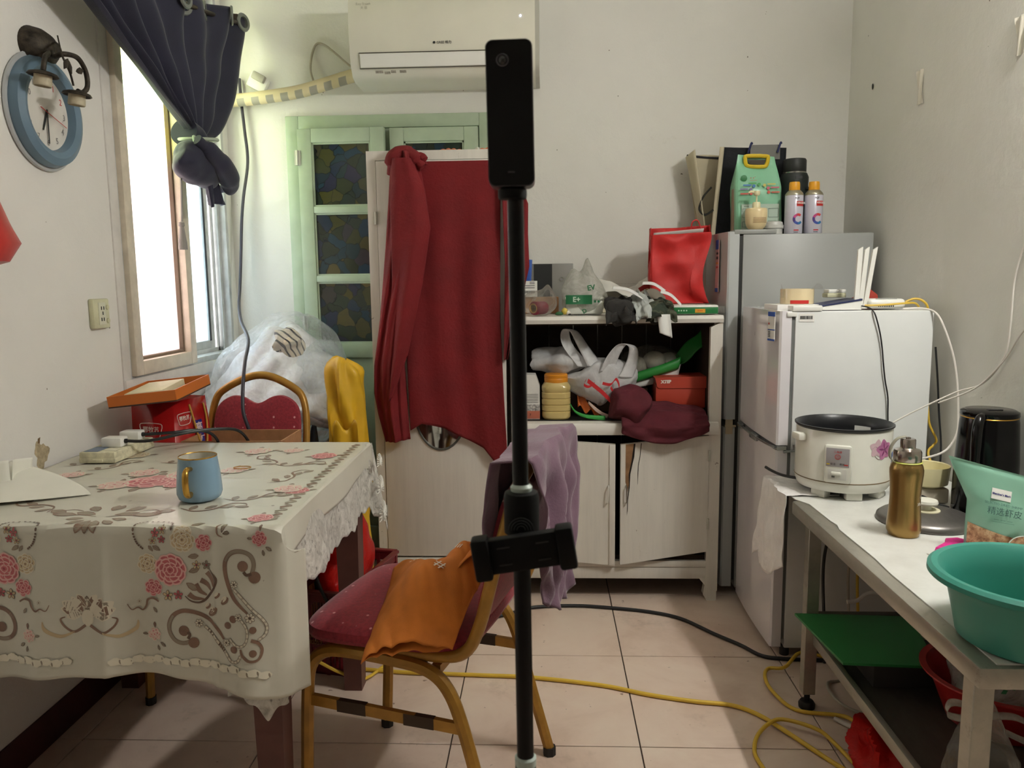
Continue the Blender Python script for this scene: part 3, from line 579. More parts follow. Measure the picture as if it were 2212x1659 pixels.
# seen from the room the clockwise direction runs towards +Y on this wall
for h in range(1, 13):
    a = h*PI/6; rn = .078
    text(str(h), .023, MX @ Matrix.Translation((rn*math.sin(a), rn*math.cos(a), .0148)), PRR if h in (1, 2) else cn, face, 'numeral')
def hand(a, L, w, back, z, m):
    M_ = MX @ Matrix.Rotation(-a, 4, 'Z'); ob('hand', MB().prism([(-w, -back), (w, -back), (w*.6, L), (-w*.6, L)], z, z+.001, 'z', M=M_), m, face)
hand(math.radians(203), .052, .0035, .006, .0165, PRK); hand(math.radians(181), .080, .0026, .008, .018, PRK); hand(math.radians(108), .082, .0009, .03, .0195, PRR)
LB = mat('aged_bronze_lamp', (58, 50, 40), .6, .4, var=.5, vs=60, bump=.5, bs=90)
wlp = thing('wall_lamp', 'old bronze leaf wall lamp with two empty cream candle cups over the clock', 'wall lamp', (XL, 2.085, 1.835)); LP = (XL, 2.085, 1.835)
bmx = MB(); bmx.lathe([(.0001, .05), (.02, .049), (.042, .040), (.058, .022), (.064, .004), (.066, 0)], 32, M=MX @ Matrix.Diagonal((1.05, .82, 1, 1))); ob('wall_plate', bmx, LB, wlp)
def ltube(pts, r, name, m=LB, sp=6): return ob(name, rel(MB().tube(pts, r, 10, spline=sp), LP), m, wlp)
ltube([(-1.29, 2.085, 1.825), (-1.255, 2.04, 1.80), (-1.225, 2.03, 1.803), (-1.215, 2.07, 1.806), (-1.215, 2.10, 1.79), (-1.215, 2.112, 1.765), (-1.215, 2.108, 1.738), (-1.218, 2.09, 1.722), (-1.22, 2.072, 1.722)], .0065, 'arm')
ltube([(-1.29, 2.075, 1.82), (-1.26, 2.02, 1.80), (-1.245, 1.985, 1.785), (-1.243, 1.975, 1.765), (-1.245, 1.973, 1.75)], .0065, 'arm')
ltube([(-1.28, 2.09, 1.85), (-1.24, 2.04, 1.825), (-1.22, 2.02, 1.79), (-1.215, 2.035, 1.76), (-1.217, 2.05, 1.73)], .0028, 'vine'); ltube([(-1.235, 2.035, 1.822), (-1.23, 2.02, 1.845)], .0018, 'twig', sp=0)
for p, a in (((-1.21, 2.028, 1.772), .4), ((-1.21, 2.072, 1.772), 1.9), ((-1.205, 2.005, 1.772), -.6)):
    lf = pillow([(0, -.019), (.009, -.004), (.006, .010), (0, .019), (-.006, .010), (-.009, -.004)], .002, .002, 3); ob('leaf', rel(MB().add(lf.v, lf.f, 0, True, Matrix.Translation(p) @ MX @ Matrix.Rotation(a, 4, 'Z')), LP), LB, wlp)
CCR = mat('cream_candle_sleeve', (188, 178, 152), .6, var=.15, vs=40)
for c in ((-1.245, 1.972, 1.748), (-1.219, 2.068, 1.722)):
    M_ = Matrix.Translation(Vector(c)-Vector(LP)) @ Matrix.Rotation(.12, 4, 'Y')
    cup = ob('drip_pan', MB().lathe([(.0001, 0), (.02, -.002), (.032, -.006), (.036, -.012), (.033, -.014), (.028, -.009), (.001, -.006)], 28, M=M_), LB, wlp)
    ob('candle_sleeve', MB().lathe([(.020, -.008), (.021, -.036), (.019, -.038), (.017, -.02), (.0001, -.018)], 24, M=M_), CCR, cup)
sk = thing('wall_socket', 'yellowed white wall socket left of the window', 'socket', (XL, 2.268, 1.134)); YP = mat('yellowed_plastic', (206, 204, 170), .4, var=.08, vs=20)
ob('plate', MB().box(0, .017, -.042, .042, -.044, .044, .005), YP, sk)
ob('insert', MB().box(.017, .0185, -.018, .018, -.033, .033, .001), mat('pale_plastic', (214, 212, 190), .4), sk)
for y, z in ((-.004, .016), (.008, .016), (.002, .001), (-.006, -.017), (.006, -.017)): ob('slot', MB().box(.0184, .0191, y-.0022, y+.0022, z-.005, z+.005), PRK, sk)
for z in (.018, -.022): ob('rocker', MB().lathe([(.0001, .021), (.007, .0205), (.008, .017)], 16, M=MX @ Matrix.Translation((.028, z, 0))), YP, sk)
REDF = film('red_plastic_film', (204, 30, 24), .93, .25, .25)
rb = thing('plastic_bag', 'red plastic bag hanging on the left wall beside the clock', 'bag', (XL, 1.60, 1.25))
bb = MB(); bb.lathe([(.012, .38), (.03, .34), (.07, .22), (.115, .11), (.128, .06), (.10, .02), (.04, 0), (.0001, 0)], 40, M=Matrix.Translation((.10, 0, 0)) @ Matrix.Diagonal((.7, 1.25, 1, 1)))
bb.v = [tuple(Vector(v)*(1+.06*noise.noise(Vector(v)*14))) for v in bb.v]; ob('bag_body', bb, mat('red_plastic_bag', (176, 44, 40), .4, var=.15, vs=12), rb)
ob('contents', MB().blob((.10, .02, .09), (.055, .10, .07), .2, 14, 3), mat('brown_red_contents', (120, 40, 30), .6), rb)
ob('hook', MB().tube([(0, 0, .39), (.05, 0, .39), (.10, 0, .375), (.10, 0, .40)], .004, 8), LB, rb)

# ------------------------------------------------------------------ dining table and its two cloths
RBW = mat('reddish_brown_table_wood', (92, 52, 44), .5, var=.15, vs=10)
XE, YE, ZT = -.535, 1.470, .7425
tb = thing('dining_table', 'square dining table with reddish brown legs under the flowered cloth', 'table', (-.93, 1.866, 0)); TO = (-.93, 1.866, 0)
ob('tabletop', rel(MB().box(XL+.012, XE-.004, YE+.004, 2.258, .715, .738, .004), TO), RBW, tb)
ob('apron', rel(MB().box(-1.26, -.60, YE+.055, YE+.075, .65, .715), TO), RBW, tb); ob('apron', rel(MB().box(-1.26, -.60, 2.165, 2.185, .65, .715), TO), RBW, tb); ob('apron', rel(MB().box(-.60, -.58, YE+.055, 2.185, .65, .715), TO), RBW, tb)
for x, y in ((-.592, 1.55), (-.584, 2.205), (-1.27, 1.55), (-1.27, 2.205)):
    lg = MB(); a, c = .036, .026
    lg.add([(x-a, y-a, .715), (x+a, y-a, .715), (x+a, y+a, .715), (x-a, y+a, .715), (x-c, y-c, 0), (x+c, y-c, 0), (x+c, y+c, 0), (x-c, y+c, 0)], [(0, 1, 2, 3), (7, 6, 5, 4), (0, 4, 5, 1), (1, 5, 6, 2), (2, 6, 7, 3), (3, 7, 4, 0)])
    ob('leg', rel(lg, TO), RBW, tb)
def hemdrop(a): return .318+.010*math.sin(a*9)+.028*max(0, min(1, (a+.70)/.16))
def S(a, b, lift=0):
    """surface of the plastic cloth: a across (X), b>=0 over the top, b<0 down the front"""
    ra = a-XE; t = -b
    if b >= 0:
        wr = .0016*noise.noise(Vector((a*7, b*9, 1)))+.0012*math.exp(-((b-.36)/.006)**2)+.0012*math.exp(-((a+.80)/.006)**2)
        if ra <= 0: return Vector((a, YE+b, ZT+wr+lift))
        rr = min(ra, .012); return Vector((XE+.011*math.sin(rr/.012*PI/2)+.02*max(0, ra-.012)+.006*math.sin((YE+b)*14)*ra/.075+lift, YE+b, ZT-.006*(1-math.cos(rr/.012*PI/2))-max(0, ra-.012)))
    k = t/.33; wave = .012*k*math.sin(a*19+.8)+.007*k*math.sin(a*43+2)+.004*math.exp(-((a+.885)/.008)**2)*min(1, k*4)+.004*math.exp(-((a+.66)/.008)**2)*min(1, k*4)
    y = YE-.010*math.sin(min(t, .012)/.012*PI/2)-wave-.012*k-lift; z = ZT+.006*math.cos(min(t, .012)/.012*PI/2)-.006-max(0, t-.006)+wave*.0
    if ra <= 0: return Vector((a, y, z))
    w = max(0, 1-t/.06)
    return Vector((XE+.011*min(1, ra/.012)+ra*(.02*w+.42*(1-w))+lift*.7, y+ra*(.10+.55*(1-w)), z-ra*w*.85))
def pvc():
    k = N('cream_printed_plastic_cloth'); f = k.noise(5, 4, .6); c = lin((212, 209, 194))
    a = k.ramp(f, [(.3, tuple(x*.9 for x in c[:3])), (.7, c)]); g = k.noise(40, 2, .5); sp = k.ramp(g, [(.76, (0, 0, 0)), (.78, (.7, .7, .7))]); a = k.mix(sp, a, lin((110, 96, 76)))
    k.l(a, k.p.inputs['Base Color']); k.p.inputs['Roughness'].default_value = .33; k.bump(k.noise(7, 3, .5), .12, .01); return k.m
PVC = pvc()
tc = MB()
def cfun(u, v):
    a = -1.318+u*(XE+.078+1.318)
    hd = hemdrop(a); b = -hd+v*(hd+.800)
    return S(a, b)
tc.sheet(cfun, 130, 150)
tco = tag(ob('tablecloth', tc, PVC, solid=.0012, off=-1), 'cream plastic tablecloth printed with pink roses and brown scrolls', 'tablecloth')
# --- the printed motifs, laid on the cloth surface
class Print(MB):
    def __init__(s): super().__init__(); s.lay = .0006
    def P(s, p): s.v.append(tuple(S(p[0], p[1], s.lay))); return len(s.v)-1
    def up(s): s.lay = s.lay+.000013 if s.lay < .0032 else .0007
    def disc(s, c, r, m, ry=None, n=14, rot=0, wob=0, ph=0):
        ry = ry or r; o = s.P(c); R1 = []; R2 = []
        for i in range(n):
            t = 2*PI*i/n; k = 1+wob*math.sin(t*5+ph); x, y = r*k*math.cos(t), ry*k*math.sin(t)
            x, y = x*math.cos(rot)-y*math.sin(rot), x*math.sin(rot)+y*math.cos(rot)
            R1.append(s.P((c[0]+x*.5, c[1]+y*.5))); R2.append(s.P((c[0]+x, c[1]+y)))
        for i in range(n):
            j = (i+1) % n; s.f.append([o, R1[i], R1[j]]); s.f.append([R1[i], R2[i], R2[j], R1[j]]); s.mi += [m, m]; s.sm += [True, True]
    def stroke(s, pts, w, m, sp=5, closed=False):
        Q = [Vector((p[0], p[1], 0)) for p in pts]; Q = catmull(Q, sp, closed) if sp else Q; L = len(Q); ids = []
        for i in range(L):
            t = (Q[(i+1) % L if closed else min(L-1, i+1)]-Q[(i-1) % L if closed else max(0, i-1)]).normalized(); nn = Vector((-t.y, t.x, 0))
            k = i/(L-1); ww = w if not isinstance(w, (list, tuple)) else w[min(len(w)-1, int(k*(len(w)-1)))]+(w[min(len(w)-1, int(k*(len(w)-1))+1)]-w[min(len(w)-1, int(k*(len(w)-1)))])*(k*(len(w)-1)-int(k*(len(w)-1)))
            ids.append((s.P(Q[i]+nn*ww/2), s.P(Q[i]-nn*ww/2)))
        for i in range(L if closed else L-1):
            j = (i+1) % L; s.f.append([ids[i][0], ids[i][1], ids[j][1], ids[j][0]]); s.mi.append(m); s.sm.append(True)
    def dots(s, pts, r, m, sp=6, step=2):
        Q = catmull([(p[0], p[1], 0) for p in pts], sp)
        for q in Q[::step]: s.disc(q, r, m, n=7)
    def beads(s, pts, w, m, sp=6):
        Q = catmull([(p[0], p[1], 0) for p in pts], sp); Q2 = [(q.x, q.y) for q in Q]
        s.stroke(Q2, w, m, 0); s.up(); s.stroke(Q2, w*.72, 6, 0); s.up()
        for q in Q2[::2]: s.disc(q, w*.30, m, n=8)
        s.up()
        for q in Q2[::2]: s.disc(q, w*.19, 6, n=8)
    def rose(s, c, R, tones, seed=0, n=9):
        r_ = random.Random(seed); s.lay = .0017 if R > .03 else .0009
        for k, (rr, pr) in enumerate(((.74, .36), (.52, .34), (.30, .26), (.13, .18))):
            for i in range(max(4, n-k*2)):
                t = 2*PI*i/max(4, n-k*2)+k*.5+r_.random()*.25; p = (c[0]+R*rr*math.cos(t), c[1]+R*rr*math.sin(t))
                s.disc(p, R*pr, tones[0], R*pr*.8, rot=t+PI/2, wob=.05, ph=i); s.up()
                s.disc((p[0]-R*.04*math.cos(t), p[1]-R*.04*math.sin(t)), R*pr*.80, tones[1], R*pr*.62, rot=t+PI/2, wob=.05, ph=i); s.up()
                s.disc((p[0]-R*.13*math.cos(t), p[1]-R*.13*math.sin(t)), R*pr*.55, tones[2], R*pr*.40, rot=t+PI/2); s.up()
    def leaf(s, c, L, a, m, m2):
        s.lay = .0007; f = lambda k, q: (c[0]+math.cos(a)*k-math.sin(a)*q, c[1]+math.sin(a)*k+math.cos(a)*q)
        s.stroke([f(0, 0), f(L*.35, 0), f(L*.7, 0), f(L, 0)], [.001, L*.46, L*.5, .0008], m2, 3); s.up()
        s.stroke([f(L*.08, 0), f(L*.38, 0), f(L*.7, 0), f(L*.92, 0)], [.0008, L*.34, L*.38, .0006], m, 3); s.up()
        s.stroke([f(0, 0), f(L*.9, 0)], .0009, m2, 0); s.up()
    def flower(s, c, R, m, mc, n=5):
        for i in range(n):
            t = 2*PI*i/n+.3; s.disc((c[0]+R*.58*math.cos(t), c[1]+R*.58*math.sin(t)), R*.42, 1, R*.30, rot=t, n=9); s.up(); s.disc((c[0]+R*.58*math.cos(t), c[1]+R*.58*math.sin(t)), R*.33, m, R*.22, rot=t, n=9); s.up()
        s.disc(c, R*.2, mc, n=8); s.up()
PRM = [mat('print_brown', (138, 108, 90), .4, var=.12, vs=30), mat('print_dark_brown', (106, 84, 70), .4, var=.1), mat('print_pink_edge', (226, 178, 172), .4, var=.06), mat('print_rose_red', (196, 98, 104), .4, var=.12, vs=40), mat('print_deep_red', (160, 62, 70), .4, var=.1), mat('print_beige', (200, 178, 140), .4, var=.08), mat('print_pale_cream', (222, 214, 194), .4, var=.04), mat('print_grey_leaf', (150, 138, 120), .4, var=.1), mat('print_light_lace', (232, 226, 206), .4, var=.05)]
RED, BEI, PNK = (2, 3, 4), (6, 5, 0), (6, 2, 3)
MIR = 2*(-.919)
roses, scrolls = Print(), Print()
for sgn in (1, -1):
    def F(cx, cy):
        a = -.845+cx*.000194; b = -(.0005+cy*.000205-.011)
        return (a, b) if sgn == 1 else (MIR-a, b)
    sc_ = .0002; an = lambda t: t if sgn == 1 else PI-t
    R_, S_ = roses, scrolls
    for c, L, a in (((400, 290), 75, 2.6), ((690, 350), 90, .1), ((690, 500), 95, .3), ((660, 610), 110, -.6), ((720, 60), 110, .5), ((320, 300), 60, 2.2)): R_.leaf(F(*c), L*sc_*1.2, an(a), 7, 0)
    R_.rose(F(640, 180), 128*sc_, BEI, 1); R_.rose(F(255, 425), 105*sc_, BEI, 2, 8); R_.rose(F(860, 210), 88*sc_, RED, 3, 7); R_.rose(F(300, 665), 92*sc_, RED, 4, 7); R_.rose(F(500, 480), 165*sc_, RED, 5, 10)
    for c, r, m in (((360, 118), 42, 3), ((435, 90), 40, 5), ((330, 190), 40, 5), ((420, 180), 42, 3), ((775, 430), 48, 5), ((880, 430), 50, 7), ((455, 740), 58, 5), ((570, 730), 52, 3)): R_.flower(F(*c), r*sc_, m, 4)
    R_.dots([F(*p) for p in ((215, 270), (170, 230), (145, 180), (128, 110), (140, 30), (200, -10), (330, -30), (470, -10), (520, 40), (525, 95))], .0024, 1, 5, 2)
    # corner scroll: basket, two big volutes, beaded ribbons
    S_.stroke([F(*p) for p in ((640, 740), (700, 790), (780, 805), (850, 775), (910, 710), (960, 640), (975, 560), (910, 470))], [.0015, .003, .004, .005, .005, .004, .005, .0012], 1)
    for p0, p1, p2 in (((680, 720), (740, 760), (840, 770)), ((755, 620), (800, 690), (870, 730)), ((810, 580), (880, 620), (915, 680)), ((880, 500), (930, 560), (950, 640))): S_.stroke([F(*p0), F(*p1), F(*p2)], [.011, .009, .003], 0); S_.up()
    for p, r in (((1060, 780), 52), ((930, 890), 62), ((880, 840), 36), ((985, 730), 34)): S_.disc(F(*p), r*sc_, 0, r*sc_*.55, rot=an(.8)); S_.up(); S_.disc(F(p[0]-12, p[1]-14), r*sc_*.8, 6, r*sc_*.42, rot=an(.8)); S_.up()
    V1 = [F(*p) for p in ((1350, 520), (1375, 420), (1340, 330), (1240, 290), (1140, 310), (1080, 390), (1075, 500), (1110, 640), (1160, 750), (1230, 830), (1300, 895))]
    V2 = [F(*p) for p in ((690, 1190), (600, 1215), (510, 1190), (455, 1120), (450, 1030), (500, 940), (600, 890), (720, 900), (850, 950), (960, 1040), (1035, 1160))]
    for V in (V1, V2): S_.stroke(V, [.008, .0085, .009, .0085, .008, .0045], 0); S_.up(); S_.stroke(V[:6], [.006, .0064, .0066, .006, .0045], 7); S_.up()
    for p, r in (((1262, 435), 54), ((1380, 545), 60), ((610, 1090), 55), ((708, 1210), 56), ((1350, 1060), 36), ((1145, 1255), 36), ((1145, 955), 38), ((1085, 1020), 36), ((1345, 1290), 38)): S_.disc(F(*p), r*sc_, 0); S_.up()
    S_.stroke([F(1270, 490), F(1300, 520), F(1350, 510)], .006, 1); S_.stroke([F(650, 1100), F(670, 1130), F(650, 1170)], .006, 1)
    S_.beads([F(*p) for p in ((1160, 660), (1250, 750), (1350, 860), (1440, 950), (1485, 1030), (1470, 1110), (1400, 1160))], .0062, 1, 4); S_.beads([F(*p) for p in ((830, 1040), (920, 1120), (990, 1210), (1050, 1290), (1110, 1370), (1180, 1370), (1220, 1310))], .0062, 1, 4)
    S_.beads([F(*p) for p in ((1230, 960), (1285, 1040), (1290, 1140), (1250, 1210), (1170, 1215), (1100, 1150))], .0055, 1, 4)
    S_.stroke([F(*p) for p in ((1330, 1160), (1400, 1190), (1435, 1260), (1400, 1350), (1310, 1365), (1240, 1310), (1220, 1245))], [.007, .006, .0045, .006, .004], 0)
    for p, r in (((1165, 615), 42), ((1325, 940), 55), ((1205, 935), 40), ((775, 1010), 45), ((1065, 1190), 40)): S_.flower(F(*p), r*sc_, 6, 1, 7)
    for c, k in (((270, 1150), 1), ((1440, 170), 1.05)):
        R_.rose(F(*c), 72*sc_*k, PNK if c[0] < 500 else RED, 9, 7); R_.leaf(F(c[0]+10, c[1]-70), 60*sc_, an(1.6), 0, 1); R_.leaf(F(c[0]+60, c[1]+80), 70*sc_, an(-.6), 7, 1); R_.leaf(F(c[0]+30, c[1]+110), 60*sc_, an(-1.4), 7, 1); R_.leaf(F(c[0]-70, c[1]), 55*sc_, an(3.0), 7, 1)
    # pale border swags along the hem
    for i in range(16):
        x = -120+i*105; y = 1400+(18 if i % 2 else 0)+max(0, i-9)*16
        S_.disc(F(x, y), 62*sc_, 8, 40*sc_, wob=.1, ph=i); S_.up(); S_.disc(F(x+40, y+8), 9*sc_, 7, 24*sc_, rot=.2); S_.up()
    S_.stroke([F(*p) for p in ((350, 805), (290, 775), (230, 790), (210, 850), (170, 895), (120, 870), (60, 890), (20, 830))], [.0035, .0045, .003, .0015], 0); S_.leaf(F(280, 870), .013, an(-1), 7, 1); S_.flower(F(135, 810), .0045, 6, 1)
    R_.stroke([F(*p) for p in ((1050, 20), (1000, 70), (1010, 130), (1060, 155))], [.001, .004, .003, .001], 0); R_.leaf(F(1050, 110), .018, an(1.2), 7, 1); R_.leaf(F(1060, 120), .014, an(.1), 7, 1)
# lotus medallion on the axis of the front
m0 = -.919
for sgn in (1, -1):
    for k, (dx, dz, L, a) in enumerate(((.0, -.190, .045, 1.57), (.004, -.185, .05, 1.0), (.006, -.18, .052, .55), (.006, -.175, .048, .15), (.005, -.172, .04, -.35), (.0, -.165, .035, .9))):
        a_ = a if sgn == 1 else PI-a; scrolls.leaf((m0+dx*sgn*1.5, dz), L, a_, 0 if k % 2 else 7, 6)
    scrolls.stroke([(m0+sgn*.005, -.20), (m0+sgn*.03, -.215), (m0+sgn*.05, -.205), (m0+sgn*.058, -.19), (m0+sgn*.048, -.185)], [.006, .005, .004, .002], 0)
    scrolls.stroke([(m0+sgn*.03, -.215), (m0+sgn*.06, -.225), (m0+sgn*.09, -.212), (m0+sgn*.095, -.195)], [.003, .007, .008, .002], 5)
scrolls.disc((m0, -.185), .013, 6, .017); scrolls.leaf((m0, -.17), .03, 1.57, 7, 1)
# motifs on the table top: grey-brown sprays at the front fold and faded roses
for sgn in (1, -1):
    for k, (x, y, L, a) in enumerate(((.005, -.012, .04, -1.2), (.02, -.010, .036, -.7), (.0, -.02, .03, -1.57), (.03, .004, .034, -.2), (.02, .03, .05, .3), (.06, .028, .05, .1), (.09, .04, .05, .5), (.03, .055, .045, .9), (.0, .06, .04, 1.4))): scrolls.leaf((m0+sgn*x, y+.035), L, a if sgn == 1 else PI-a, 7, 0)
    scrolls.stroke([(m0+sgn*.01, .05), (m0+sgn*.05, .062), (m0+sgn*.09, .055), (m0+sgn*.115, .075), (m0+sgn*.09, .10), (m0+sgn*.06, .09)], [.002, .004, .004, .002], 0)
for i, (x, y, r, tn) in enumerate(((-.956, .335, .06, RED), (-1.03, .30, .04, PNK), (-.90, .40, .05, PNK), (-.80, .45, .035, PNK), (-1.02, .42, .038, PNK), (-.88, .31, .035, RED), (-.82, .67, .04, PNK), (-.613, .61, .035, RED), (-.60, .27, .035, PNK), (-.583, .045, .026, RED), (-.72, .68, .03, PNK), (-1.15, .62, .04, BEI), (-1.2, .40, .035, PNK), (-.576, .255, .03, RED))):
    roses.rose((x, y), r, tn, 20+i, 8)
    for a in (.3, 1.7, 3.3, 4.6): roses.leaf((x+r*.8*math.cos(a), y+r*.8*math.sin(a)), r*.7, a, 7, 0)
for i, (x, y, a) in enumerate(((-.66, .20, .4), (-.64, .38, 1.2), (-.66, .52, .2), (-1.1, .12, 2.6), (-1.22, .22, 2.0), (-1.15, .5, 1.0), (-.75, .55, 2.1), (-.72, .12, .3), (-1.25, .55, 1.2), (-.98, .56, .6))):
    f = lambda k, q: (x+math.cos(a)*k-math.sin(a)*q, y+math.sin(a)*k+math.cos(a)*q)
    scrolls.stroke([f(-.06, .01), f(-.03, -.02), f(.01, -.015), f(.04, .015), f(.07, .01), f(.075, -.01)], [.0015, .005, .006, .004, .002], 0)
    for k in range(4): scrolls.leaf(f(-.04+.03*k, -.01), .032, a+1.2-.5*k, 7, 0)
for i in range(24):                                       # grey zigzag border along the right edge
    y = .03+.031*i; scrolls.stroke([(XE-.034, y), (XE-.012, y+.012)], .010, 0 if i % 2 else 7, 0); scrolls.stroke([(XE-.014, y+.012), (XE-.030, y+.024)], .008, 7, 0)
p1 = ob('printed_roses', roses, PRM, tco); p2 = ob('printed_scrollwork', scrolls, PRM, tco)
for p_ in (p1, p2): p_['kind'] = 'stuff'

def lace():
    k = N('silver_white_lace'); v = k.mapping((1, 1, 1)); vo = k.n('ShaderNodeTexVoronoi'); vo.inputs['Scale'].default_value = 75; k.l(k.mapping((1, 1, .6)), vo.inputs['Vector'])
    f = k.noise(32, 4, .7, v, 1); a = k.ramp(f, [(.3, lin((150, 147, 138))), (.5, lin((196, 193, 184))), (.7, lin((226, 224, 216)))])
    k.l(a, k.p.inputs['Base Color']); k.p.inputs['Roughness'].default_value = .5; k.p.inputs['Sheen Weight'].default_value = .3
    h = k.ramp(vo.outputs['Distance'], [(.08, (.1, .1, .1)), (.22, (1, 1, 1))]); k.l(h, k.p.inputs['Alpha'])
    k.bump(f, .6, .006); return k.m
LACE = lace()
lt = thing('lace_cloth', 'silver-white lace cloth showing below the flowered tablecloth', 'tablecloth', (XE, 1.87, .7)); LTO = (XE, 1.87, .7)
def lside(u, v):
    y = 1.482+u*.825; hem = .565+.004*math.sin(y*40)+.004*math.sin(y*110)-.10*max(0, 1-u/.10)**1.3-.10*max(0, min(1, (u-.86)/.10))
    z = .733-(.733-hem)*v; out = .004+(.012*v+.008*v*math.sin(y*23))*min(1, u/.15+.1)+(.022*v if u > .9 else 0)
    return (XE+out, y-.02*max(0, 1-u/.06)*v+(.0 if u < .93 else .02*v), z)
ob('side_drop', rel(MB().sheet(lside, 150, 26), LTO), LACE, lt, solid=.001)
def lfront(u, v):
    x = -.66+u*.128; d = .355+.05*max(0, 1-abs(x+.575)/.055)+.006*math.sin(x*150); z = .733-d*v
    return (x, YE+.004-.004*math.sin(x*40)*v+.006*v, z)
ob('front_drop', rel(MB().sheet(lfront, 40, 24), LTO), LACE, lt, solid=.001)
ORG = mat('pearly_embroidery_thread', (232, 230, 220), .35, sheen=.5)
for c, R in (((XE+.04, 2.235, .685), .030), ((XE+.043, 2.225, .61), .042), ((XE+.046, 2.235, .525), .048)):
    b = MB()
    for i in range(15):
        a = -.5+i*.26; b.tube([(c[0], c[1]+R*.25*math.cos(a), c[2]+R*.25*math.sin(a)), (c[0]+.004, c[1]+R*.7*math.cos(a+.04), c[2]+R*.7*math.sin(a+.04)), (c[0], c[1]+R*math.cos(a+.09), c[2]+R*math.sin(a+.09))], .0016, 5, spline=2)
    ob('embroidered_flower', rel(b, LTO), ORG, lt)['kind'] = 'stuff'

# ------------------------------------------------------------------ things on the table
TZ = ZT+.0025
MUGB = mat('pale_blue_mug_glaze', (128, 160, 182), .25, var=.03, coat=.3); GOLD = mat('gold_lustre', (196, 152, 70), .25, .9, var=.1, vs=30); MUGI = mat('white_glaze', (214, 210, 196), .25, var=.02)
mg = thing('mug', 'pale blue mug with gold handle and rim on the table', 'mug', (-.768, 1.650, TZ))
ob('body', MB().lathe([(.0001, 0), (.036, 0), (.044, .005), (.048, .016), (.0478, .026), (.0455, .055), (.0405, .096)], 44), MUGB, mg)
ob('inside', MB().lathe([(.0390, .0965), (.0435, .06), (.045, .02), (.04, .008), (.0001, .006)], 44), MUGI, mg)
ob('rim', MB().lathe([(.0405, .0955), (.0410, .0975), (.0398, .0985), (.0388, .0968)], 44), GOLD, mg)
ob('handle', MB().tube([(.002, -.0415, .077), (.003, -.062, .079), (.004, -.072, .070), (.004, -.074, .050), (.004, -.070, .030), (.003, -.057, .022), (.002, -.046, .024)], [.005, .0062, .0068, .0068, .0068, .006, .005], 12, spline=5), GOLD, mg)
tag(ob('rubber_band', MB().tube([(-.785+.022*math.cos(a), 1.935+.014*math.sin(a), TZ+.0015) for a in [2*PI*i/20 for i in range(20)]], .0013, 6, closed=True), mat('tan_rubber', (190, 140, 70), .6)), 'small tan rubber band lying on the flowered tablecloth', 'rubber band')
ps = thing('power_strip', 'grubby cream power strip on the table against the wall', 'power strip', (-1.20, 2.09, TZ)); CRM = mat('grubby_cream_plastic', (214, 208, 178), .5, var=.2, vs=40)
ob('casing', MB().box(-.05, .048, -.10, .11, 0, .030, .004), CRM, ps); ob('lower_shell', MB().box(-.051, .049, -.101, .111, 0, .014, .003), CRM, ps)
ob('label', MB().box(-.04, -.0, -.095, -.03, .0302, .0308), mat('blue_grey_label', (110, 124, 142), .5), ps)
ob('latch', MB().box(-.012, .016, -.1045, -.100, .004, .011, .001), CRM, ps)
for y in (-.06, .01, .07): ob('outlet', MB().box(.006, .04, y-.022, y+.022, .0302, .0310, .0003), mat('cream_plastic', (220, 214, 190), .5), ps)
for (y, pts, lab) in ((2.065, [(-1.165, 2.068, .79), (-1.10, 2.08, .788), (-1.02, 2.13, .80), (-.96, 2.20, .797), (-.92, 2.27, .775), (-.90, 2.31, .70), (-.90, 2.32, .60)], 'black cable and white plug in the front outlet of the power strip'), (2.158, [(-1.158, 2.16, .79), (-1.08, 2.175, .792), (-1.03, 2.22, .79), (-1.0, 2.272, .76), (-.985, 2.295, .68), (-.98, 2.30, .60)], 'black cable and white plug in the rear outlet of the power strip')):
    pc = thing('extension_lead', lab, 'cable', (-1.19, y, TZ+.031)); o_ = (-1.19, y, TZ+.031)
    ob('plug', MB().box(-.030, .026, -.020, .020, 0, .026, .004), WPL, pc); ob('cable', rel(MB().tube(pts, .0045, 8, spline=6), o_), BLK, pc)
    ob('strain_relief', MB().tube([(.024, .002, .014), (.032, .003, .014)], .0062, 8), BLK, pc)
# white paper at the left end of the table
def pf(u, v):
    A = Vector((-1.036, 1.682, TZ+.001)); B = Vector((-1.30, 1.545, TZ+.012)); C = Vector((-1.30, 1.80, TZ+.052)); E_ = Vector((-1.12, 1.78, TZ+.014))
    e1 = A.lerp(B, u)+Vector((0, -.012*math.sin(u*PI), 0)); k = 2*u*(1-u)
    e2 = A*(1-u)**2+E_*k+C*u*u
    p = e1.lerp(e2, v); p.z = max(TZ+.0008, p.z-.02*u*math.sin(v*PI)*(1-v)); return p
tag(ob('paper_sheet', MB().sheet(pf, 40, 20), mat('white_tissue_paper', (232, 230, 218), .7, var=.03, sub=.0), solid=.0008), 'folded sheet of white paper on the table by the left wall', 'paper')
pr = MB().sheet(lambda u, v: (-1.245-.012*math.sin(u*PI)+.01*v, 1.715+.07*u, TZ+.001+.072*v-.01*u*v), 14, 10)
tag(ob('paper_bag', pr.sheet(lambda u, v: (-1.245-.075*u, 1.715-.02*math.sin(u*PI), TZ+.001+.072*v), 10, 10), MATS['white_tissue_paper'], solid=.0008), 'upright piece of white paper leaning at the wall end of the table', 'paper')

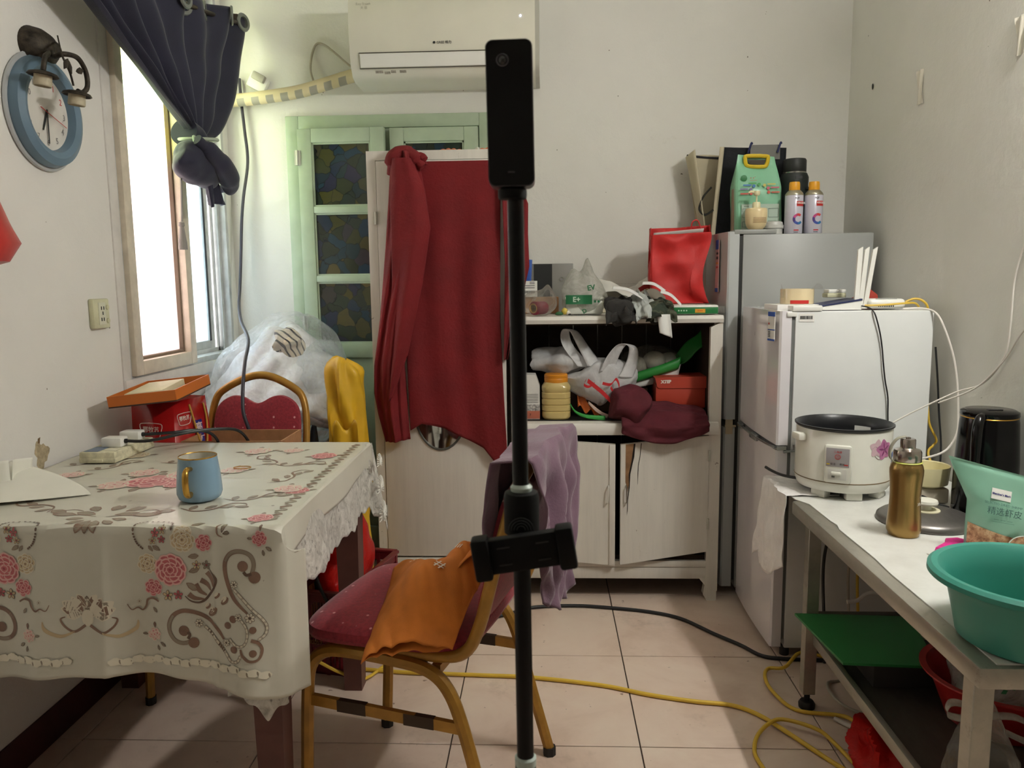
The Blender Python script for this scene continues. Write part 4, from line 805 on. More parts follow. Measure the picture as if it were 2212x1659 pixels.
# ------------------------------------------------------------------ red banquet chairs
def fabric(nm, sc):
    k = N(nm); vo = k.n('ShaderNodeTexVoronoi'); vo.inputs['Scale'].default_value = 26; vo.inputs['Randomness'].default_value = .3; k.l(k.mapping(sc), vo.inputs['Vector'])
    d = k.ramp(vo.outputs['Distance'], [(.085, (1, 1, 1)), (.115, (0, 0, 0))]); f = k.noise(120, 3, .6)
    a = k.ramp(f, [(.3, lin((124, 24, 40))), (.7, lin((156, 38, 52)))]); a = k.mix(d, a, lin((214, 150, 150)))
    k.l(a, k.p.inputs['Base Color']); k.p.inputs['Roughness'].default_value = .85; k.p.inputs['Sheen Weight'].default_value = .25; k.bump(f, .3, .002); return k.m
FAB = fabric('red_dotted_upholstery', (1, 1, .001)); FABB = fabric('red_dotted_back_upholstery', (1, .001, 1))
GT = mat('gold_painted_steel', (168, 124, 50), .38, .35, var=.15, vs=18); GTW = mat('worn_dark_steel', (62, 48, 34), .5, .4)
FOOT = mat('black_chair_foot', (24, 22, 22), .6)
def chair(label, loc, rz, group=None, bh=1.0, sx=1.0):
    c = thing('banquet_chair', label, 'chair', loc, (0, 0, rz), group); c.scale = (sx, 1, 1); hz = lambda z: .45+(z-.45)*bh
    for s in (-1, 1):
        x = .200*s
        L = catmull([(x, .222, .012), (x, .214, .16), (x, .206, .30), (x, .196, .372), (x, .165, .412), (x, .11, .424), (x, -.02, .420), (x, -.09, .408), (x, -.132, .372), (x, -.162, .30), (x, -.20, .16), (x, -.242, .012)], 5)
        n = len(L); i0, i1 = n*5//12, n*6//12+2
        ob('front_leg', MB().tube(L[:i1], n=8, sq=None, r=.0145), GT, c); ob('rear_leg', MB().tube(L[i1-1:], .0145, 8), GT, c)
        for p in (L[0], L[-1]): ob('foot_cap', MB().tube([(p.x, p.y, 0), (p.x, p.y, .022)], .017, 8), FOOT, c)
        ob('stretcher', MB().tube([(x, .20, .30), (x, -.165, .29)], sq=(.012, .024)), GT, c)
        ob('worn_patch', MB().box(x-.0065, x+.0065, .06, .13, .283, .310).box(x-.0065, x+.0065, -.10, -.03, .279, .305), GTW, c)['kind'] = 'stuff'
    bk = []
    for s in (-1, 1): bk.append([(.186*s, .03, .436), (.186*s, -.10, .434), (.186*s, -.165, .452), (.188*s, -.20, .52), (.190*s, -.235, .66), (.186*s, -.262, .77), (.168*s, -.276, .835), (.13*s, -.283, .866), (.07*s, -.290, .893), (.022*s, -.294, .905)])
    bk = [[(x, y, hz(z)) for x, y, z in q] for q in bk]
    ob('back_frame', MB().tube(bk[0]+bk[1][::-1], .0135, 10, spline=5), GT, c)
    ob('cross_rail', MB().tube([(-.186, .165, .405), (.186, .165, .405)], sq=(.02, .02)), GT, c); ob('cross_rail', MB().tube([(-.186, -.10, .405), (.186, -.10, .405)], sq=(.02, .02)), GT, c)
    seat = [(-.17, -.165), (-.06, -.175), (.06, -.175), (.17, -.165), (.195, -.10), (.208, .02), (.212, .13), (.20, .19), (.15, .222), (0, .232), (-.15, .222), (-.20, .19), (-.212, .13), (-.208, .02), (-.195, -.10)]
    so = [(p.x, p.y) for p in catmull([(a, b, 0) for a, b in seat], 4, True)]
    cu_ = pillow(so, .020, .036, 7, Matrix.Translation((0, 0, .452)), p=.55)
    ob('seat', cu_, FAB, c)
    bo = [(-.165, .53), (0, .525), (.165, .53), (.172, .62), (.172, .74), (.158, .805), (.11, .838), (.06, .838), (0, .815), (-.06, .838), (-.11, .838), (-.158, .805), (-.172, .74), (-.172, .62)]
    bo = [(p.x, p.y) for p in catmull([(a, b, 0) for a, b in bo], 4, True)]
    bo = [(x, hz(z)) for x, z in bo]
    M_ = Matrix(((1, 0, 0, 0), (0, -.225, -1, -.078), (0, 1, -.22, 0), (0, 0, 0, 1)))      # leaning back: y = -.078-.225*z
    ob('backrest', pillow(bo, .016, .018, 5, M_, p=.4), FABB, c)
    return c
chair('red dotted banquet chair with gold legs holding an orange bag', (-.283, 1.748, 0), 1.304, 'red banquet chairs', .90)
chair('red dotted banquet chair pushed in behind the table beside the red gift bag', (-.982, 2.315, 0), PI-.02, 'red banquet chairs', 1.0, .88)

# orange non-woven bag lying on the near chair's seat
ORA = mat('orange_nonwoven_cloth', (206, 118, 38), .8, var=.1, vs=14, bump=.25, bs=380); ORA2 = MATS['orange_nonwoven_cloth']
og = thing('orange_bag', 'orange non-woven shopping bag slumped across the red chair seat', 'bag', (-.28, 1.72, .49)); OO = Vector((-.28, 1.72, .49))
# corners run from the lower edge hanging over the seat front up to the gathered top at the backrest
A0, A1 = Vector((-.415, 1.435, .490)), Vector((-.225, 1.50, .498)); B0, B1 = Vector((-.335, 1.80, .560)), Vector((-.10, 1.63, .600)); TOP = Vector((-.115, 1.615, .640))
def obf(u, v):
    lo_ = Vector((-.372, 1.452, .462)).lerp(Vector((-.195, 1.505, .468)), u)+Vector((0, 0, .02*math.sin(u*PI)))
    hi_ = Vector((-.372, 1.80, .515)).lerp(Vector((-.115, 1.640, .640)), u**.85)
    p = lo_.lerp(hi_, v)
    puff = .075*math.sin(PI*min(1, u*1.02))**.8*math.sin(PI*(.03+.94*v))
    cr = .016*noise.noise(Vector((u*3.2, v*2.3, 5)))+.010*abs(noise.noise(Vector((u*6+v*4, v*3, 9))))
    fold = .018*math.sin(u*11+v*7)*v*v
    return p+Vector((0, -.012, 1))*(puff+cr+fold)-OO
ob('bag_body', MB().sheet(obf, 60, 60), ORA, og, solid=.0015)
ob('under_side', MB().sheet(lambda u, v: Vector(obf(u, v))*1.0+Vector((0, .004, -(.9*(.075*math.sin(PI*min(1, u*1.02))**.8*math.sin(PI*(.10+.80*v)))))), 30, 30), ORA, og, solid=.0015)
for k in range(5):
    t = k/4; a = Vector((-.20+.03*t, 1.60+.07*t, .600+.02*t))-OO; e = TOP+Vector((.0, .02*t, .01*t))-OO
    ob('gathered_fold', MB().ribbon([a+Vector((-.08, -.03+.05*t, -.035)), a, (a+e)/2+Vector((0, 0, .018)), e], [.004, .03, .026, .012], (.4, .7, .3), cup=.006), ORA, og, solid=.0015)
ob('handle', MB().ribbon([(.155, -.11, .145), (.165, -.09, .19), (.17, -.07, .23), (.178, -.05, .27)], .024, (.2, 1, 0), cup=.002), ORA, og, solid=.0015)
WHP = mat('white_print', (236, 226, 210), .7, var=0)
for (u, v, s_, tx) in ((.62, .52, .040, '#'), (.30, .72, .020, '▪▪▪▪'), (.72, .78, .022, 'III')):
    p = Vector(obf(u, v)); ux = (Vector(obf(u+.04, v))-p); vy = (Vector(obf(u, v+.04))-p)
    Mx = frame(p, ux, vy); Mx = Mx @ Matrix.Translation((0, 0, .0045)); text(tx, s_, Mx, WHP, og)
# lilac towel over the chair's backrest (far side) 
LIL = mat('lilac_towel_cloth', (112, 84, 100), .9, var=.12, vs=9, bump=.5, bs=160, sheen=.3)
CH = Matrix.Translation((-.283, 1.748, 0)) @ Matrix.Rotation(1.304, 4, 'Z')
def towel(u, v):
    # u across the backrest (local x), v from the front hem up over the top and down behind
    s = v-.30; k = abs(s)
    top = .862+.012*math.cos((u-.6)*3); x0 = -.205+.36*u
    if s < 0: x = x0-.01*k; y = -.262+.024+.30*k*.9*.25; z = top-(.62-.25*u)*k*1.1
    else: x = x0*(1-.45*min(1, s*1.6))-.035*min(1, s*1.6); y = -.312-.014*min(1, s*6); z = top-.43*s-.08*s*math.sin(u*2.6)
    rnd = math.exp(-(s/.045)**2); z += .012*rnd
    y += (.010*math.sin(u*13+v*3)+.008*math.sin(u*29+v*5))*min(1, k*5)*(-1 if s > 0 else 1)-.004*(s > 0)
    x += .012*math.sin(v*15+u*3)*k
    z += .010*noise.noise(Vector((u*7, v*6, 3)))
    return CH @ Vector((x, y+.020*noise.noise(Vector((u*6, v*7, 8))), z))
tw = ob('towel', MB().sheet(towel, 48, 70), LIL, solid=.004)
tag(tw, 'crumpled lilac towel draped over the backrest of the near red chair', 'towel')

# ------------------------------------------------------------------ behind the table: stool, gift bag, tray, carton, sacks
STW = mat('plain_stool_wood', (150, 118, 80), .6)
st = thing('stool', 'plain wooden stool behind the table carrying the red gift bag', 'stool', (-1.245, 2.42, 0))
ob('stool_seat', MB().box(-.075, .075, -.14, .14, .465, .488, .004), STW, st)
for x in (-.055, .055):
    for y in (-.11, .12): ob('leg', MB().box(x-.015, x+.015, y-.015, y+.015, 0, .466), STW, st)
GR = mat('glossy_red_card', (170, 22, 22), .25, var=.08, coat=.4)
gb = thing('gift_bag', 'glossy red paper gift bag with gold rope handle under the orange tray', 'gift bag', (-1.185, 2.40, .4895), (0, 0, -.22)); 
gx, gy, gh = .078, .105, .372
q = MB(); q.add([(-gx, -gy, 0), (gx, -gy, 0), (gx, gy, 0), (-gx, gy, 0), (-gx*1.02, -gy*.85, gh), (gx*.92, -gy*.85, gh), (gx*.92, gy*.6, gh), (-gx*1.02, gy*.6, gh)], [(3, 2, 1, 0), (0, 1, 5, 4), (1, 2, 6, 5), (2, 3, 7, 6), (3, 0, 4, 7)])
ob('bag_body', q, GR, gb, solid=.001)
WHL = mat('white_lettering', (230, 205, 196), .5, var=0); NAV = mat('navy_band', (40, 40, 120), .4, var=0)
# logos: a soup-bowl outline with three characters, on the front and the side
def gl(O_, ux, uy, s):
    F_ = frame(O_, ux, uy); P = [(-.040, .016), (-.02, .021), (.02, .021), (.040, .016), (.034, -.010), (.024, -.024), (-.024, -.024), (-.034, -.010)]
    ob('logo_outline', MB().tube([F_ @ Vector((x*s, y*s, .0012)) for x, y in P], .0012, 5, closed=True, spline=3), WHL, gb); text('鄂牧苏', .020*s, F_ @ Matrix.Translation((0, 0, .0012)), WHL, gb, bold=.0003)
gl((-.006, -.0985, .285), (1, 0, 0), (0, .042, 1), 1.0); gl((gx*.935, -.045, .315), (0, 1, 0), (-.017, 0, 1), .8)
nb = MB(); nb.add([(gx, .02, .10), (gx, .06, .10), (gx*.94, .035, .30), (gx*.94, .0, .30)], [(0, 1, 2, 3)]); nb.v = [(x+.0012, y, z) for x, y, z in nb.v]; ob('printed_band', nb, NAV, gb)
for i, chh in enumerate('高钙休'): text(chh, .034, frame((gx*.945+.0012*i+.0022, .020+.007*i, .275-.045*i), (0, 1, 0), (-.03, -.10, 1)), WHL, gb, bold=.0005)
RP = mat('gold_rope', (200, 150, 62), .6, bump=.6, bs=300)
ob('rope_handle', MB().tube([(gx*.93, -.018, .355), (gx+.001, -.010, .31), (gx+.003, .010, .24), (gx+.005, .03, .215), (gx+.005, .045, .225), (gx+.003, .052, .27), (gx, .054, .31), (gx*.93, .050, .35)], .0032, 8, spline=5), RP, gb)
tr = thing('tray', 'shallow orange cardboard tray tilted on top of the red gift bag', 'tray', (-1.163, 2.29, .886), (.06, -.10, .03)); ORT = mat('orange_card', (196, 104, 30), .5, var=.06)
tx, ty, th = .100, .125, .030
for a in ((-tx, tx, -ty, -ty+.004), (-tx, tx, ty-.004, ty), (-tx, -tx+.004, -ty+.004, ty-.004), (tx-.004, tx, -ty+.004, ty-.004)): ob('tray_wall', MB().box(a[0], a[1], a[2], a[3], 0, th), ORT, tr)
ob('tray_base', MB().box(-tx, tx, -ty, ty, -.004, 0), mat('dark_brown_card', (60, 36, 26), .7), tr)
cb_ = thing('note_card', 'cream cardboard box with small print lying in the orange tray', 'box', (-1.175, 2.285, .889), (.06, -.10, .10)); ob('card_body', MB().box(-.06, .05, -.085, .10, 0, .024, .002), mat('cream_card', (226, 214, 178), .6), cb_)
text('▪▪▪▪  ▪▪▪▪▪', .012, frame((-.01, -.0855, .012), (1, 0, 0), (0, 0, 1)), PRK, cb_)
CARD = mat('brown_cardboard', (166, 120, 82), .8, var=.1, vs=30)
cx = thing('carton', 'open brown cardboard carton on the seat of the far red chair', 'carton', (-.955, 2.375, .492))
for a in ((-.155, .155, -.095, -.090), (-.155, .155, .090, .095), (-.155, -.150, -.09, .09), (.150, .155, -.09, .09)): ob('carton_wall', MB().box(a[0], a[1], a[2], a[3], 0, .252), CARD, cx)
ob('carton_base', MB().box(-.155, .155, -.095, .095, 0, .005), CARD, cx)
# storage boxes carrying the bundle of foam sheets
sb = thing('carton', 'tall cardboard carton standing in the corner below the plastic bundle', 'carton', (-1.02, 3.0, 0)); ob('carton_body', MB().box(-.28, .20, -.17, .20, 0, .60, .003), CARD, sb); ob('tape', MB().box(-.2805, .2005, -.03, .03, .600, .6012), mat('tan_tape', (180, 140, 96), .4), sb)
FOAM = mat('white_foam_sheet', (240, 239, 243), .4, var=.05, vs=12, bump=.7, bs=16, bd=.012)
bd = thing('foam_bundle', 'bundle of white foam sheets wrapped in clear plastic behind the red chair', 'bundle', (-1.0, 2.96, .602)); BO = Vector((-1.0, 2.96, .602))
for i in range(3):
    def ff(u, v, i=i):
        sh = math.exp(-((u-.50)/.50)**2)
        x = -.305+.53*u+.05*(1-v)*(u-.5); y = -.17+.27*v+.03*i; z = .06+(.30*v+.05)*sh+.035-.06*i*(1-sh)
        w_ = .010*math.sin(u*26-v*9+i*1.7)+.014*noise.noise(Vector((u*5, v*5, i*3))); return (x, y-w_*.6, z+w_)
    ob('foam_sheet', MB().sheet(ff, 44, 24), FOAM, bd, solid=.024)
CLR = film('clear_plastic_film', (240, 244, 246), .16, .06, .4, 2.2, 20)
wr = MB(); wr.blob((-.02, -.02, .19), (.262, .235, .215), .10, 8, 2, e=.85, nu=72, nv=44); wr.v = [(x, y, z+.10*math.exp(-((x-.05)/.2)**2) if z > .15 else max(z, .002)) for x, y, z in wr.v]
ob('plastic_wrap', wr, CLR, bd)
ob('plastic_wrap', MB().blob((.14, .02, .27), (.09, .13, .12), .25, 11, 7, nu=48, nv=30), CLR, bd)
STRP = N('striped_cream_cloth'); wv = STRP.n('ShaderNodeTexWave'); wv.bands_direction = 'DIAGONAL'; wv.inputs['Scale'].default_value = 17; wv.inputs['Distortion'].default_value = 3; wv.inputs['Detail'].default_value = 1; wv.inputs['Detail Scale'].default_value = .6; STRP.l(STRP.co(), wv.inputs['Vector'])
STRP.l(STRP.ramp(wv.outputs['Fac'], [(.16, lin((52, 50, 52))), (.24, lin((222, 212, 194)))]), STRP.p.inputs['Base Color']); STRP.p.inputs['Roughness'].default_value = .9
sc = MB().blob((0, 0, 0), (.062, .06, .05), .30, 18, 5, nu=48, nv=30)
tag(ob('striped_cloth', sc, STRP.m, loc=(-.935, 2.80, 1.005)), 'crumpled cream cloth with dark stripes on top of the foam bundle', 'cloth')
YEL = mat('yellow_raincoat_plastic', (222, 176, 40), .45, var=.1, vs=9)
ys_ = thing('yellow_sack', 'yellow plastic sack standing against the side of the wardrobe', 'sack', (-.716, 2.78, 0))
def yf(u, v):
    t = 2*PI*u; r = .064*(1+.22*noise.noise(Vector((math.cos(t)*2.2, math.sin(t)*2.2, v*5)))+.13*math.sin(t*6+v*5+2*math.sin(v*7))); taper = 1.0 if v < .93 else 1-.92*((v-.93)/.07)**3
    return (r*math.cos(t)*taper*1.05-.006, r*1.2*math.sin(t)*taper-.02*v, .955*min(v, .985)+.010*math.sin(3*t)*max(0, v-.8)*4+.02*math.cos(t+2.6)*max(0, v-.8)*5*(v < .99))
ob('sack_body', MB().sheet(yf, 56, 60), YEL, ys_)
ob('torn_edge', MB().sheet(lambda u, v: (-.035+.09*u, -.09-.012*math.sin(u*7)-.02*v, .50+.22*v+.02*math.sin(u*9)), 16, 12), YEL, ys_, solid=.002)
PBK = film('black_bin_film', (30, 30, 32), .9, .2, .1)
tag(ob('black_bag', MB().blob((-.83, 2.71, .34), (.035, .055, .36), .2, 9, 8, flat=.0), PBK), 'black plastic bag standing on the floor beside the yellow sack', 'bag')

# ------------------------------------------------------------------ red crate under the table edge
CR = mat('dark_red_crate_plastic', (108, 24, 30), .4, var=.08)
kr = thing('crate', 'dark red plastic crate on the floor behind the table leg', 'crate', (-.672, 2.475, 0), (0, 0, -.21))
kx, ky, kh = .098, .20, .27
def crate_side(fx, L, name):
    b = MB(); 
    for z0, z1 in ((0, .022), (.085, .10), (.165, .18), (.235, .27)): b.box(-L, L, 0, .008, z0, z1)
    n = max(3, int(L/.045))
    for i in range(n+1): x = -L+.006+(2*L-.012)*i/n; b.box(x-.006, x+.006, -.003, .009, 0, .27)
    m_ = int(2*L/.016)
    for i in range(m_): x = -L+.01+(2*L-.02)*(i+.5)/m_; b.box(x-.0022, x+.0022, .002, .006, .022, .085); b.box(x-.0022, x+.0022, .002, .006, .10, .165)
    b.box(-L, L, -.010, .010, .262, .272, .002)
    o = ob(name, b, CR, kr); o.matrix_local = fx; o['kind'] = 'stuff'; return o
crate_side(Matrix.Translation((0, -ky, 0)), kx, 'crate_wall'); crate_side(Matrix.Translation((0, ky, 0)) @ Matrix.Rotation(PI, 4, 'Z'), kx, 'crate_wall')
crate_side(Matrix.Translation((kx, 0, 0)) @ Matrix.Rotation(PI/2, 4, 'Z'), ky, 'crate_wall'); crate_side(Matrix.Translation((-kx, 0, 0)) @ Matrix.Rotation(-PI/2, 4, 'Z'), ky, 'crate_wall')
ob('crate_floor', MB().box(-kx, kx, -ky, ky, 0, .008), CR, kr)
DGL = mat('dull_gold_lettering', (128, 96, 48), .6, var=0); text('▪河企业', .034, frame((-.03, -ky-.0045, .132), (1, 0, 0), (0, 0, 1)), DGL, kr); text('518680057', .020, frame((-.03, -ky-.0045, .104), (1, 0, 0), (0, 0, 1)), DGL, kr)
rbg = MB().blob((-.672, 2.475, .27), (.082, .165, .13), .22, 9, 3, nu=56, nv=36, flat=.03); rbg.v = [(x, y, z+.08*max(0, (y-2.45)/.2)*(x > -.68)) for x, y, z in rbg.v]
tag(ob('plastic_bag', rbg, REDF), 'bright red plastic bag stuffed into the dark red crate', 'bag')

# ------------------------------------------------------------------ red scarf over the wardrobe door
SCF = mat('dark_red_gauze', (112, 11, 17), .85, var=.12, vs=6, bump=.5, bs=90, bd=.004)
sf = thing('scarf', 'dark red gauze scarf hung over the wardrobe door', 'scarf', (-.36, CY, 1.65)); SO = (-.36, CY, 1.65)
def lerp(T, t):
    for (a, b), (c, d) in zip(T, T[1:]):
        if t <= c: return b+(d-b)*max(0, (t-a)/(c-a))
    return T[-1][1]
def main(u, v):
    xl = -.525+.02*v; xr = lerp(((0, -.158), (.5, -.165), (.75, -.155), (1, -.142)), v)
    zb = lerp(((0, .668), (.12, .695), (.35, .675), (.6, .628), (.75, .60), (.9, .53), (1, .518)), u)
    x = xl+(xr-xl)*u; z = 1.644-(1.644-zb)*v
    y = CY-.012-.010*v-.006*(1+math.sin(u*17+1.5*math.sin(v*3)))*min(1, v*3)-.010*max(0, math.sin(u*7+.5))*v-.015*max(0, u-.85)*v*4
    return (x, y, z)
ob('main_panel', rel(MB().sheet(main, 90, 80), SO), SCF, sf, solid=.0018)
def lfold(u, v):                       # bunched strip on the left, falling from a knot on the door's top edge
    L_ = lerp(((0, -.545), (.06, -.553), (.15, -.560), (.30, -.575), (.55, -.605), (.72, -.632), (.82, -.635), (.9, -.622), (1, -.600)), v)
    R_ = lerp(((0, -.455), (.06, -.440), (.15, -.425), (.24, -.415), (.35, -.440), (.55, -.505), (.72, -.520), (.9, -.512), (1, -.505)), v)
    x = L_+(R_-L_)*u; z = 1.655-1.03*v+(.012*(u) if v > .97 else 0)+.02*math.sin(u*PI)*(v < .08)
    y = CY-.026-.045*math.sin(PI*u)**.7*(1-.2*v)-.008*math.sin(u*11+v*3)-.006*math.sin(u*23+v*9)
    return (x, y, z)
ob('left_fold', rel(MB().sheet(lfold, 50, 90), SO), SCF, sf, solid=.0018)
def lover(u, v):                       # outer overlap of the twisted strip
    L_ = lerp(((0, -.54), (.2, -.548), (.5, -.55), (1, -.575)), v); R_ = lerp(((0, -.47), (.12, -.425), (.28, -.408), (.5, -.44), (.8, -.50), (1, -.565)), v)
    return (L_+(R_-L_)*u, CY-.060-.028*math.sin(PI*u)-.006*math.sin(u*9+v*5), 1.648-.86*v)
ob('left_overlap', rel(MB().sheet(lover, 30, 60), SO), SCF, sf, solid=.0018)
kn = MB().tube([(-.55, CY-.02, 1.60), (-.535, CY-.045, 1.652), (-.50, CY-.035, 1.668), (-.465, CY-.04, 1.655), (-.43, CY-.045, 1.62)], [.016, .028, .030, .026, .016], 14, spline=6)
kn.tube([(-.455, CY-.035, 1.655), (-.435, CY-.04, 1.655), (-.418, CY-.045, 1.628)], [.012, .016, .004], 10, spline=5)
ob('knot', rel(kn, SO), SCF, sf)
def rstrip(u, v):                      # loose right edge hanging past the wardrobe's side
    L_ = lerp(((0, -.155), (.5, -.145), (1, -.152)), v); R_ = lerp(((0, -.118), (.2, -.060), (.35, -.062), (.52, -.058), (.62, -.075), (.75, -.11), (1, -.140)), v)
    return (L_+(R_-L_)*u, CY-.03-.02*math.sin(u*4+v*2)-.008*math.sin(u*13+v*8), 1.63-.70*v)
ob('right_edge', rel(MB().sheet(rstrip, 24, 60), SO), SCF, sf, solid=.0012)
# something frilled and orange lying on the wardrobe
fo = MB()
fo.sheet(lambda u, v: (-.40+.26*u, 3.02+.10*v, 1.683+.030*math.sin(PI*(.15+.7*v))+.008*abs(math.sin(u*38))*(1-v)+.004*math.sin(u*11)), 80, 8)
tag(ob('frilled_cloth', fo, mat('faded_orange_cloth', (206, 116, 78), .85, var=.25, vs=30), solid=.003), 'faded orange frilled cloth lying on top of the wardrobe', 'cloth')

# ------------------------------------------------------------------ on the shelf unit's top
ZS = 1.0872
bx = thing('box', 'flat grey box with a black band standing against the wall on the cabinet', 'box', (.01, 3.28, ZS)); GBX = mat('grey_card', (132, 130, 124), .5, var=.04)
ob('box_body', MB().box(-.11, .105, -.02, .03, 0, .198, .002), GBX, bx); ob('black_band', MB().box(-.058, .018, -.0212, -.0198, .005, .196), mat('black_card', (34, 36, 36), .5), bx)
ob('snap_ring', MB().lathe([(.007, 0), (.010, .001), (.010, .003), (.007, .003)], 20, M=frame((.058, -.0205, .135), (1, 0, 0), (0, 0, 1))), mat('bright_metal', (200, 200, 196), .25, .8), bx)
wb = thing('box', 'brown carton with a white barcode label behind the spool bag', 'box', (-.02, 3.14, ZS)); ob('box_body', MB().box(-.085, .072, -.05, .05, 0, .064, .002), CARD, wb)
lbx = thing('shipping_label', 'white shipping label card with barcode leaning on the grey box', 'label', (-.062, 3.08, ZS+.066)); ob('label_card', MB().box(-.035, .03, -.001, .001, 0, .062), PRW, lbx)
b = MB(); x = -.022; r_ = random.Random(8)
while x < .02: w_ = r_.choice((.0008, .0015, .002)); b.box(x, x+w_, -.0018, -.0012, .014, .024); x += w_+.0012
ob('barcode', b, PRK, lbx)
for z in (.034, .042, .050, .056): ob('print_line', MB().box(-.02 if z < .05 else .0, .02, -.0018, -.0012, z, z+.0022), PRK, lbx)
bs = thing('blue_stick', 'small blue and white packet end standing beside the red scarf', 'packet', (-.078, 3.24, ZS)); ob('packet_body', MB().box(-.01, .012, -.01, .01, 0, .215, .002, M=Matrix.Rotation(.06, 4, 'Y')), PRB, bs)
# zip bag with a red thread spool
zb_ = thing('thread_spool', 'dark red thread spool with open core in a clear zip bag', 'spool', (-.025, 2.93, ZS)); SPM = frame((0, 0, .028), (0, 0, 1), (.9, .35, 0))
RY = Matrix.Translation((0, 0, .027)) @ Matrix.Rotation(-.62, 4, 'Z') @ Matrix.Rotation(PI/2, 4, 'X')
ob('thread', MB().lathe([(.0155, -.035), (.024, -.03), (.025, .028), (.016, .034)], 28, M=RY), mat('crimson_thread', (134, 24, 50), .7, bump=.6, bs=250), zb_)
ob('core', MB().lathe([(.0165, .0345), (.018, .036), (.0165, .037), (.014, .036), (.0135, -.03)], 28, M=RY), mat('tan_card_core', (196, 158, 92), .6), zb_)
CLR2 = film('clear_bag_film', (224, 224, 218), .14, .1, .4, 1.2, 22)
zbag = MB().blob((.0, .0, .046), (.068, .052, .048), .16, 14, 4, nu=44, nv=28, flat=.001); zbag.v = [(x, y, z+.03*math.exp(-((x-.035)/.02)**2)*(z > .05)) for x, y, z in zbag.v]
ob('zip_bag', zbag, CLR2, zb_)
# small bee trinket with green leaf
be = thing('trinket', 'tiny yellow and white flower trinket on green leaf at cabinet edge', 'trinket', (.070, 2.89, ZS))
ob('flower_head', MB().blob((.0, 0, .016), (.012, .010, .012), .1, 60, 1, nu=20, nv=14), mat('trinket_yellow', (212, 190, 84), .5), be); ob('petal', MB().blob((.014, -.004, .010), (.008, .006, .008), .1, 60, 2, nu=16, nv=10), mat('trinket_white', (220, 216, 200), .5), be)
ob('stripes', MB().blob((.018, -.006, .004), (.006, .005, .004), .1, 60, 3, nu=14, nv=8), PRK, be); ob('leaf', MB().blob((-.020, 0, .007), (.016, .010, .007), .3, 50, 4, nu=20, nv=12), mat('trinket_green', (40, 92, 50), .5), be)
# carrier bag with green print over a foam box
gp = thing('food_bag', 'translucent bag with green print around a white foam food box', 'bag', (.145, 2.985, ZS)); ob('foam_box', MB().box(-.068, .070, -.045, .05, .002, .055, .008), mat('white_foam_box', (216, 218, 208), .7), gp)
ob('foam_lid', MB().box(-.072, .074, -.048, .053, .055, .068, .006), MATS['white_foam_box'], gp)
MILK = film('milky_bag_film', (226, 226, 220), .36, .15, .5, 1.0, 18)
gbm = MB().blob((.0, .0, .07), (.088, .062, .078), .16, 13, 6, nu=60, nv=38, flat=.0008); gbm.v = [(x*(1-.35*max(0, (z-.10)/.06)), y*(1-.35*max(0, (z-.1)/.06)), z+.05*max(0, (z-.10)/.05)*(1+.4*math.sin(x*90))) for x, y, z in gbm.v]
ob('bag_film', gbm, MILK, gp)
GRN = mat('green_ink', (26, 104, 62), .5, var=.05)
gpt = MB().sheet(lambda u, v: (-.070+.098*u, -.066-.004*math.sin(u*7), .040+.034*v), 10, 4); ob('printed_block', gpt, GRN, gp)
text('EV', .026, frame((.024, -.0685, .100), (1, 0, .15), (0, 0, 1)), GRN, gp, bold=.0008); text('▪▪', .024, frame((.045, -.069, .050), (1, 0, 0), (0, 0, 1)), GRN, gp, bold=.0006); text('E+', .026, frame((-.03, -.0712, .057), (1, 0, 0), (0, 0, 1)), mat('pale_green_ink', (190, 210, 190), .5), gp, bold=.0008); text('D', .022, frame((.0, -.0665, .014), (1, .0, .5), (-.5, 0, 1)), GRN, gp, bold=.0006)
# mailer pouches and papers behind
ml = thing('mailer_pouch', 'white paper mailer pouch lying behind the crumpled clothes', 'mailer', (.315, 3.15, ZS)); WPA = mat('white_mailer_paper', (206, 204, 196), .55, var=.05, bump=.3, bs=30)
ob('pouch', MB().sheet(lambda u, v: (-.115+.22*u+.02*v, -.085+.15*v, .045+.062*math.sin(PI*(.1+.8*v))+.022*math.sin(u*6+v*3)+.02*u*v+.012*noise.noise(Vector((u*6, v*6, 1)))), 40, 24), WPA, ml, solid=.002)
ob('box_inside', MB().box(-.10, .075, -.06, .05, .0005, .048, .003), mat('cream_box_card', (208, 200, 176), .6), ml)
ob('torn_flap', MB().sheet(lambda u, v: (.09+.07*u, -.03+.06*v-.03*u, .10+.03*u+.028*v-.03*abs(u-.5)+.012*math.sin(v*5)), 12, 10), WPA, ml, solid=.0015)
text('▪▪', .03, frame((-.035, -.0615, .026), (1, 0, 0), (0, 0, 1)), GRP, ml); b = MB()
for i in range(16): b.box(-.06+.0045*i, -.058+.0045*i, -.0605, -.0603, .049, .0495)
for i in range(9): ob('print_line', MB().prism([(-.05+.012*i, -.036), (-.044+.012*i, -.034), (-.046+.012*i, -.010), (-.052+.012*i, -.012)], .1125, .1130, 'z'), GRP, ml)
rk = thing('snack_packet', 'dark red snack packet with slanted cream lettering beside the red bag', 'packet', (.405, 3.12, ZS)); ob('packet_body', MB().box(-.035, .045, -.025, .025, .0, .060, .006), mat('maroon_packet', (84, 22, 26), .4), rk)
ob('packet_flap', MB().box(-.03, .048, -.002, .002, .0, .030, M=Matrix.Translation((0, -.02, .085)) @ Matrix.Rotation(-.55, 4, 'Y')), mat('red_packet', (150, 34, 34), .4), rk)
text('OAST', .024, frame((.012, -.024, .095), (.85, 0, .5), (-.5, 0, .85)), mat('cream_print', (224, 196, 150), .5, var=0), rk, bold=.0006)
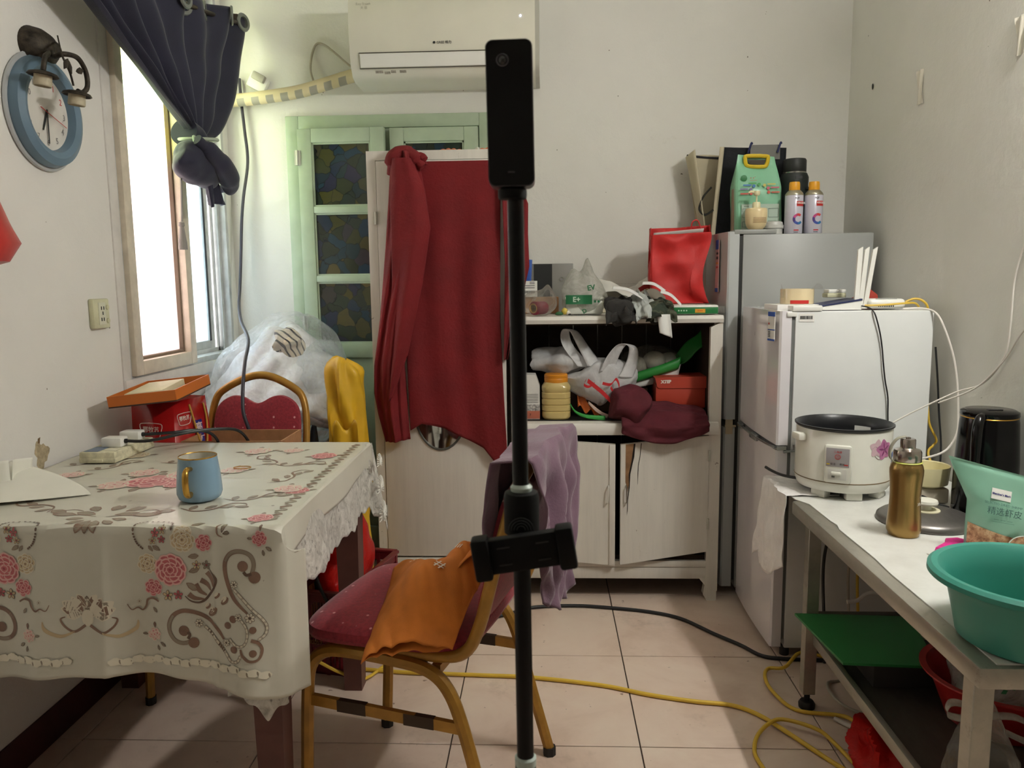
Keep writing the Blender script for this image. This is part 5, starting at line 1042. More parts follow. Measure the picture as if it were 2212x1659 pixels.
# crumpled clothes hanging over the edge
CAMO = N('camouflage_cloth'); f_ = CAMO.noise(16, 2, .5, dist=.8); CAMO.l(CAMO.ramp(f_, [(.40, lin((28, 34, 26))), (.48, lin((52, 58, 44))), (.56, lin((84, 86, 68))), (.62, lin((44, 54, 42)))]), CAMO.p.inputs['Base Color']); CAMO.p.inputs['Roughness'].default_value = .9; CAMO.bump(CAMO.noise(40, 3, .6), .4, .004)
DKC = mat('charcoal_knit', (42, 40, 38), .95, var=.15, vs=30, bump=.6, bs=120); LGC = mat('pale_grey_lining', (170, 174, 170), .9, var=.1, bump=.3, bs=60)
jk = thing('jacket', 'crumpled charcoal and camouflage jacket hanging over the cabinet top edge', 'jacket', (.335, 2.90, ZS))
def drape(x0, x1, yb, hang, hgt, seed, m, name, skew=0, th=.004):
    def f(u, v):
        x = x0+(x1-x0)*u+skew*v; t = v*(yb+hang)
        ed = -.052
        if t < yb: y = ed+yb-t; z = hgt*(1-(t/yb)**2*.55)+.002
        else: q = t-yb; y = ed-.010-.02*math.sin(min(1, q/.03)*PI/2); z = hgt*.45+.002-q
        n_ = noise.noise(Vector((u*4+seed, v*4, seed*2)))
        return (x+.012*noise.noise(Vector((u*6, v*6, seed))), y-.022*abs(n_)-.012*math.sin(u*9+seed), max(z+.030*n_*(1-.4*v), .002 if t < yb*.9 else -1)-.015*(abs(u-.5)*2)**2)
    return ob(name, MB().sheet(f, 40, 40), m, jk, solid=th)
drape(-.118, -.01, .09, .045, .055, 1, DKC, 'charcoal_sleeve'); drape(.015, .125, .10, .035, .055, 5, CAMO.m, 'camouflage_panel', .01)
jb = MB().blob((-.065, -.045, .012), (.052, .036, .046), .30, 16, 9, nu=48, nv=30); ob('charcoal_bundle', jb, DKC, jk)
ob('camouflage_bundle', MB().blob((.070, -.042, .010), (.056, .034, .040), .3, 15, 12, nu=48, nv=30), CAMO.m, jk)
drape(-.022, .055, .10, .045, .075, 9, LGC, 'pale_lining', .012, .002)
ob('white_cuff', MB().sheet(lambda u, v: (.065+.045*u+.008*v, -.084-.006*math.sin(u*6)-.006*v, .004-.066*v-.018*u*v), 12, 12), mat('white_cloth', (222, 222, 218), .8), jk, solid=.003)
for p0, p1 in (((-.09, .0, .10), (.02, -.03, .062)), ((.02, .0, .115), (.10, -.03, .085)), ((.08, -.05, .085), (.15, -.08, .035))): ob('paper_strip', MB().ribbon([p0, ((p0[0]+p1[0])/2, (p0[1]+p1[1])/2, (p0[2]+p1[2])/2+.012), p1], .028, (.2, 1, .4)), mat('white_paper_strip', (222, 222, 220), .6), jk, solid=.001)
cp_ = thing('cap', 'grey-olive cap with a rounded brim behind the crumpled jacket', 'cap', (.395, 2.99, ZS)); CAPM = mat('grey_olive_felt', (122, 116, 104), .9)
ob('brim', MB().sheet(lambda u, v: (-.045+.10*u, -.02-.05*v*math.sin(PI*u), .062+.032*math.sin(PI*u)-.050*v*(.35+.65*math.sin(PI*u))), 24, 12), CAPM, cp_, solid=.003)
ob('crown', MB().blob((.0, .03, .04), (.055, .045, .042), .1, 20, 2, nu=36, nv=22, flat=.001), mat('grey_cap_cloth', (112, 110, 108), .9), cp_)
# red non-woven bag
RNW = mat('red_nonwoven_cloth', (194, 34, 32), .6, var=.1, vs=10, bump=.3, bs=400)
rd = thing('red_bag', 'tall red non-woven bag standing on the cabinet beside the tall fridge', 'bag', (.515, 3.07, ZS+.036)); 
def rbf(u, v):
    P = [(-.105, -.055), (.105, -.06), (.115, .07), (-.10, .07)]; i = int(u*4) % 4; t = u*4-int(u*4); a, c = P[i], P[(i+1) % 4]
    x, y = a[0]+(c[0]-a[0])*t, a[1]+(c[1]-a[1])*t
    s = 1-.02*math.sin(v*6); x = x*s-.012*v; y = y*(1-.25*v); n_ = noise.noise(Vector((x*9+3, y*9, v*4)))
    edge = abs(t-.5)*2
    return (x+.016*n_*(1-edge**3)-.018*math.sin(v*5)*(1 if x > .05 else .3), y+.026*n_*(1-edge**3)+.014*math.sin(v*8+x*30)*(1-edge**2), (.292-(.030 if y < 0 else 0)*v**6)*v+.008*x*v*8*(1 if x > 0 else .4))
ob('bag_body', MB().sheet(rbf, 96, 50), RNW, rd, solid=.0018); ob('bag_base', MB().box(-.10, .105, -.05, .065, 0, .004), RNW, rd)
ob('lining', MB().sheet(lambda u, v: (-.10+.19*u, -.02+.05*v, .268+.015*u-.05*v), 12, 4), mat('white_lining', (224, 218, 210), .6), rd, solid=.001)
ob('handle', MB().tube([(.05, .03, .275), (.055, .03, .31), (.075, .03, .316), (.09, .03, .28)], .0028, 6, spline=5), RNW, rd)
# wrapped packet with green edge
gw = thing('noodle_pack', 'flat white packet with green edge lying at the cabinet corner', 'packet', (.530, 2.985, ZS)); 
ob('packet_body', MB().box(-.118, .10, -.105, .02, .0, .034, .006), mat('white_wrapper', (216, 214, 204), .35), gw); ob('green_edge', MB().box(-.116, .098, -.1062, -.104, .002, .026, .0004), mat('green_wrapper', (28, 110, 56), .35), gw)
text('▪▪▪▪', .017, frame((-.03, -.1065, .014), (-1, 0, 0), (0, 0, -1)), mat('pale_lettering', (196, 216, 196), .5, var=0), gw); ob('orange_mark', MB().box(.015, .052, -.1068, -.1061, .006, .020), mat('amber_print', (214, 150, 40), .5), gw); text('▪▪▪', .012, frame((.033, -.107, .013), (-1, 0, 0), (0, 0, -1)), PRR, gw)
text('▪▪▪▪▪▪', .026, frame((-.005, -.045, .0345), (-1, 0, 0), (0, -1, 0)), GRN, gw); ob('bowl_mark', MB().lathe([(.011, 0), (.017, .0002), (.015, .0004)], 20, M=Matrix.Translation((.078, -.05, .0343)) @ Matrix.Diagonal((1, 1.6, 1, 1))), GRN, gw)
ob('clear_end', MB().box(.098, .125, -.10, .02, .004, .028, .004), CLR2, gw)

# ------------------------------------------------------------------ inside the open shelf
ZH = .6975
jr = thing('jar', 'square ribbed jar of yellow powder with orange screw lid on the shelf', 'jar', (.038, 2.935, ZH)); JB = mat('yellow_jar_contents', (200, 178, 116), .3, var=.05, coat=.6)
def sqlathe(prof, n=48, e=.45):
    b = MB(); vs = []; sg = lambda x: math.copysign(abs(x)**e, x)
    for r, z, k in prof:
        for i in range(n):
            a = 2*PI*i/n; cx, cy = math.cos(a), math.sin(a); sx_, sy_ = sg(cx), sg(cy)
            vs.append((r*(cx*(1-k)+sx_*k), r*(cy*(1-k)+sy_*k), z))
    b.add(vs, [(j*n+i, j*n+(i+1) % n, (j+1)*n+(i+1) % n, (j+1)*n+i) for j in range(len(prof)-1) for i in range(n)], 0, True); return b
pr_ = [(.0001, 0, .7), (.048, 0, .7), (.053, .006, .7)]
for k in range(4): z = .010+.024*k; pr_ += [(.0545, z, .7), (.0545, z+.017, .7), (.0515, z+.0195, .7), (.0515, z+.0215, .7)]
pr_ += [(.0545, .108, .7), (.0545, .122, .7), (.047, .134, .5), (.041, .140, .2)]
ob('jar_body', sqlathe(pr_), JB, jr); ob('lid', MB().lathe([(.040, .136), (.044, .138), (.0445, .152), (.0435, .154), (.0445, .156), (.044, .166), (.041, .169), (.0001, .169)], 40), mat('orange_plastic_lid', (216, 138, 30), .4), jr)
text('kz', .014, frame((-.012, -.0532, .112), (1, 0, .1), (0, 0, 1)), PRK, jr)
cb2 = thing('carton', 'white and terracotta tea carton left of the yellow jar', 'carton', (-.060, 2.94, ZH)); ob('carton_body', MB().prism([(-.045, 0), (.036, 0), (.036, .125), (.020, .168), (-.045, .170)], -.04, .03, 'y'), mat('white_carton', (222, 220, 214), .6), cb2)
ob('terracotta_band', MB().box(-.0455, .0365, -.0408, .0308, .002, .032), mat('terracotta_print', (178, 100, 78), .6), cb2); ob('hatched_band', MB().box(-.0455, .0365, -.0408, .0308, .032, .056), mat('hatched_print', (176, 172, 168), .6, var=.5, vs=120), cb2)
for i in range(6): ob('print_line', MB().box(-.02, .03, -.0410, -.0403, .064+.006*i, .0655+.006*i), GRP, cb2)
text('7', .014, frame((.0, -.0412, .016), (1, 0, 0), (0, 0, 1)), PRK, cb2)
# vest carrier bag with red print
vb = thing('carrier_bag', 'white plastic carrier bag with red print and two loose handles on the shelf', 'bag', (.21, 2.975, .80)); VB = film('white_carrier_film', (244, 244, 244), .68, .3, .2, .8, 12)
vm = MB().blob((.0, .0, .03), (.125, .07, .085), .26, 11, 3, nu=80, nv=50); vm.v = [(x+.25*(z-.03)*(x > 0)*.6, y, z+.02*(x*6)*(x > 0)) for x, y, z in vm.v]; ob('bag_body', vm, VB, vb)
ob('bag_body_left', MB().blob((-.17, .03, .110), (.105, .075, .055), .32, 12, 6, nu=56, nv=34), VB, vb)
for P, w_ in (([(-.06, -.03, .09), (-.125, -.03, .17), (-.135, -.02, .225), (-.105, -.01, .225), (-.07, -.02, .17), (-.02, -.035, .09)], [.07, .05, .034, .036, .05, .075]), ([(.02, -.05, .07), (.04, -.06, .13), (.075, -.06, .175), (.115, -.05, .165), (.115, -.04, .11), (.09, -.05, .05)], [.065, .05, .034, .036, .05, .065])): ob('handle', MB().ribbon(P, w_, (1, .5, -.15), cup=.006, n=6), VB, vb, solid=.0008)
rpr = MB()
for P, w_ in (([(-.055, .045), (-.03, .025), (.0, .0), (.03, -.03), (.055, -.045)], .016), ([(-.06, .05), (-.068, .03), (-.05, .022), (-.03, .035)], .010), ([(.0, .035), (.03, .03), (.05, .05), (.062, .02), (.045, .0), (.03, .02)], .011), ([(.05, -.04), (.075, -.03), (.085, -.01)], .005)):
    rpr.ribbon([(x, -.079-.012*math.cos(x*9), z) for x, z in P], w_, (.3, 0, 1))
ob('red_print', rpr, mat('red_bag_print', (190, 34, 40), .5, var=0), vb)
# bag of green edged packs
gn = thing('snack_bag', 'clear bag with green edges holding white buns on the shelf', 'bag', (.43, 3.12, .822)); GNF = mat('green_plastic', (48, 142, 60), .35, var=.1)
ob('bag_film', MB().blob((-.02, -.01, .06), (.125, .07, .075), .12, 10, 2, nu=56, nv=34), CLR2, gn)
for p in ((-.07, -.01, .055), (.0, -.02, .075), (-.02, .02, .05), (.06, -.0, .07)): ob('bun', MB().blob(p, (.045, .038, .036), .08, 20, int(p[0]*100), nu=28, nv=18), mat('pale_bun', (214, 210, 192), .7), gn)
ob('green_edge', MB().ribbon([(-.16, -.07, -.015), (-.09, -.075, .01), (.02, -.08, .045), (.09, -.075, .07)], [.03, .042, .042, .05], (.2, 0, 1), cup=.01), GNF, gn, solid=.002)
ob('white_back', MB().ribbon([(-.15, -.066, -.03), (-.03, -.07, .005), (.09, -.07, .035)], [.02, .05, .06], (.2, 0, 1)), mat('white_pack', (222, 220, 214), .5), gn, solid=.002)
ob('green_top', MB().sheet(lambda u, v: (.04+.15*u, -.05+.03*v, .055+.115*u**1.3+.055*(v-.5)*(.5+u)+.008*math.sin(u*9+v*3)), 24, 10), GNF, gn, solid=.002)
bk_ = thing('brown_box', 'low brown carton at the back of the shelf under the carrier bag', 'carton', (.24, 3.14, ZH)); ob('carton_body', MB().box(-.20, .16, -.08, .10, 0, .095, .003), mat('dark_card', (88, 64, 44), .8), bk_)
# shoe box
sx_ = thing('shoe_box', 'orange-red shoe box with slanted lid on the right of the shelf', 'box', (.510, 3.02, ZH)); SBX = mat('coral_red_card', (186, 66, 46), .5, var=.04)
ob('box_body', MB().box(-.090, .098, -.045, .08, .028, .118, .002), SBX, sx_); ob('lid', MB().prism([(-.094, .146), (.10, .150), (.10, .105), (-.078, .105), (-.086, .112)], -.049, .084, 'y'), SBX, sx_); ob('riser', MB().box(-.09, .095, -.03, .08, 0, .028), DARKW, sx_)
text('XTEP', .016, frame((-.052, -.0495, .130), (1, 0, .03), (.25, 0, 1)), mat('pale_logo_print', (240, 226, 214), .5, var=0), sx_, bold=.0012)
# maroon cloth spilling over the shelf edge
MAR = mat('maroon_cloth', (82, 18, 30), .9, var=.12, vs=10, bump=.4, bs=180)
mr = thing('maroon_cloth', 'maroon garment bundled on the shelf and spilling over its edge', 'cloth', (.40, 2.88, ZH)); 
ob('bundle', MB().blob((-.085, .0, .055), (.090, .075, .072), .24, 10, 5, nu=56, nv=36, flat=.0005), MAR, mr)
def mf(u, v):
    x = -.125+.315*u; t = v
    z = .055*(1-t)**1.2*(.55+.45*math.sin(u*PI*.9+.5))+.004-.078*max(0, (t-.45)/.55)*(.25+.75*math.sin(PI*(.12+.8*u))); y = .05-.125*min(1, t*1.45)-.012*math.sin(u*8+t*3)
    return (x, y-.018*noise.noise(Vector((u*5, v*5, 2))), z+.012*noise.noise(Vector((u*5, v*6, 4)))*(1-t))
ob('spill', MB().sheet(mf, 50, 40), MAR, mr, solid=.010)
og2 = thing('orange_snack', 'torn orange snack wrapper lying behind the yellow jar', 'wrapper', (.165, 2.95, ZH)); ob('wrapper', MB().sheet(lambda u, v: (-.045+.09*u, -.02+.05*v, .005+.085*(1-u)*(.4+.6*v)+.012*math.sin(u*14+v*4)), 20, 12), mat('orange_wrapper', (178, 88, 30), .35), og2, solid=.002)
ob('torn_edge', MB().ribbon([(-.005, -.025, .06), (.02, -.03, .035), (.045, -.035, .018), (.068, -.035, .006)], [.008, .014, .012, .016], (.3, 0, 1)), mat('pink_white_paper', (214, 186, 172), .6), og2, solid=.002)
gst = thing('green_strap', 'green plastic strap lying on the dark shelf beside the jar', 'strap', (.16, 2.90, ZH)); ob('strap', MB().ribbon([(-.07, .02, .055), (-.05, .0, .028), (-.01, -.012, .012), (.06, -.018, .006)], [.006, .009, .014, .018], (.1, .4, 1), cup=.002), GNF, gst, solid=.002)

# ------------------------------------------------------------------ on top of the tall refrigerator
ZF = 1.3765
tt = thing('tote_bag', 'open black and cream canvas tote bag against the wall on the tall fridge', 'tote bag', (.76, 3.22, ZF)); CAN = mat('cream_canvas', (196, 186, 160), .9, bump=.3, bs=300); BKC = mat('black_canvas', (22, 24, 30), .9, bump=.3, bs=300, var=.2, vs=50)
ob('front_panel', MB().sheet(lambda u, v: (-.090+.022*v+(.262-.008*v)*u, -.045+.02*v+.006*math.sin(u*5), .352*v-.008*u*v), 20, 20), BKC, tt, solid=.003)
ob('edge_binding', MB().sheet(lambda u, v: (-.105+.034*v+.017*u, -.047+.02*v-.001, .352*v), 2, 20), CAN, tt, solid=.004)
ob('back_panel', MB().sheet(lambda u, v: (-.13-.055*v+(.26+.055*v)*u, .075-.02*v, .330*v+.006*math.sin(u*7)), 20, 20), CAN, tt, solid=.003)
ob('side_panel', MB().sheet(lambda u, v: (-.115+.0*v-(.07*v+.01)*math.sin(PI*(.25+.5*u)), -.045+.12*u, .012+.33*v-.02*math.sin(PI*u)*v), 12, 16), CAN, tt, solid=.003)
ob('dark_rim', MB().tube([(-.185, .055, .334), (-.12, .055, .326), (-.06, .055, .322), (-.02, .055, .32)], .005, 6, spline=4), mat('dark_binding', (48, 48, 54), .8), tt)
ob('inner_strap', MB().ribbon([(-.10, -.02, .20), (-.135, -.03, .16), (-.150, -.03, .115), (-.125, -.03, .09), (-.09, -.03, .11)], .03, (.2, 1, .2), cup=.004), mat('dark_olive_strap', (40, 40, 34), .8), tt, solid=.003)
ob('cardboard', MB().box(.045, .16, -.038, -.034, .30, .356), mat('grey_board', (128, 126, 122), .7), tt)
for x in (.045, .158): ob('blue_tie', MB().tube([(x-.01, -.045, .325), (x, -.048, .36), (x+.008, -.03, .362)], .004, 6, spline=4), mat('dark_blue_tie', (36, 44, 92), .7), tt)
rc = thing('rice_bag', 'mint green rice bag with yellow handle on the tall fridge', 'rice bag', (.808, 3.085, ZF)); MNT = mat('mint_plastic_bag', (136, 196, 160), .35, var=.06, vs=8, coat=.3)
def ricef(u, v):
    P = rrect(-.088, .088, -.05, .05, .02, 3); n = len(P); t = u*n; i = int(t) % n; k = t-int(t); a, c = P[i], P[(i+1) % n]; x, y = a[0]+(c[0]-a[0])*k, a[1]+(c[1]-a[1])*k
    w = 1 if v < .62 else 1-.22*((v-.62)/.38); d = 1 if v < .55 else max(.03, 1-((v-.55)/.36)**1.3) if v < .91 else .03
    return (x*w-.006*v, y*d*(1+.12*math.sin(v*PI))+.005*math.sin(x*40+v*9), .300*v-.012*v*x*5)
ob('bag_body', MB().sheet(ricef, 64, 44), MNT, rc)
ob('side_gusset', MB().sheet(lambda u, v: (-.0895-.004*math.sin(PI*u), -.03+.05*u, .006+.17*v), 4, 10), mat('bronze_gusset', (150, 128, 108), .5), rc, solid=.001)
hx_ = [(-.043, .298), (.030, .296), (.036, .288), (.033, .268), (.022, .258), (-.034, .260), (-.046, .270), (-.049, .288)]
ob('handle', MB().tube([(x, -.012, z) for x, z in hx_], .0075, 8, closed=True, spline=3), mat('yellow_plastic_handle', (216, 186, 40), .4), rc); ob('handle_hole', MB().prism([(-.040, .284), (.027, .283), (.022, .266), (-.03, .267)], -.012, -.008, 'y'), DKG, rc)
yy = -.0585
ob('logo_disc', MB().lathe([(.0001, .0003), (.011, .0003), (.0118, 0)], 24, M=frame((-.060, yy+.012, .212), (1, 0, 0), (0, 0, 1))), mat('leaf_green_print', (44, 122, 66), .5), rc); text('▪ ▪°', .012, frame((-.028, yy+.008, .212), (1, 0, 0), (0, 0, 1)), PRR, rc); text('▪▪▪▪▪▪▪', .007, frame((-.026, yy+.006, .203), (1, 0, 0), (0, 0, 1)), PRR, rc)
cols = [(196, 60, 50), (120, 110, 150), (60, 120, 180), (70, 160, 80), (190, 180, 90), (196, 90, 110), (210, 90, 70)]
for i in range(7):
    a = PI*1.12-i*.62; c = (-.004+.034*math.cos(a), yy-.003, .163+.024*math.sin(a)); m_ = mat('print_dot_%d' % i, cols[i], .5, var=0)
    ob('print_dot', MB().lathe([(.0001, .0003), (.0058, .0003), (.006, 0)], 16, M=frame(c, (1, 0, 0), (0, 0, 1))), m_, rc)
    sgn = 1 if math.cos(a) > 0 else -1; ob('print_bar', MB().box(min(c[0]+sgn*.010, c[0]+sgn*.040), max(c[0]+sgn*.010, c[0]+sgn*.040), yy-.0036, yy-.0030, c[2]-.002+.004*math.sin(a), c[2]+.003+.004*math.sin(a)), m_, rc)
ob('info_panel', MB().box(-.070, .070, yy-.004, yy-.0035, .006, .115), mat('grey_mint_print', (176, 196, 180), .5), rc)
for x0, x1, z0, z1 in ((-.066, -.030, .066, .098), (-.026, .010, .066, .098), (.030, .066, .066, .098), (-.066, -.045, .03, .05), (.03, .06, .02, .052)): ob('print_frame', MB().tube([(x0, yy-.0046, z0), (x1, yy-.0046, z0), (x1, yy-.0046, z1), (x0, yy-.0046, z1)], .0006, 4, closed=True), PRK, rc)
text('▪▪▪▪', .009, frame((-.052, yy-.0046, .106), (1, 0, 0), (0, 0, 1)), PRK, rc)
pm_ = thing('pump_bottle', 'cream lotion bottle with pump dispenser on the tall fridge', 'bottle', (.777, 2.962, 1.3925)); CRB = mat('cream_bottle_plastic', (226, 206, 160), .35, var=.03)
ob('bottle', MB().lathe([(.0001, 0), (.022, 0), (.033, .010), (.038, .026), (.039, .045), (.0395, .048), (.0395, .066), (.0385, .074), (.036, .077), (.013, .078)], 36), CRB, pm_); ob('collar', MB().lathe([(.0145, .078), (.0145, .097), (.012, .100), (.006, .100)], 24), mat('cream_pump_plastic', (230, 222, 180), .4), pm_)
ob('pump_head', MB().tube([(0, 0, .10), (0, 0, .126)], .0032, 8).lathe([(.0001, .140), (.012, .140), (.012, .128), (.009, .124), (.003, .124)], 20).tube([(-.008, 0, .136), (-.022, 0, .1385), (-.030, 0, .134)], [.006, .0045, .003], 8), MATS['cream_pump_plastic'], pm_)
for i in range(6): ob('print_line', MB().lathe([(.0394-.0006*(i > 3)*(i-3), .024+.0042*i), (.0394-.0006*(i > 3)*(i-3)+.0002, .0255+.0042*i)], 16, a0=-PI*.66, a1=-PI*.22), mat('brown_fine_print', (150, 112, 80), .6), pm_)
ct = thing('container', 'low white and silver round tin beside the lotion bottle', 'tin', (.851, 3.0, ZF)); ob('tin_body', MB().lathe([(.0001, 0), (.034, 0), (.034, .020), (.038, .022), (.038, .033), (.035, .035), (.033, .045), (.026, .048), (.0001, .048)], 32), mat('silver_white_plastic', (196, 196, 190), .35), ct)
th_ = thing('thermos', 'large dark thermos jug with a black cap behind the spray cans', 'thermos', (.962, 3.13, ZF)); DKT = mat('dark_green_black_plastic', (32, 38, 36), .5, var=.06)
ob('jug_body', MB().lathe([(.0001, 0), (.052, 0), (.054, .01), (.054, .165), (.052, .195), (.053, .20), (.053, .222), (.047, .236)], 40), DKT, th_); ob('neck_ring', MB().lathe([(.044, .236), (.0445, .241), (.042, .242)], 36), mat('steel_ring', (180, 180, 176), .25, .9), th_); ob('cap', MB().lathe([(.042, .241), (.0435, .243), (.0435, .285), (.040, .291), (.0001, .291)], 36), mat('black_cap_plastic', (38, 40, 38), .5), th_)
ob('spout_slot', MB().box(-.01, .014, -.0545, -.052, .212, .222), PRK, th_); ob('side_handle', MB().tube([(.035, -.045, .175), (.05, -.062, .16), (.05, -.064, .10), (.035, -.045, .085)], .008, 8, spline=5), DKT, th_)
CANW = mat('white_printed_can', (206, 204, 216), .3, .15, var=.03); CANC = mat('orange_can_cap', (232, 164, 40), .4); MET = mat('can_metal', (178, 172, 150), .3, .8)
can0 = None
for k, x in enumerate((.917, .988)):
    if can0 is None:
        cn_ = thing('spray_can', 'white aerosol can with orange cap standing next to the silver tin', 'spray can', (x, 2.975, ZF), (0, 0, .12), 'aerosol cans')
        ob('can_body', MB().lathe([(.0001, 0), (.030, 0), (.0325, .003), (.0325, .138), (.0315, .140)], 36), CANW, cn_); ob('shoulder', MB().lathe([(.0325, .138), (.033, .141), (.030, .147), (.022, .156), (.020, .157)], 36), MET, cn_)
        ob('cap', MB().lathe([(.0185, .154), (.0195, .157), (.0190, .180), (.0175, .187), (.0001, .188)], 30), CANC, cn_)
        def arc(r0, r1, zc, rr, a0, a1, m_, nm): 
            b = MB()
            def f(u, v): 
                t = a0+(a1-a0)*u; q = rr[0]+(rr[1]-rr[0])*v; th2 = (q*math.cos(t)/.0328)-PI/2+.10; return (.0329*math.cos(th2), .0329*math.sin(th2), zc+q*math.sin(t))
            return ob(nm, b.sheet(f, 14, 2), m_, cn_)
        for i, c_ in enumerate(((200, 60, 60), (180, 60, 120), (70, 50, 120), (50, 70, 150), (40, 110, 160))): arc(0, 0, .052, (.011, .020), .9+i*.95, .9+(i+1)*.95, mat('ring_print_%d' % i, c_, .4, var=0), 'colour_ring')
        def wrap(x0, x1, z0, z1, m_, nm): return ob(nm, MB().sheet(lambda u, v: (.0330*math.cos(-PI/2+(x0+(x1-x0)*u)/.033), .0330*math.sin(-PI/2+(x0+(x1-x0)*u)/.033), z0+(z1-z0)*v), 8, 1), m_, cn_)
        wrap(-.004, .032, .098, .116, PRR, 'red_block'); wrap(-.012, .006, .010, .014, PRR, 'red_bar'); wrap(-.012, .004, .004, .006, PRK, 'black_bar')
        text('AEROSOL', .009, frame((.0125, -.0335, .109), (.94, .34, 0), (0, 0, 1)), PRW, cn_, bold=.0003); text('7CF', .009, frame((-.003, -.0336, .126), (1, -.05, 0), (.3, 0, 1)), PRK, cn_, bold=.0003)
        can0 = cn_
    else:
        c2 = can0.copy(); COL.objects.link(c2); c2.location = (x, 2.975, ZF); c2['label'] = 'white aerosol can with orange cap standing farther from the silver tin'
        for ch in list(can0.children): d_ = ch.copy(); COL.objects.link(d_); d_.parent = c2

# ------------------------------------------------------------------ on top of the short white refrigerator
ZW = 1.1135
tp = thing('tape_roll', 'wide roll of clear packing tape on the white fridge', 'tape roll', (.812, 2.57, ZW+.019)); 
ob('tape', MB().lathe([(.040, 0), (.0515, 0), (.052, .003), (.052, .045), (.0515, .048), (.040, .048), (.040, 0)], 44), mat('amber_clear_tape', (226, 208, 168), .2, coat=.6, var=.08), tp); ob('card_core', MB().lathe([(.0400, .002), (.0385, .002), (.0385, .046), (.0400, .046)], 36), CARD, tp); ob('red_label', MB().lathe([(.0526, .001), (.0526, .012)], 14, a0=-PI*.72, a1=-PI*.36), PRR, tp)
ob('loose_film', MB().sheet(lambda u, v: (.03+.04*u, -.04-.01*v+.01*u, .046+.02*v*math.sin(u*3)), 6, 4).sheet(lambda u, v: (-.058+.02*u, -.02, .02+.045*v*(1-u)), 6, 4), CLR2, tp)
bs_ = thing('booklet', 'folded paper leaflet lying under the tape roll on the white fridge', 'leaflet', (.80, 2.57, ZW)); ob('leaflet', MB().box(-.07, .06, -.07, .08, .0, .018, .002), PRW, bs_)
rt_ = thing('router', 'dark blue and white wifi router with tall white antennas on the white fridge', 'router', (.93, 2.52, ZW)); 
ob('casing', MB().prism([(-.075, .002), (.045, .002), (.045, .030), (-.075, .012)], -.06, .06, 'y'), WPL, rt_); ob('blue_top', MB().prism([(-.078, .0125), (.046, .0305), (.046, .036), (-.078, .016)], -.062, .062, 'y'), mat('navy_router_plastic', (40, 46, 84), .4), rt_)
for i, (x, y, l) in enumerate(((.030, -.052, .010), (.047, -.040, .021), (.066, -.028, .036))): ob('antenna', MB().prism([(x-.007, .004), (x+.007, .004), (x+l*.7+.006, .194), (x+l*.7-.008, .184)], y-.005, y+.005, 'y'), WPL, rt_)
ob('antenna_hinge', MB().tube([(.044, -.05, .012), (.044, .05, .012)], .008, 10), WPL, rt_)
sb_ = thing('adapter', 'small pale box resting on the blue router', 'adapter', (.935, 2.585, ZW+.0375)); ob('adapter_body', MB().box(-.03, .03, -.025, .025, 0, .014, .003), YP, sb_); ob('adapter_top', MB().box(-.026, .030, -.024, .024, .014, .026, .003), WPL, sb_)
md = thing('modem', 'white rounded modem box with vent slots on the white fridge', 'modem', (1.058, 2.52, ZW)); ob('casing', MB().box(-.056, .056, -.05, .05, .004, .034, .011, seg=3), WPL, md)
for i in range(9): ob('vent_slot', MB().box(-.028+.0055*i, -.0255+.0055*i, -.0506, -.0498, .009, .015), PRK, md)
ob('top_vents', MB().box(-.035, .03, -.0445, -.043, .0335, .0345), GSK, md); ob('port', MB().box(.050, .062, -.03, -.018, .016, .026), mat('dark_port', (70, 62, 40), .5), md)
rp_ = thing('red_envelope', 'red paper envelope standing behind the modem', 'envelope', (1.02, 2.585, ZW)); ob('envelope', MB().prism([(-.05, 0), (.06, 0), (.052, .045), (.03, .062), (-.04, .03)], -.003, .003, 'y'), mat('red_envelope_paper', (172, 60, 44), .6), rp_)
YC = mat('yellow_cable_sheath', (220, 182, 62), .45)
tag(ob('network_cable', MB().tube([(.985, 2.462, 1.128), (1.04, 2.452, 1.130), (1.10, 2.452, 1.134), (1.135, 2.46, 1.134), (1.155, 2.475, 1.122)], .0032, 8, spline=6), YC), 'yellow network cable running along the front of the modem', 'cable')
tag(ob('network_cable', MB().tube([(1.121, 2.50, 1.1345), (1.15, 2.50, 1.146), (1.175, 2.495, 1.140), (1.19, 2.49, 1.115), (1.193, 2.50, 1.05), (1.196, 2.52, .95), (1.205, 2.50, .86), (1.194, 2.46, .80), (1.197, 2.45, .755), (1.215, 2.44, .71), (1.205, 2.44, .69), (1.183, 2.42, .672), (1.19, 2.40, .60), (1.20, 2.43, .35), (1.16, 2.40, .02)], .0036, 8, spline=6), YC), 'yellow network cable dropping behind the white fridge along the wall', 'cable')
tag(ob('adapter_cable', MB().tube([(.975, 2.462, 1.127), (.985, 2.428, 1.122), (.995, 2.409, 1.105), (1.012, 2.408, 1.05), (1.022, 2.409, 1.0), (1.028, 2.408, .95), (1.036, 2.409, .90), (1.046, 2.408, .85), (1.050, 2.41, .79), (1.056, 2.41, .70), (1.06, 2.41, .60)], .0022, 8, spline=6), BLK), 'thin black router cable hanging down the side of the white fridge', 'cable')
WCB = mat('white_cable_sheath', (226, 220, 212), .4)
tag(ob('white_cable', MB().tube([(1.10, 2.46, 1.117), (1.15, 2.44, 1.118), (1.172, 2.40, 1.105), (1.185, 2.37, 1.06), (1.205, 2.35, .98), (1.216, 2.34, .90), (1.219, 2.33, .81), (1.214, 2.32, .755), (1.18, 2.31, .705), (1.12, 2.30, .685), (1.06, 2.29, .68)], .0032, 8, spline=6), WCB), 'white cable looping from the modem down beside the white fridge', 'cable')
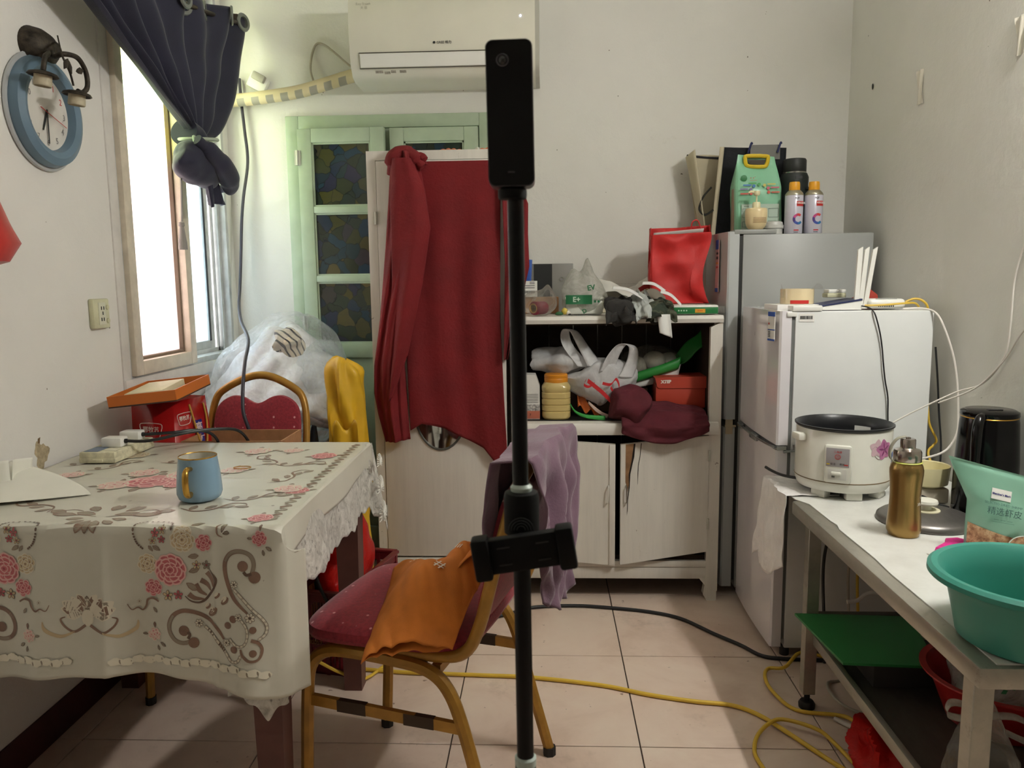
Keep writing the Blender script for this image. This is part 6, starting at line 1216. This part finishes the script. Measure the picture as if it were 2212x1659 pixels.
tag(ob('white_cable', MB().tube([(.985, 2.33, .71), (1.0, 2.33, .76), (1.05, 2.32, .80), (1.12, 2.30, .845), (1.18, 2.27, .885), (1.215, 2.20, .92), (1.226, 2.13, 1.0), (1.227, 2.115, 1.09), (1.227, 2.11, 1.21), (1.227, 2.07, 1.31), (1.227, 1.98, 1.45)], .0024, 8, spline=6), WCB), 'thin white cable climbing the right wall above the kettle', 'cable')
tag(ob('white_cable', MB().tube([(1.14, 2.29, .850), (1.20, 2.21, .905), (1.226, 2.13, .99), (1.227, 2.06, 1.07), (1.227, 1.95, 1.15), (1.227, 1.80, 1.22)], .0024, 8, spline=6), WCB), 'thin white cable rising along the right wall below the other one', 'cable')
tag(ob('black_cable', MB().tube([(1.196, 2.44, 1.0), (1.203, 2.43, .90), (1.208, 2.42, .80), (1.210, 2.40, .70), (1.20, 2.38, .61)], .003, 8, spline=5), BLK), 'black cable hanging in the gap between white fridge and wall', 'cable')
# torn tape remains on the right wall
for (y, z, h, lab) in ((2.705, 1.83, .055, 'wrinkled strip of clear tape stuck on the right wall above the white fridge'), (2.16, 1.83, .05, 'torn yellowish scrap of tape stuck high on the right wall')):
    tag(ob('tape_scrap', MB().sheet(lambda u, v: (XR-.003-.003*math.sin(u*9+v*5), y-.02+.04*u+.015*v, z-h+2*h*v), 8, 14), mat('clear_yellow_tape', (222, 216, 202), .15)), lab, 'tape')

# ------------------------------------------------------------------ stainless bench on the right
def steel(name, base, rough=.32):
    k = N(name); f = k.noise(3, 6, .75, k.mapping((2, .6, 2))); c = lin(base); a = k.ramp(f, [(.3, tuple(x*.72 for x in c[:3])), (.65, c)])
    g = k.noise(14, 5, .8); st_ = k.ramp(g, [(.62, (0, 0, 0)), (.74, (.6, .6, .6))]); a = k.mix(st_, a, lin((110, 98, 82)))
    k.l(a, k.p.inputs['Base Color']); k.p.inputs['Metallic'].default_value = .75; k.l(k.ramp(f, [(.3, (rough+.2,)*3), (.7, (rough,)*3)]), k.p.inputs['Roughness']); return k.m
STL = steel('stained_stainless_steel', (182, 178, 166)); STD = steel('dirty_stainless_steel', (104, 98, 90), .45)
BZ = .595
bn = thing('workbench', 'low stainless steel workbench along the right wall with grubby shelf', 'workbench', (.95, 1.68, 0)); BNO = (.95, 1.68, 0)
ob('bench_top', rel(MB().box(.690, 1.226, 1.205, 2.165, .555, .5935, .006), BNO), STL, bn)
for x, y in ((.738, 2.119), (.712, 1.243), (1.195, 2.119), (1.195, 1.243)):
    lg = ob('leg', rel(MB().box(x-.017, x+.017, y-.017, y+.017, .045, .556, .0015, seg=1), BNO), STL, bn)
    ob('foot', rel(MB().lathe([(.0001, 0), (.022, 0), (.023, .012), (.018, .020), (.008, .022), (.008, .048)], 20, M=Matrix.Translation((x, y, 0))), BNO), FOOT, lg)
ob('rear_rail', rel(MB().box(.755, 1.178, 2.105, 2.13, .258, .283, .002), BNO), STD, bn)
ob('shelf_pan', rel(MB().box(.758, 1.21, 1.22, 2.10, .205, .212), BNO), STD, bn); ob('shelf_rail', rel(MB().box(.742, .758, 1.225, 2.102, .196, .226, .002), BNO), STL, bn); ob('shelf_rail', rel(MB().box(1.19, 1.21, 1.225, 2.102, .196, .226, .002), BNO), STL, bn)
bdm = N('white_bench_sheet'); f_ = bdm.noise(6, 5, .7); a_ = bdm.ramp(f_, [(.3, lin((204, 203, 196))), (.7, lin((224, 224, 219)))]); g_ = bdm.noise(45, 2, .5); bdm.l(bdm.mix(bdm.ramp(g_, [(.76, (0, 0, 0)), (.78, (.8, .8, .8))]), a_, lin((120, 108, 92))), bdm.p.inputs['Base Color']); bdm.p.inputs['Roughness'].default_value = .35
edge = [(.722, 1.215), (.724, 1.40), (.722, 1.60), (.727, 1.70), (.724, 1.90), (.732, 1.935), (.727, 1.97), (.724, 2.12), (.700, 2.17), (.692, 2.40), (1.226, 2.40), (1.226, 1.215)]
tag(ob('bench_sheet', MB().prism(edge, .594, .5965, 'z'), bdm.m), 'white sheet board laid over the stainless bench top', 'board')
ZB = .597
CLT = mat('stained_white_oilcloth', (238, 234, 232), .45, var=.06, vs=16, bump=.8, bs=22, bd=.01)
def clf(u, v):
    y = 2.19+.225*u; 
    if v < .4: t = v/.4; return (.83-.147*t+.02*math.sin(u*5)*(1-t), y, ZB+.004+.004*noise.noise(Vector((u*9, v*9, 1))))
    t = (v-.4)/.6; L_ = .27*(.55+.45*math.sin(PI*(.15+.55*u))) if u < .8 else .27*(.45+.5*u)
    return (.683-.010*math.sin(t*2)-.022*t*u-.010*noise.noise(Vector((u*6, v*6, 7))), y+.012*t*math.sin(u*9)-.02*t*(1-u), ZB+.003-L_*t)
tag(ob('oilcloth', MB().sheet(clf, 40, 50), CLT, solid=.0015), 'crinkled stained white oilcloth hanging off the corner of the bench beside the fridge', 'cloth')
# rice cooker
rco = thing('rice_cooker', 'white rice cooker without lid showing its black inner pot', 'rice cooker', (.862, 2.262, ZB)); RCW = mat('white_cooker_enamel', (226, 225, 214), .25, var=.04, vs=8, coat=.4)
ob('body', MB().lathe([(.10, .020), (.122, .022), (.130, .034), (.131, .050), (.1305, .052), (.1305, .190), (.128, .195)], 56), RCW, rco); ob('base_ring', MB().lathe([(.131, .049), (.1318, .0505), (.131, .052)], 56), mat('brown_seam', (120, 100, 70), .7), rco); ob('underside', MB().lathe([(.0001, .019), (.112, .019)], 40), GSK, rco)
POT = mat('black_nonstick_coating', (30, 31, 34), .35, var=.08); ob('inner_pot', MB().lathe([(.1275, .192), (.1345, .199), (.1345, .203), (.131, .204), (.122, .195), (.119, .17), (.118, .06), (.10, .045), (.0001, .044)], 56), POT, rco)
for a in (-2.55, .6): ob('side_handle', MB().box(.126, .152, -.022, .022, .158, .180, .006, M=Matrix.Rotation(a-.38 if a < 0 else a, 4, 'Z')), RCW, rco)
for a in (-2.5, -1.62, -.75, .8, 2.2): ob('foot', MB().box(.085, .115, -.022, .022, 0, .022, .003, M=Matrix.Rotation(a, 4, 'Z')), RCW, rco)
CP = Matrix.Rotation(-2.02, 4, 'Z')                     # control panel direction
def cpl(y0, y1, z0, z1, r0, r1, bev, m_, nm, par): return ob(nm, MB().box(r0, r1, y0, y1, z0, z1, bev, M=CP), m_, par)
pan = cpl(-.036, .036, .052, .160, .124, .139, .008, RCW, 'control_panel', rco)
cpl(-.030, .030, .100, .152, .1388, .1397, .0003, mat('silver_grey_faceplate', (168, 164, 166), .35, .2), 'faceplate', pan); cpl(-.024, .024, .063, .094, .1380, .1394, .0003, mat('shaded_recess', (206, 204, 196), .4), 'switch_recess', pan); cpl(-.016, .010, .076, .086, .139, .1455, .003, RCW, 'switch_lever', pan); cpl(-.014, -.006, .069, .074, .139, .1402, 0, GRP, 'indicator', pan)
FP = CP @ frame((.1401, 0, .128), (0, 1, 0), (0, 0, 1))
ob('logo_ring', MB().lathe([(.0062, 0), (.0075, .0002), (.0062, .0004)], 24, M=FP), PRR, pan); ob('logo_triangle', MB().tube([FP @ Vector(p) for p in ((0, .0038, 0), (.0036, -.0025, 0), (-.0036, -.0025, 0))], .0006, 4, closed=True), PRR, pan)
text('三角牌', .007, FP @ Matrix.Translation((0, .013, 0)), PRR, pan); text('保温     煮饭', .007, FP @ Matrix.Translation((0, -.021, 0)), PRK, pan); ob('red_lamp', MB().box(.1398, .1403, .017, .027, .105, .108, M=CP), PRR, pan); ob('yellow_lamp', MB().box(.1398, .1403, -.028, -.020, .105, .108, M=CP), mat('amber_lamp', (206, 180, 60), .4), pan)
# printed flowers on the cooker
PKF = mat('pink_flower_print', (196, 122, 168), .4, var=.15, vs=60); PKD = mat('purple_flower_print', (140, 58, 116), .4, var=0); PKL = mat('pale_pink_print', (220, 188, 196), .4, var=.05)
def cyl(ang, z, r=.1312): return Vector((r*math.cos(ang), r*math.sin(ang), z))
def petal(ca, cz, t, L, wd, m_, r, nm):
    def f(u, v): 
        q = L*(.08+.92*u); w_ = wd*math.sin(PI*(.12+.80*u))*(1.0-.25*u); p = q*math.cos(t)-(v-.5)*w_*math.sin(t); z = q*math.sin(t)+(v-.5)*w_*math.cos(t); return cyl(ca+p/.131, cz+z, r)
    return ob(nm, MB().sheet(f, 8, 4), m_, rco)
for i in range(5): t = .5+i*2*PI/5; petal(-1.0, .145, t, .030, .028, PKF, .1313, 'flower_petal'); petal(-1.0, .145, t, .022, .006, PKD, .1316, 'petal_vein')
for i in range(5): petal(-1.2, .150, .2+i*2*PI/5, .026, .024, PKL, .1310, 'pale_petal')
ob('vine', MB().tube([cyl(-1.33, .150), cyl(-1.25, .156), cyl(-1.18, .150), cyl(-1.1, .144), cyl(-1.0, .15)], .0006, 4, spline=5).tube([cyl(-1.26, .13), cyl(-1.16, .120), cyl(-1.05, .128), cyl(-.95, .135)], .0006, 4, spline=5), mat('grey_pink_print', (176, 150, 156), .5), rco)
ob('energy_label', MB().sheet(lambda u, v: cyl(-.62+.12*u, .062+.068*v), 6, 1), PRB, rco); ob('label_centre', MB().sheet(lambda u, v: cyl(-.608+.10*u, .070+.046*v, .1316), 6, 1), PRW, rco)
ob('pot_label', MB().sheet(lambda u, v: cyl(.95-.42*u, .135+.04*v, .1172), 8, 2), PRW, rco)
ckc = thing('cooker_cable', 'short black cooker lead lying on the oilcloth', 'cable', (.72, 2.31, ZB)); ob('lead', rel(MB().tube([(.735, 2.27, .632), (.722, 2.30, .628), (.710, 2.34, .624), (.695, 2.38, .626), (.682, 2.405, .632)], .0045, 8, spline=5), (.72, 2.31, ZB)), BLK, ckc)
# gold bottle
gbt = thing('bottle', 'gold steel water bottle with silver cap and strap on the bench', 'bottle', (.862, 1.862, ZB)); GOB = mat('gold_metallic_paint', (160, 130, 78), .28, .85, var=.04); SSC = mat('polished_steel_cap', (176, 166, 158), .2, .95)
ob('bottle_body', MB().lathe([(.0001, 0), (.034, 0), (.0355, .006), (.0385, .012), (.0385, .022), (.037, .045), (.0345, .075), (.034, .10), (.0355, .13), (.0375, .152), (.0375, .162), (.035, .172), (.031, .178), (.030, .180)], 44), GOB, gbt)
ob('strap_ring', MB().lathe([(.0315, .178), (.034, .1795), (.0315, .1815)], 36), mat('lime_silicone', (192, 196, 92), .5), gbt); ob('cap', MB().lathe([(.030, .181), (.0315, .183), (.0315, .204), (.029, .209), (.019, .212), (.017, .214), (.0170, .233), (.015, .236), (.0001, .237)], 40), SSC, gbt); ob('cap_button', MB().lathe([(.006, .236), (.0055, .239), (.0001, .240)], 16), SSC, gbt)
ob('strap', MB().ribbon([(-.032, -.006, .181), (-.043, -.004, .192), (-.040, 0, .214), (-.026, 0, .235), (-.006, 0, .241)], [.010, .013, .012, .010, .007], (0, 1, .2), cup=.001), mat('grey_clear_silicone', (150, 146, 130), .35), gbt, solid=.0018)
text('XIU', .010, frame((.0215, -.0275, .082), (.80, .60, 0), (0, 0, 1)), WHP, gbt, bold=.0003); text('G', .014, frame((.025, -.025, .10), (.72, .69, 0), (.3, 0, 1)), WHP, gbt, bold=.0003)
# pan lid
pl_ = thing('pan_lid', 'round steel pan lid with white knob lying on the bench', 'lid', (.962, 1.965, ZB)); ob('lid_plate', MB().lathe([(.113, .0), (.115, .003), (.113, .012), (.104, .019), (.07, .026), (.035, .029), (.0001, .030)], 56), steel('dull_lid_steel', (128, 124, 120), .28), pl_); ob('knob_plate', MB().lathe([(.034, .0285), (.034, .0315), (.0001, .033)], 32), mat('cream_knob_plastic', (224, 218, 186), .4), pl_)
ob('knob', MB().lathe([(.014, .032), (.013, .042), (.027, .046), (.029, .050), (.027, .056), (.0001, .058)], 32), mat('white_knob_plastic', (230, 228, 216), .4), pl_)
for i in range(3): a = -1.05+.075*i; ob('steam_hole', MB().lathe([(.0001, .0004), (.0026, .0004)], 10, M=frame((.1145*math.cos(a), .1145*math.sin(a), .008), (-math.sin(a), math.cos(a), 0), (0, 0, 1))), PRK, pl_)
# cream bowl on a clear box, kettle
cbw = thing('bowl', 'cream plastic steamer bowl on a cloudy box beside the kettle', 'bowl', (1.055, 2.165, ZB)); ob('stand', MB().box(-.04, .045, -.045, .04, 0, .042, .006), mat('cloudy_plastic', (196, 186, 168), .3), cbw); ob('bowl_shell', MB().lathe([(.0001, .042), (.040, .042), (.056, .050), (.061, .098), (.0605, .100), (.0575, .098), (.053, .056), (.0001, .050)], 44), mat('cream_bowl_plastic', (228, 218, 172), .4, var=.04), cbw)
kt = thing('kettle', 'glossy black electric kettle against the right wall', 'kettle', (1.150, 2.045, ZB)); KBK = mat('glossy_black_plastic', (9, 8, 9), .14, spec=.3, var=0)
ob('kettle_body', MB().lathe([(.0001, .0), (.074, .0), (.076, .006), (.075, .02), (.076, .05), (.074, .14), (.068, .245), (.066, .255)], 48), KBK, kt); ob('gold_ring', MB().lathe([(.0662, .255), (.0672, .2565), (.0662, .258)], 48), GOLD, kt); ob('lid', MB().lathe([(.066, .258), (.068, .261), (.067, .270), (.058, .275), (.0001, .277)], 48), KBK, kt); ob('lid_latch', MB().box(-.018, .018, -.028, -.014, .2755, .2785, .001), mat('dark_latch', (34, 32, 34), .3), kt)
hd = Vector((-.70, -.72, 0)); ob('handle', MB().tube([hd*.060+Vector((0, 0, .262)), hd*.080+Vector((0, 0, .255)), hd*.094+Vector((0, 0, .225)), hd*.096+Vector((0, 0, .15)), hd*.092+Vector((0, 0, .09)), hd*.075+Vector((0, 0, .06))], [.012, .013, .013, .012, .012, .012], 12, spline=6), KBK, kt)
tag(ob('kettle_cable', MB().tube([(.96, 2.085, .612), (.985, 2.085, .632), (1.01, 2.08, .628), (1.04, 2.075, .612), (1.07, 2.06, .603)], .0045, 8, spline=5), BLK), 'black lead lying between the pan lid and the cream bowl', 'cable')
# mint snack pouch
po = thing('pouch', 'mint green stand-up pouch of dried shrimp on the bench', 'pouch', (1.01, 1.748, ZB), (0, 0, -.10)); MP = mat('mint_pouch_film', (140, 190, 166), .3, var=.05, vs=10, coat=.4)
def pof(side):
    def f(u, v):
        xl = -.062-.048*max(0, v-.55)*2.0; xr = .075+.012*v; top = .218-.052*u
        x = xl+(xr-xl)*u; b = .034*math.sin(PI*u)**.6*(1-v)**.7*(1 if v < .97 else 0)+.012*math.sin(PI*v)*math.sin(PI*u)
        return (x, side*b-.0005*side+.004*math.sin(v*9+u*3)*v, top*v)
    return f
ob('front_film', MB().sheet(pof(-1), 36, 36), MP, po); ob('back_film', MB().sheet(pof(1), 24, 24), MP, po)
SHR = N('dried_shrimp_print'); f_ = SHR.noise(70, 4, .7); SHR.l(SHR.ramp(f_, [(.35, lin((132, 84, 56))), (.5, lin((196, 150, 110))), (.65, lin((222, 190, 150)))]), SHR.p.inputs['Base Color']); SHR.p.inputs['Roughness'].default_value = .4
ob('window_print', MB().sheet(lambda u, v: Vector(pof(-1)(.02+.66*u, .015+(.30-.10*u)*v))+Vector((0, -.0012, 0)), 16, 10), SHR.m, po); 
ob('bowl_print', MB().lathe([(.0001, .0015), (.026, .0008), (.030, 0)], 30, M=frame((.040, -.0455, .024), (1, 0, 0), (0, -.1, 1)) @ Matrix.Diagonal((1, .85, 1, 1))), SHR.m, po); ob('bowl_rim_print', MB().tube([(.040+.0305*math.cos(a), -.0465, .024+.026*math.sin(a)) for a in [2*PI*i/28 for i in range(28)]], .0012, 5, closed=True), mat('pale_rim_print', (206, 214, 206), .4), po)
def ptx(s_, u, v, size, m_, **kw):
    p = Vector(pof(-1)(u, v)); ux = Vector(pof(-1)(u+.05, v))-p; vy = Vector(pof(-1)(u, v+.05))-p; return text(s_, size, frame(p, ux, vy) @ Matrix.Translation((0, 0, .0022)), m_, po, **kw)
DGP = mat('dark_teal_print', (58, 92, 88), .5, var=0); lbp = Vector(pof(-1)(.48, .70)); ob('brand_label', MB().box(-.021, .021, -.012, .012, .0009, .0014, M=frame(lbp, Vector(pof(-1)(.53, .70))-lbp, Vector(pof(-1)(.48, .75))-lbp)), PRW, po)
ptx("Member's Mark", .48, .70, .0062, NAV, bold=.0002); ptx('SELECTED DRIED SHRIMP', .46, .585, .0072, DGP); ptx('精选虾皮', .46, .50, .0185, DGP); ptx('▪▪▪▪ · ▪▪▪▪ · ▪▪▪▪', .44, .415, .0046, DGP); ptx('▪▪▪▪▪▪▪▪▪▪▪▪▪▪▪▪▪▪▪▪▪▪▪▪▪▪', .44, .39, .0032, DGP)
# pink net sponge
PKS = mat('hot_pink_mesh', (222, 40, 142), .6, var=.1, vs=120, bump=.8, bs=220); tag(ob('sponge', pillow([(-.055, -.02), (0, -.045), (.06, -.03), (.055, .02), (.03, .05), (.0, .045), (-.012, .02)], .0, .012, 4, Matrix.Translation((.935, 1.765, ZB+.0005))), PKS), 'hot pink mesh scrubber lying in front of the mint pouch', 'sponge')
# turquoise basin
TQ = mat('turquoise_plastic', (56, 140, 124), .38, var=.03, vs=5, sub=.0); bsn = thing('basin', 'turquoise plastic wash basin on the near corner of the bench', 'basin', (.825, 1.300, ZB)); 
ob('basin_shell', MB().lathe([(.0001, .0), (.108, .0), (.114, .004), (.119, .03), (.130, .08), (.137, .100), (.148, .112), (.158, .114), (.161, .110), (.161, .105), (.163, .107), (.1625, .115), (.156, .120), (.146, .119), (.134, .106), (.125, .08), (.114, .03), (.109, .008), (.0001, .005)], 72), TQ, bsn)
# green board resting on the bench's lower rails
tag(ob('green_board', MB().prism([(.688, 2.098), (.995, 2.082), (.935, 1.80), (.715, 1.815)], .2835, .290, 'z'), mat('bright_green_board', (38, 118, 58), .45, var=.06, vs=5)), 'thin green board resting on the bench rear rail and jutting past its leg', 'board')
brs = thing('board_prop', 'low dark box on the bench shelf propping the green board', 'box', (.90, 1.90, .2125)); ob('box_body', MB().box(-.10, .10, -.06, .06, 0, .070, .003), mat('dark_grey_card', (58, 54, 50), .7), brs)
rbs = thing('basin', 'red plastic basin holding clear bags on the bench shelf', 'basin', (1.02, 1.70, .2125)); ob('basin_shell', MB().lathe([(.0001, .0), (.10, .0), (.106, .004), (.135, .08), (.152, .112), (.164, .114), (.164, .118), (.150, .117), (.130, .08), (.101, .008), (.0001, .005)], 56), mat('red_basin_plastic', (160, 26, 26), .35), rbs)
pbg = MB().blob((1.0, 1.68, .335), (.105, .10, .085), .2, 11, 5, nu=56, nv=36); tag(ob('clear_bag', pbg, MILK), 'clear plastic bag with a small green leaf print in the red basin', 'bag')
lfp = MB()
for a in (.4, 1.7, 3.6): lfp.add(*(lambda q: (q.v, q.f))(pillow([(0, 0), (.007, .006), (.016, 0), (.007, -.006)], .0004, .0004, 2)), 0, True, frame((.965, 1.575, .355), (1, 0, 0), (0, 0, 1)) @ Matrix.Rotation(a, 4, 'Z') @ Matrix.Translation((.003, 0, 0)))
lf_ = ob('leaf_print', lfp, GRN); lf_.parent = bpy.data.objects['clear_bag']
tbg = thing('tied_bag', 'knotted clear plastic bag with yellow contents on the bench shelf', 'bag', (.815, 1.40, .2125)); tm = MB().blob((0, 0, .085), (.062, .055, .085), .18, 14, 7, nu=48, nv=34, flat=.001); tm.v = [(x*(1-.55*max(0, (z-.11)/.07)), y*(1-.55*max(0, (z-.11)/.07)), z+.05*max(0, (z-.12)/.05)) for x, y, z in tm.v]; ob('bag_film', tm, CLR2, tbg)
ob('yellow_contents', MB().blob((-.005, 0, .042), (.042, .038, .038), .2, 20, 2, nu=30, nv=20, flat=.003), mat('yellow_food', (170, 120, 30), .5), tbg)
for P in ([(-.005, 0, .19), (-.045, -.01, .215), (-.075, -.02, .222), (-.078, -.02, .20), (-.04, -.01, .185)], [(.005, 0, .185), (.05, -.01, .19), (.085, -.02, .17), (.08, -.02, .145), (.035, -.01, .16)]): ob('handle_loop', MB().ribbon(P, .014, (.1, .8, .6), cup=.003), MILK, tbg, solid=.001)
# red bags on the floor under the bench
tag(ob('plastic_bag', MB().blob((.84, 1.83, .06), (.10, .10, .065), .42, 14, 11, nu=64, nv=40, flat=.0015), REDF), 'crumpled orange-red plastic bag on the floor under the bench', 'bag')
tag(ob('plastic_bag', MB().blob((.93, 2.02, .045), (.065, .055, .05), .25, 14, 13, nu=48, nv=30, flat=.0015), film('pink_red_film', (226, 84, 84), .8, .25, .4)), 'small pinkish red plastic bag on the floor behind the crumpled one', 'bag')

# ------------------------------------------------------------------ cables on the floor
def fz(P, r): return [(x, y, r+.0006+(z if z else 0)) for x, y, *q in P for z in [q[0] if q else 0]]
yA = [(-.60, 2.30), (-.45, 2.28), (-.30, 2.272), (-.205, 2.267), (-.047, 2.256), (.162, 2.214), (.294, 2.164), (.423, 2.129), (.524, 2.111), (.589, 2.061), (.639, 1.972, .004), (.701, 1.872), (.76, 1.77), (.80, 1.65), (.78, 1.50)]
tag(ob('yellow_cable', MB().tube(fz(yA, .0062), .0062, 10, spline=6), YC), 'long yellow cable crossing the tiled floor under the chair', 'cable')
yB = [(.90, 2.405, .0), (.812, 2.398, .02), (.735, 2.315, .012), (.686, 2.317, .006), (.657, 2.252, .012), (.659, 2.172, .008), (.71, 2.10, .0), (.80, 2.055, .006), (.83, 2.02, .01), (.75, 1.98, .03)]
yB = [(.90, 2.395, .0), (.812, 2.398, .02), (.735, 2.315, .012), (.686, 2.317, .006), (.657, 2.252, .012), (.659, 2.172, .008), (.700, 2.092, .0), (.798, 2.062, .004), (.830, 2.035, .008), (.848, 1.967, .012), (.865, 1.945, .05)]
tag(ob('yellow_cable', MB().tube(fz(yB, .0055), .0055, 10, spline=6), YC), 'yellow cable curling around the bench leg beside the white fridge', 'cable')
yC_ = [(.58, 1.72), (.545, 1.79), (.533, 1.832), (.531, 1.888), (.553, 1.949, .006), (.597, 1.997, .014), (.640, 2.012, .018), (.712, 1.974, .016), (.745, 1.925, .006), (.79, 1.72)]
tag(ob('yellow_cable', MB().tube(fz(yC_, .0055), .0055, 10, spline=6), YC), 'loop of yellow cable lying in front of the red floor bags', 'cable')
bA = [(-.30, 2.60), (-.20, 2.68), (-.14, 2.716), (-.056, 2.774), (.1, 2.793), (.237, 2.775), (.37, 2.744), (.478, 2.687), (.569, 2.57), (.642, 2.483), (.690, 2.412), (.753, 2.392), (.85, 2.385), (1.0, 2.38), (1.12, 2.35)]
tag(ob('black_cable', MB().tube(fz(bA, .0062), .0062, 10, spline=6), BLK), 'black twin cable running along the floor in front of the cabinet', 'cable')
tag(ob('black_cable', MB().tube([(.86, 2.37, .60), (.875, 2.36, .52), (.87, 2.36, .44), (.858, 2.36, .36), (.855, 2.355, .28), (.86, 2.345, .15), (.865, 2.34, .02)], .005, 8, spline=5), BLK), 'black cable dropping behind the bench in front of the white fridge', 'cable')
tag(ob('grey_cable', MB().tube([(.935, 2.37, .60), (.94, 2.36, .5), (.938, 2.35, .38), (.925, 2.34, .31), (.93, 2.33, .15), (.92, 2.28, .012), (.84, 2.24, .008), (.83, 2.14, .010), (.87, 2.075, .010), (.97, 2.04, .010)], .0045, 8, spline=5), GCB), 'grey cable dropping behind the bench to the dusty floor', 'cable')
tag(ob('yellow_cable', MB().tube([(.985, 2.37, .60), (.985, 2.36, .50), (.972, 2.35, .40), (.955, 2.345, .32), (.96, 2.33, .15), (.98, 2.32, .012)], .0045, 8, spline=5), YC), 'yellow cable dropping behind the bench beside the grey one', 'cable')
tag(ob('white_cable', MB().tube([(.87, 2.20, .28), (.90, 2.20, .285), (.925, 2.20, .305), (.955, 2.19, .312), (.99, 2.18, .290), (1.01, 2.17, .27), (1.03, 2.18, .10), (.98, 2.00, .010), (.90, 1.975, .008), (.83, 2.0, .008), (.79, 2.045, .009)], .006, 8, spline=6), WCB), 'white cable looping behind the bench rail and over the floor', 'cable')
tag(ob('lead_wire', MB().tube([(-.80, 2.42, .52), (-.74, 2.30, .40), (-.70, 2.262, .30), (-.66, 2.25, .22), (-.62, 2.24, .15), (-.58, 2.24, .01)], .005, 8, spline=5), BLK), 'black cord slanting down in front of the red crate', 'cable')
tag(ob('yellow_cable', MB().tube([(-.78, 2.22, .12), (-.70, 2.20, .085), (-.62, 2.19, .05), (-.56, 2.23, .012), (-.50, 2.36, .0065), (-.42, 2.42, .0065)], .005, 8, spline=5), YC), 'yellow cord slanting past the foot of the red crate', 'cable')

# ------------------------------------------------------------------ selfie-stick tripod with 360 camera and phone clamp
TBK = mat('black_anodised_pole', (6, 6, 7), .3, spec=.25, var=0); TPL = mat('matt_black_plastic', (8, 8, 8), .6, spec=.2, var=0); CMB = mat('gloss_black_camera', (6, 6, 7), .15, spec=.3, var=0); CGR = mat('grey_camera_rim', (84, 82, 86), .3, .5, var=0)
tpd = thing('tripod', 'slim black selfie-stick tripod with phone clamp in front of the room', 'tripod', (-.0225, .72, 0))
tilt = lambda z: -.0225+(z-.74)*-.0075
ob('upper_pole', MB().tube([(tilt(1.0)+.0225, 0, 1.0), (tilt(1.29)+.0225, 0, 1.288)], .0075, 20), TBK, tpd); ob('lower_pole', MB().tube([(tilt(.742)+.0225, 0, .742), (tilt(1.0)+.0225, 0, 1.0)], .0083, 20), TBK, tpd); ob('base_pole', MB().tube([(0, 0, .10), (tilt(.745)+.0225, 0, .745)], .0105, 20), TBK, tpd)
ob('white_collar', MB().lathe([(.0083, .738), (.0105, .738), (.0108, .746), (.0085, .748)], 24), mat('pale_green_collar', (176, 190, 182), .4), tpd); ob('white_collar', MB().lathe([(.0075, 1.018), (.010, 1.018), (.0105, 1.022), (.0078, 1.025)], 24, M=Matrix.Translation((-.0015, 0, 0))), MATS['pale_green_collar'], tpd)
ob('clamp_hub', MB().lathe([(.0001, .978), (.0165, .978), (.0168, .982), (.0168, 1.012), (.0155, 1.017), (.008, 1.019)], 32, M=Matrix.Translation((-.0015, 0, 0))), TPL, tpd)
for k in range(4): ob('hub_groove', MB().tube([(-.0015+(.004+.0026*k)*math.cos(a), -.0172, .985+(.004+.0026*k)*math.sin(a)) for a in [PI*i/12 for i in range(13)]], .0005, 5), mat('grey_groove', (52, 56, 56), .5), tpd)
for i in range(3): a = 2*PI*i/3+.5; ob('leg', MB().tube([(0, 0, .12), (.12*math.cos(a), .12*math.sin(a), .05), (.22*math.cos(a), .22*math.sin(a), .007)], .007, 10), TBK, tpd)
pc_ = bpy.data.objects.new('phone_clamp', None); COL.objects.link(pc_); pc_.parent = tpd; pc_.location = (.0015, -.030, .969); pc_.rotation_euler = (0, -.155, 0)
ob('clamp_plate', MB().box(-.034, .034, -.006, .006, -.0165, .0165, .002), TPL, pc_); ob('clamp_jaw', MB().box(-.047, -.031, -.012, .008, -.020, .020, .003), TPL, pc_); ob('clamp_jaw', MB().box(.031, .047, -.012, .008, -.020, .020, .003), TPL, pc_); ob('clamp_arm', MB().tube([(0, .006, 0), (0, .022, .004)], .008, 12), TPL, pc_)
for x, z in ((.018, .008), (.018, -.008), (-.018, .008), (-.018, -.008)): ob('pad_slot', MB().box(x-.006, x+.006, -.0065, -.0058, z-.0006, z+.0006), mat('dark_grey_slot', (34, 34, 34), .6), pc_)
vc = thing('camera', 'slim black panoramic camera standing upright on the tripod pole', 'camera', (-.0292, .72, 1.289), (0, -.012, 0))
ob('mount', MB().lathe([(.0001, 0), (.0125, 0), (.013, .003), (.013, .008), (.010, .0105)], 28), TPL, vc)
ob('camera_body', MB().prism(rrect(-.0205, .0205, .010, .1345, .0065, 6), -.0125, .0125, 'y'), CGR, vc, auto=35); ob('front_shell', MB().prism(rrect(-.0195, .0195, .011, .1335, .006, 6), -.0145, -.0124, 'y'), CMB, vc, auto=35); ob('rear_shell', MB().prism(rrect(-.0195, .0195, .011, .1335, .006, 6), .0124, .0145, 'y'), CMB, vc, auto=35)
LM = frame((-.0055, -.0145, .1165), (1, 0, 0), (0, 0, 1)); ob('lens_ring', MB().lathe([(.0042, 0), (.0055, .0012), (.0048, .0018), (.004, .0006)], 28, M=LM), CGR, vc); ob('lens', MB().lathe([(.0042, .0003), (.003, .0018), (.0001, .0024)], 24, M=LM), mat('dark_lens_glass', (14, 18, 20), .05, var=0, coat=1), vc); ob('indicator', MB().box(-.003, .003, -.0148, -.0144, .0215, .0227), CGR, vc)
